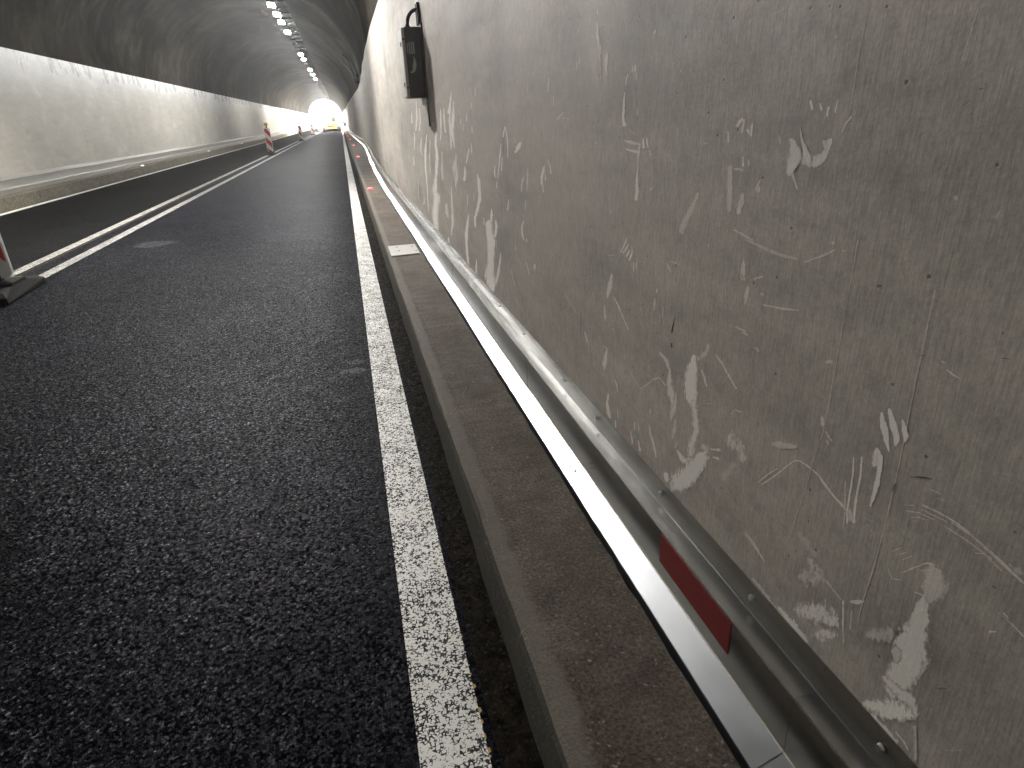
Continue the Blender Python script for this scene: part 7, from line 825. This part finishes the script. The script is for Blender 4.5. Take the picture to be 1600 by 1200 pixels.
# ------------------------------------------------------------------ plaster smears on the right wall (thin skins proud of the paint)
def smears(txt, mat, name, base, first_group):
    for li, line in enumerate(t for t in txt.strip().split('\n')):
        q = line.split(); op, ro = float(q[0]), float(q[1])
        pts = [tuple(float(a) for a in p.split(',')) for p in q[2:]]
        rows = len(pts) // 3
        off = base + (li % 9) * .00004
        V = [(WX - off - ((i // 3) % 6) * .00001, y, z) for i, (y, z) in enumerate(pts)]; F = []
        for r_ in range(rows - 1):
            for c_ in (0, 1):
                a = r_ * 3 + c_; F.append((a, a + 3, a + 4, a + 1))
        o = me_obj(name, V, F, mat, rw)
        ys_ = [p[0] for p in pts]; ym = sum(ys_) / len(ys_)
        edge = []; opa = []
        for r_ in range(rows):
            s_ = 0.0 if r_ in (0, rows - 1) else 1.0
            edge += [0.0, s_, 0.0]
        for nm, dat in (('edge', edge), ('opacity', [op] * len(V)), ('ragged', [ro] * len(V)), ('grain', [min(150., 150. / max(.35, ym) )] * len(V))):
            at_ = o.data.attributes.new(nm, 'FLOAT', 'POINT'); at_.data.foreach_set('value', dat)
smears(SMEARS, M['smear'], 'plaster_smear', .0002, True)
smears(CHIPS, M['chip'], 'paint_chip', .0006, False)

# ------------------------------------------------------------------ stepped metal skirting on the walls
def skirting(label, group, seams, side, prof, seg, amp, nm='metal_skirting'):
    root = thing(nm, label, 'metal trim')
    t = .0018
    P2 = [prof[0]]
    for a, b, c_ in zip(prof, prof[1:], prof[2:]):
        b = Vector(b); u = (Vector(a) - b).normalized(); v = (Vector(c_) - b).normalized()
        P2 += [tuple(b + u * .0022), tuple(b + v * .0022)]
    P2.append(prof[-1]); prof = P2; rank = [0, 1, 1, 2, 2, 3, 3, 4, 4, 5]
    # inner side of the sheet
    inner = []
    for i, (x, z) in enumerate(prof):
        a = Vector(prof[max(0, i - 1)]); b = Vector(prof[min(len(prof) - 1, i + 1)])
        d = (b - a).normalized(); nrm = Vector((d.y, -d.x))
        inner.append((x + nrm.x * t, z + nrm.y * t))
    ring = list(prof) + inner[::-1]
    n0 = len(prof)
    for si in range(len(seams) - 1):
        y0, y1 = seams[si], seams[si + 1]
        rx, rz, tilt = [random.uniform(-1, 1) for _ in range(3)]
        drop = 0 if y0 < 3 else random.uniform(-.002, .004)
        ys = [y0 + (y1 - y0) * k_ / seg for k_ in range(seg + 1)]
        lap = .0012 * (si % 2)
        def jig(i, y):
            ii = rank[i if i < n0 else 2 * n0 - 1 - i]
            w1 = mn.noise(Vector((y * 1.7, ii * .9, si * 3.3))) * amp + mn.noise(Vector((y * 6.0, ii * 1.7, si * 1.3))) * amp * .35
            sc = {0: 1, 1: 1, 2: .7, 3: .8, 4: .6, 5: .2}.get(ii, .5)
            return ((rx * amp * .6 + w1 * .5) * sc + lap * (-1 if side > 0 else 1), (w1 + (tilt * amp * (0 if y0 < 2 else 1.6) if ii in (0, 1) else 0)) * sc + lap + (drop if ii in (0, 1) else 0))
        pn = sweep('panel', ring, ys, M['metal'], root, off=(side > 0), jig=jig)
        pn.data.materials.append(M['metal_strip'])
        nr = len(ring)
        pn.data.polygons.foreach_set('material_index', [1 if (q < nr * seg and q % nr in (0, 1, 2)) else 0 for q in range(len(pn.data.polygons))])
    return root
prof_r = [(.5605, .150), (.5612, .188), (.622, .2185), (.6225, .350), (.669, .353), (.6765, .412)]
seams = [-2.6, -1.4, -.35, .655, 1.43, 2.40] + [3.4 + i for i in range(0, 12)] + [16.4, 18.4, 20.4, 22.4, 24.4, 26.4, 28.4, 31, 34, 37, 41, 46, 52, 60, 70, 82, 96, 115, 140, PORTAL - .1]
sk = skirting('stepped bright metal skirting along the foot of the right wall', None, seams, 1, prof_r, 14, .0014)
# screws on the wall flange
for y in [.52, .86, 1.26, 1.72, 2.05, 2.62, 3.1, 3.7, 4.3, 5.0, 5.8]:
    bm = bmesh.new(); cyl(bm, (.672, y, .384), (.6665, y, .384), .0075, .006, 10); cyl(bm, (.6665, y, .384), (.6655, y, .384), .003, .003, 6)
    bm_obj('screw', bm, M['steel'], sk)
for (x, y) in [(.585, 1.73), (.592, 1.70), (.60, 3.9)]:
    bm = bmesh.new(); cyl(bm, (x, y, .2105), (x, y, .2155), .0035, .003, 8); bm_obj('rivet', bm, M['black'], sk)
# red reflective foil
fo = boxobj('red_reflector_foil', (.6196, .6210, .845, 1.153, .262, .3445), M['red_foil'])
tag(fo, 'dark red reflective foil stuck on the metal skirting in the foreground', 'reflector')
prof_l = [(-6.70, .22), (-6.70, .335), (-6.80, .345), (-6.80, .50), (-6.88, .51), (-6.965, .56)]
def flip(p): return [(-x, z) for x, z in p]
rootl = thing('metal_skirting', 'long pale metal skirting along the foot of the far left wall', 'metal trim')
lse = [0] + [4 * i for i in range(1, 16)] + [70, 82, 96, 115, 140, PORTAL - .1]
for si in range(len(lse) - 1):
    ys = [lse[si] + (lse[si + 1] - lse[si]) * k_ / 4 for k_ in range(5)]
    ring = prof_l + [(x - .002, z - .002) for x, z in prof_l][::-1]
    rr = random.uniform(-.006, .006)
    sweep('panel', ring[::-1], ys, M['metal_left'], rootl, off=False, jig=lambda i, y: (mn.noise(Vector((y * .7, (i if i < 6 else 11 - i) * .3, si))) * .006 + rr * .4, mn.noise(Vector((y * .5, (i if i < 6 else 11 - i) * .3, 7))) * .004 + rr * .4))

# metal cover plate on the right walkway
pl = thing('cover_plate', 'pale square metal cover plate let into the right walkway', 'cover', (.395, 5.82, .203))
boxobj('plate', (-.125, .125, -.235, .235, -.002, .006), M['metal_plate'], pl, .0015)
for (x, y) in [(-.05, .14), (-.045, -.05), (.09, .12), (.105, -.10)]:
    bm = bmesh.new(); cyl(bm, (x, y, .006), (x, y, .009), .009, .007, 10); bm_obj('bolt', bm, M['black'], pl)

# ------------------------------------------------------------------ kerb studs
def stud(label, group, emit, core):
    t = thing('kerb_stud', label, 'light', (0, 0, 0), group)
    bm = bmesh.new()
    vs = box(bm, -.055, .055, -.04, .04, 0, .028)
    for v in vs:
        if v.co.z > .02: v.co.x *= .78; v.co.y *= .6
    bm_obj('body', bm, M['grey'], t, .003)
    bm = bmesh.new(); box(bm, -.05, .05, -.046, -.036, .003, .026); bm_obj('lens', bm, M[emit], t, .002)
    bm = bmesh.new(); box(bm, -.03, .03, -.0295, -.010, .0275, .0335); bm_obj('led', bm, M[core], t)
    return t
nth = ['nearest', 'second nearest', 'third nearest', 'fourth nearest', 'fifth nearest', 'sixth nearest', 'seventh nearest', 'eighth nearest']
sr = stud('red kerb light on the right walkway, nearest of the row', 'red kerb lights on the right walkway', 'led_red', 'led_red_core')
for i in range(8):
    y = 11.6 + 11.0 * i
    o = sr if i == 0 else copy_tree(sr, 'red kerb light on the right walkway, %s of the row' % nth[i])
    o.location = (.335 + dx(y) * .35, y, .2005)
sl = stud('white kerb light on the left walkway, nearest of the row', 'white kerb lights on the left walkway', 'led_white', 'led_white')
for i in range(6):
    y = 24.2 + 11.6 * i
    o = sl if i == 0 else copy_tree(sl, 'white kerb light on the left walkway, %s of the row' % nth[i])
    o.location = (-6.50, y, .240)

# ------------------------------------------------------------------ junction box on the right wall
jb = thing('junction_box', 'dark junction box with a pale door mounted on the right wall', 'electrical box', (.68, 5.38, 1.445))
boxobj('housing', (-.132, -.012, 0, .29, 0, .48), M['box_dark'], jb, .004)
boxobj('door', (-.156, -.134, -.004, .294, .005, .475), M['box_front'], jb, .004)
for z in (.07, .40):
    bm = bmesh.new(); cyl(bm, (-.146, -.010, z), (-.146, .0, z), .007, .007, 10); bm_obj('hinge', bm, M['black'], jb)
for z in (.08, .36):
    bm = bmesh.new(); box(bm, -.161, -.157, .10, .125, z, z + .03); bm_obj('latch', bm, M['black'], jb)
boxobj('shadow_plate', (-.011, -.001, -.05, .33, -.05, .50), M['box_dark'], jb)  # dark plate standing in for the box's cast shadow on the wall
boxobj('shadow_strip', (-.009, -.001, -.03, .02, -.21, -.05), M['box_dark'], jb)  # dark strip standing in for the lower end of that shadow
# pale worn print on the housing side: short bars over a crescent
for (x0, x1, z0, z1) in [(-.122, -.116, .305, .375), (-.108, -.100, .300, .380), (-.092, -.084, .298, .380), (-.078, -.068, .300, .376), (-.092, -.068, .366, .380)]:
    boxobj('print_mark', (x0, x1, -.0014, -.0006, z0, z1), M['print'], jb)
V = []; F = []
for i in range(13):
    a = -2.0 + 3.0 * i / 12
    wv = .026 * math.sin(math.pi * (i + .5) / 13) + .002
    V.append((-.100 + math.cos(a) * .036, -.0012, .232 + math.sin(a) * .062))
    V.append((-.100 + math.cos(a) * (.036 - wv), -.0012, .232 + math.sin(a) * (.062 - wv)))
for i in range(12): F.append((2 * i, 2 * i + 1, 2 * i + 3, 2 * i + 2))
me_obj('print_mark', V, F, M['print'], jb)
for yy, xo in ((.05, -.10), (.13, -.085)):
    bm = bmesh.new()
    tube(bm, [(xo, yy, .47), (xo, yy, .51)] + [(xo + (-.015 - xo) * (1 - math.cos(t * math.pi / 2)), yy - .02 * t, .51 + .09 * math.sin(t * math.pi / 2)) for t in [i / 10 for i in range(11)]] + [(-.012, yy - .02, .615)], .009, 10)
    bm_obj('cable', bm, M['black'], jb, smooth=True)
    bm = bmesh.new(); cyl(bm, (xo, yy, .481), (xo, yy, .50), .017, .014, 12); bm_obj('cable_gland', bm, M['black'], jb)
    bm = bmesh.new(); box(bm, -.022, -.002, yy - .045, yy + .005, .50, .64); bm_obj('cable_clip', bm, M['dark_metal'], jb, .002)

# ------------------------------------------------------------------ lamps and cable tray under the vault
def lamp(lit, label, group, tilt=-42):
    t = thing('tunnel_lamp', label, 'lamp', (0, 0, 0), group)
    rot = Matrix.Rotation(R(tilt), 4, 'X') @ Matrix.Rotation(R(10), 4, 'Y')
    bm = bmesh.new(); box(bm, -.16, .16, -.115, .115, .0, .07, rot); bm_obj('housing', bm, M['dark_metal'], t, .008)
    bm = bmesh.new(); box(bm, -.135, .135, -.09, .09, -.008, -.002, rot); bm_obj('panel', bm, M[lit], t)
    bm = bmesh.new(); box(bm, -.03, .32, .02, .06, .06, .10); box(bm, .28, .32, .02, .06, .06, .24); bm_obj('bracket', bm, M['dark_metal'], t, .003)
    bm = bmesh.new()
    for k_ in range(6): box(bm, -.17 + k_ * .06, -.155 + k_ * .06, -.12, .12, .071, .095, rot)
    if 'entrance' in lit:  # added shield hides the bright panels of the added lamps from the viewer
        sb_ = bmesh.new(); box(sb_, -.18, .18, -.142, -.132, -.10, .0, rot); bm_obj('added_panel_shield', sb_, M['dark_metal'], t)
    bm_obj('cooling_fins', bm, M['dark_metal'], t)
    return t
GL, GU = 'lit tunnel lamps along the vault', 'unlit tunnel lamps along the vault'
ordn = lambda i: ['first', 'second', 'third', 'fourth', 'fifth', 'sixth', 'seventh', 'eighth', 'ninth', 'tenth', 'eleventh', 'twelfth', 'thirteenth', 'fourteenth', 'fifteenth', 'sixteenth', 'seventeenth'][i]
L1 = lamp('lamp_on', '', GL); L0 = lamp('lamp_off', '', GU)
LY = [(29.9, 1), (32.2, 1), (34.8, 1), (37.3, 1), (41.2, 1), (45.6, 0), (48.4, 0), (50.2, 0), (54.0, 1), (58.2, 1), (62.0, 0), (69.5, 1), (76, 1), (83.5, 1)]
used = {0: False, 1: False}
for i, (y, lit) in enumerate(LY):
    src = L1 if lit else L0
    lab = '%s tunnel lamp under the vault, %s in the row from the near end' % ('lit white' if lit else 'unlit grey', ordn(i))
    if not used[lit]: o = src; used[lit] = True; o['label'] = lab
    else: o = copy_tree(src, lab)
    o.location = (-2.17, y, 5.93)
Ln = lamp('lamp_near', 'lit tunnel lamp overhead nearest the viewer, above the frame', GL, -42)
Ln.location = (-2.17, 12.2, 5.93)
for y, lab in ((22.6, 'unseen lamp added above the top edge of the frame to light the left wall'), (-9.0, 'lit tunnel lamp behind the viewer')):  # the one above the frame is added to brighten the left wall
    o = copy_tree(L1, lab); o.location = (-2.17, y, 5.93)
    if y < 0: o.rotation_euler = (0, 0, math.pi); o.location = (-2.4, y, 5.93)
# unseen lamps added to whiten the last stretch before the tunnel mouth
Le = lamp('fill_entrance', 'strong tunnel lamp near the bright mouth, first of its row', 'added lamps that brighten the far end', 0)
for i in range(13):
    o = Le if i == 0 else copy_tree(Le, 'added lamp brightening the tunnel mouth, %s of its row' % ordn(i))
    o.location = (-2.17, 92 + 5.8 * i, 5.93)
Lm = lamp('fill_entrance_low', 'dimmer added lamp brightening the stretch before the mouth, nearer one', 'added lamps that brighten the far end', 0); Lm.location = (-2.17, 74, 5.93)
o = copy_tree(Lm, 'dimmer added lamp brightening the stretch before the mouth, farther one'); o.location = (-2.17, 84, 5.93)
tr = thing('cable_tray', 'long dark cable tray hung under the vault beside the lamps', 'cable tray')
TZ = 5.90
bm = bmesh.new(); box(bm, -1.93, -1.60, 0, PORTAL - 2, TZ, TZ + .015); box(bm, -1.93, -1.915, 0, PORTAL - 2, TZ + .016, TZ + .09); box(bm, -1.615, -1.60, 0, PORTAL - 2, TZ + .016, TZ + .09); bm_obj('tray', bm, M['dark_metal'], tr)
for k_ in range(5):
    bm = bmesh.new(); xx = -1.87 + k_ * .055
    tube(bm, [(xx + mn.noise(Vector((y * .3, k_, 0))) * .015, y, TZ + .045 + (k_ % 2) * .02) for y in ysteps(0, PORTAL - 2, 2)], .02 + .004 * (k_ % 3), 6)
    bm_obj('cable', bm, M['black'], tr)
hb = None
for i in range(60):
    y = 2 + 1.6 * i
    if hb is None:
        bm = bmesh.new(); box(bm, -1.98, -1.56, -.025, .025, TZ - .05, TZ - .002); box(bm, -1.79, -1.75, -.018, .018, TZ + .075, TZ + .32); box(bm, -1.975, -1.95, -.02, .02, TZ - .16, TZ - .052); hb = bm_obj('hanger', bm, M['dark_metal'], tr); hb.location = (0, y, 0)
    else:
        o = hb.copy(); COL.objects.link(o); o.parent = tr; o.location = (0, y, 0)

# two dark conduits that run down the right side of the vault
def on_vault(y, z_target):
    best = None
    for i in range(400):
        a = math.pi * (.5 + .5 * i / 400); x, z = vault_pt(a, y)
        if best is None or abs(z - z_target) < best[0]: best = (abs(z - z_target), x, z)
    return best[1], best[2]
for k_, (ya, za, yb, zb, r_, lab) in enumerate([(35.6, 4.35, 27.6, 2.95, .05, 'thin dark conduit running down the right side of the vault'), (38.7, 4.2, 30.0, 2.85, .085, 'thicker dark conduit beside the thin one on the right of the vault')]):
    bm = bmesh.new(); P = []
    for i in range(15):
        t = i / 14; y = ya + (yb - ya) * t; z = za + (zb - za) * t
        x, zz = on_vault(y, z); P.append((x - .14, y, zz - .05))
    tube(bm, P, r_, 8)
    o = bm_obj('conduit', bm, M['soot'], None, smooth=True); tag(o, lab, 'conduit')

# ------------------------------------------------------------------ traffic beacons on the centre line
def beacon(label):
    t = thing('traffic_beacon', label, 'traffic beacon', (0, 0, 0), 'red and white traffic beacons on the centre line')
    # moulded foot
    bm = bmesh.new()
    prof = [(-.42, .0), (-.42, .05), (-.36, .085), (-.16, .095), (-.13, .125), (.13, .125), (.16, .095), (.36, .085), (.42, .05), (.42, .0)]
    A = [bm.verts.new((-.20 + (.04 if z > .06 else 0), y, z)) for y, z in prof]
    B = [bm.verts.new((.20 - (.04 if z > .06 else 0), y, z)) for y, z in prof]
    for i in range(len(prof) - 1): bm.faces.new((A[i], A[i + 1], B[i + 1], B[i]))
    bm.faces.new((A[-1], A[0], B[0], B[-1])); bm.faces.new(A); bm.faces.new(B[::-1])
    bm_obj('foot', bm, M['foot'], t, .006)
    for y in (-.29, .29):
        bm = bmesh.new(); box(bm, -.07, .07, y - .03, y + .03, .088, .100); bm_obj('foot_grip', bm, M['black'], t, .004)
    bm = bmesh.new(); cyl(bm, (.12, -.424, .045), (.12, -.416, .045), .016, .016, 12); bm_obj('foot_reflector', bm, M['amber'], t)
    bm = bmesh.new(); box(bm, -.04, .04, -.035, .035, .125, .19); bm_obj('post_socket', bm, M['dark_metal'], t, .004)
    # plate: rounded-corner plate with a pale rim, striped sheeting
    bm = bmesh.new(); box(bm, -.135, .135, -.018, .018, .15, 1.16); bmesh.ops.bevel(bm, geom=[e for e in bm.edges if abs(e.verts[0].co.y - e.verts[1].co.y) > .02], offset=.03, segments=4, affect='EDGES'); pb = bm_obj('plate', bm, M['white_sheet'], t)
    for s_ in (-1, 1):
        bm = bmesh.new(); box(bm, -.118, .118, s_ * .0205 - .0015, s_ * .0205 + .0015, .168, 1.142); bm_obj('sheeting', bm, M['stripes'], pb)
    bm = bmesh.new(); box(bm, -.028, .028, -.02, .02, 1.158, 1.22); bm_obj('lamp_holder', bm, M['foot'], t, .004)
    bm = bmesh.new(); cyl(bm, (0, -.035, 1.32), (0, .035, 1.32), .088, .088, 20); box(bm, -.03, .03, -.03, .03, 1.215, 1.245)
    wl = bm_obj('warning_lamp', bm, M['yellow_cab'], t)
    for s_ in (-1, 1):
        bm = bmesh.new(); cyl(bm, (0, s_ * .036, 1.32), (0, s_ * .052, 1.32), .076, .058, 20); bm_obj('lens', bm, M['amber'], wl)
    return t
B0 = beacon('red and white traffic beacon cut by the left edge, closest to the viewer')
bl = [(-3.13, 6.45, 2, None), (-3.36, 33.2, 4, 'red and white traffic beacon with yellow lamp, standing whole on the centre line nearest'), (-3.22, 56.2, 6, 'smaller red and white traffic beacon on the double line, second whole one'),
      (-3.30, 81.5, 16, 'small pale traffic beacon leaning on the double line, third whole one'), (-3.25, 106, 0, 'tiny traffic beacon farthest along the double line')]
for i, (x, y, rz, lab) in enumerate(bl):
    o = B0 if i == 0 else copy_tree(B0, lab)
    o.location = (x, y, .009); o.rotation_euler = (0, 0, R(rz))

# ------------------------------------------------------------------ yellow wheeled machine in the lane ahead
mc = thing('wheeled_excavator', 'yellow wheeled excavator standing in the near lane at the tunnel mouth', 'excavator', (-1.33, 95, 0))
for (x, y) in [(-.95, -.9), (.95, -.9), (-.95, .9), (.95, .9)]:
    bm = bmesh.new(); cyl(bm, (x - .17, y, .33), (x + .17, y, .33), .33, .33, 20); wh = bm_obj('wheel', bm, M['black'], mc, smooth=False)
    bm = bmesh.new(); cyl(bm, (x - .18, y, .33), (x + .18, y, .33), .15, .15, 12); bm_obj('hub', bm, M['yellow_cab'], wh)
for y in (-.9, .9):
    bm = bmesh.new(); cyl(bm, (-.8, y, .38), (.8, y, .38), .05, .05, 10); bm_obj('axle', bm, M['dark_metal'], mc)
boxobj('chassis', (-.72, .72, -1.3, 1.3, .45, .70), M['yellow_cab'], mc, .03)
boxobj('blade', (-1.05, 1.05, 1.38, 1.46, .12, .55), M['dark_metal'], mc, .01)
boxobj('turntable', (-.45, .45, -.45, .45, .70, .82), M['dark_metal'], mc, .02)
bm = bmesh.new(); vs = box(bm, -.70, .95, -1.0, .8, .82, 1.18); bm_obj('engine_body', bm, M['yellow_cab'], mc, .06)
cb = boxobj('cab', (.10, .72, -.65, .65, 1.18, 1.98), M['yellow_cab'], mc, .05)
boxobj('cab_window', (.18, .64, -.662, -.655, 1.36, 1.86), M['glass'], cb)
boxobj('cab_window', (.088, .095, -.5, .5, 1.36, 1.86), M['glass'], cb)
bm = bmesh.new(); cyl(bm, (.5, 0, 1.98), (.5, 0, 2.12), .06, .05, 10); bm_obj('roof_beacon', bm, M['amber'], cb)
boxobj('rear_light', (.3, .62, -.1, .1, 2.12, 2.2), M['dark_metal'], mc)
bm = bmesh.new(); tube(bm, [(.75, .3, 1.05), (1.15, .5, 1.25), (1.5, .8, 1.22), (2.0, 1.1, 1.02)], .10, 8); bm_obj('arm', bm, M['dark_metal'], mc)
bm = bmesh.new(); box(bm, 1.62, 1.98, .9, 1.35, .72, 1.0); bm_obj('bucket', bm, M['dark_metal'], mc, .03)
# ------------------------------------------------------------------ dust and exhaust haze in the air
hz = boxobj('haze', (-300, 300, BACK - 2, 700, -1.2, 9.2), M['ground'])
tag(hz, 'thin dusty haze in the tunnel air', kind='stuff')
hm = bpy.data.materials.new('haze_air'); hm.use_nodes = True; t_ = hm.node_tree; t_.nodes.clear()
ho = t_.nodes.new("ShaderNodeOutputMaterial"); hv = t_.nodes.new("ShaderNodeVolumePrincipled")
hv.inputs['Color'].default_value = (.95, .95, .95, 1); hv.inputs['Density'].default_value = HAZE; hv.inputs['Anisotropy'].default_value = .7
t_.links.new(hv.outputs[0], ho.inputs['Volume']); hz.data.materials.clear(); hz.data.materials.append(hm)
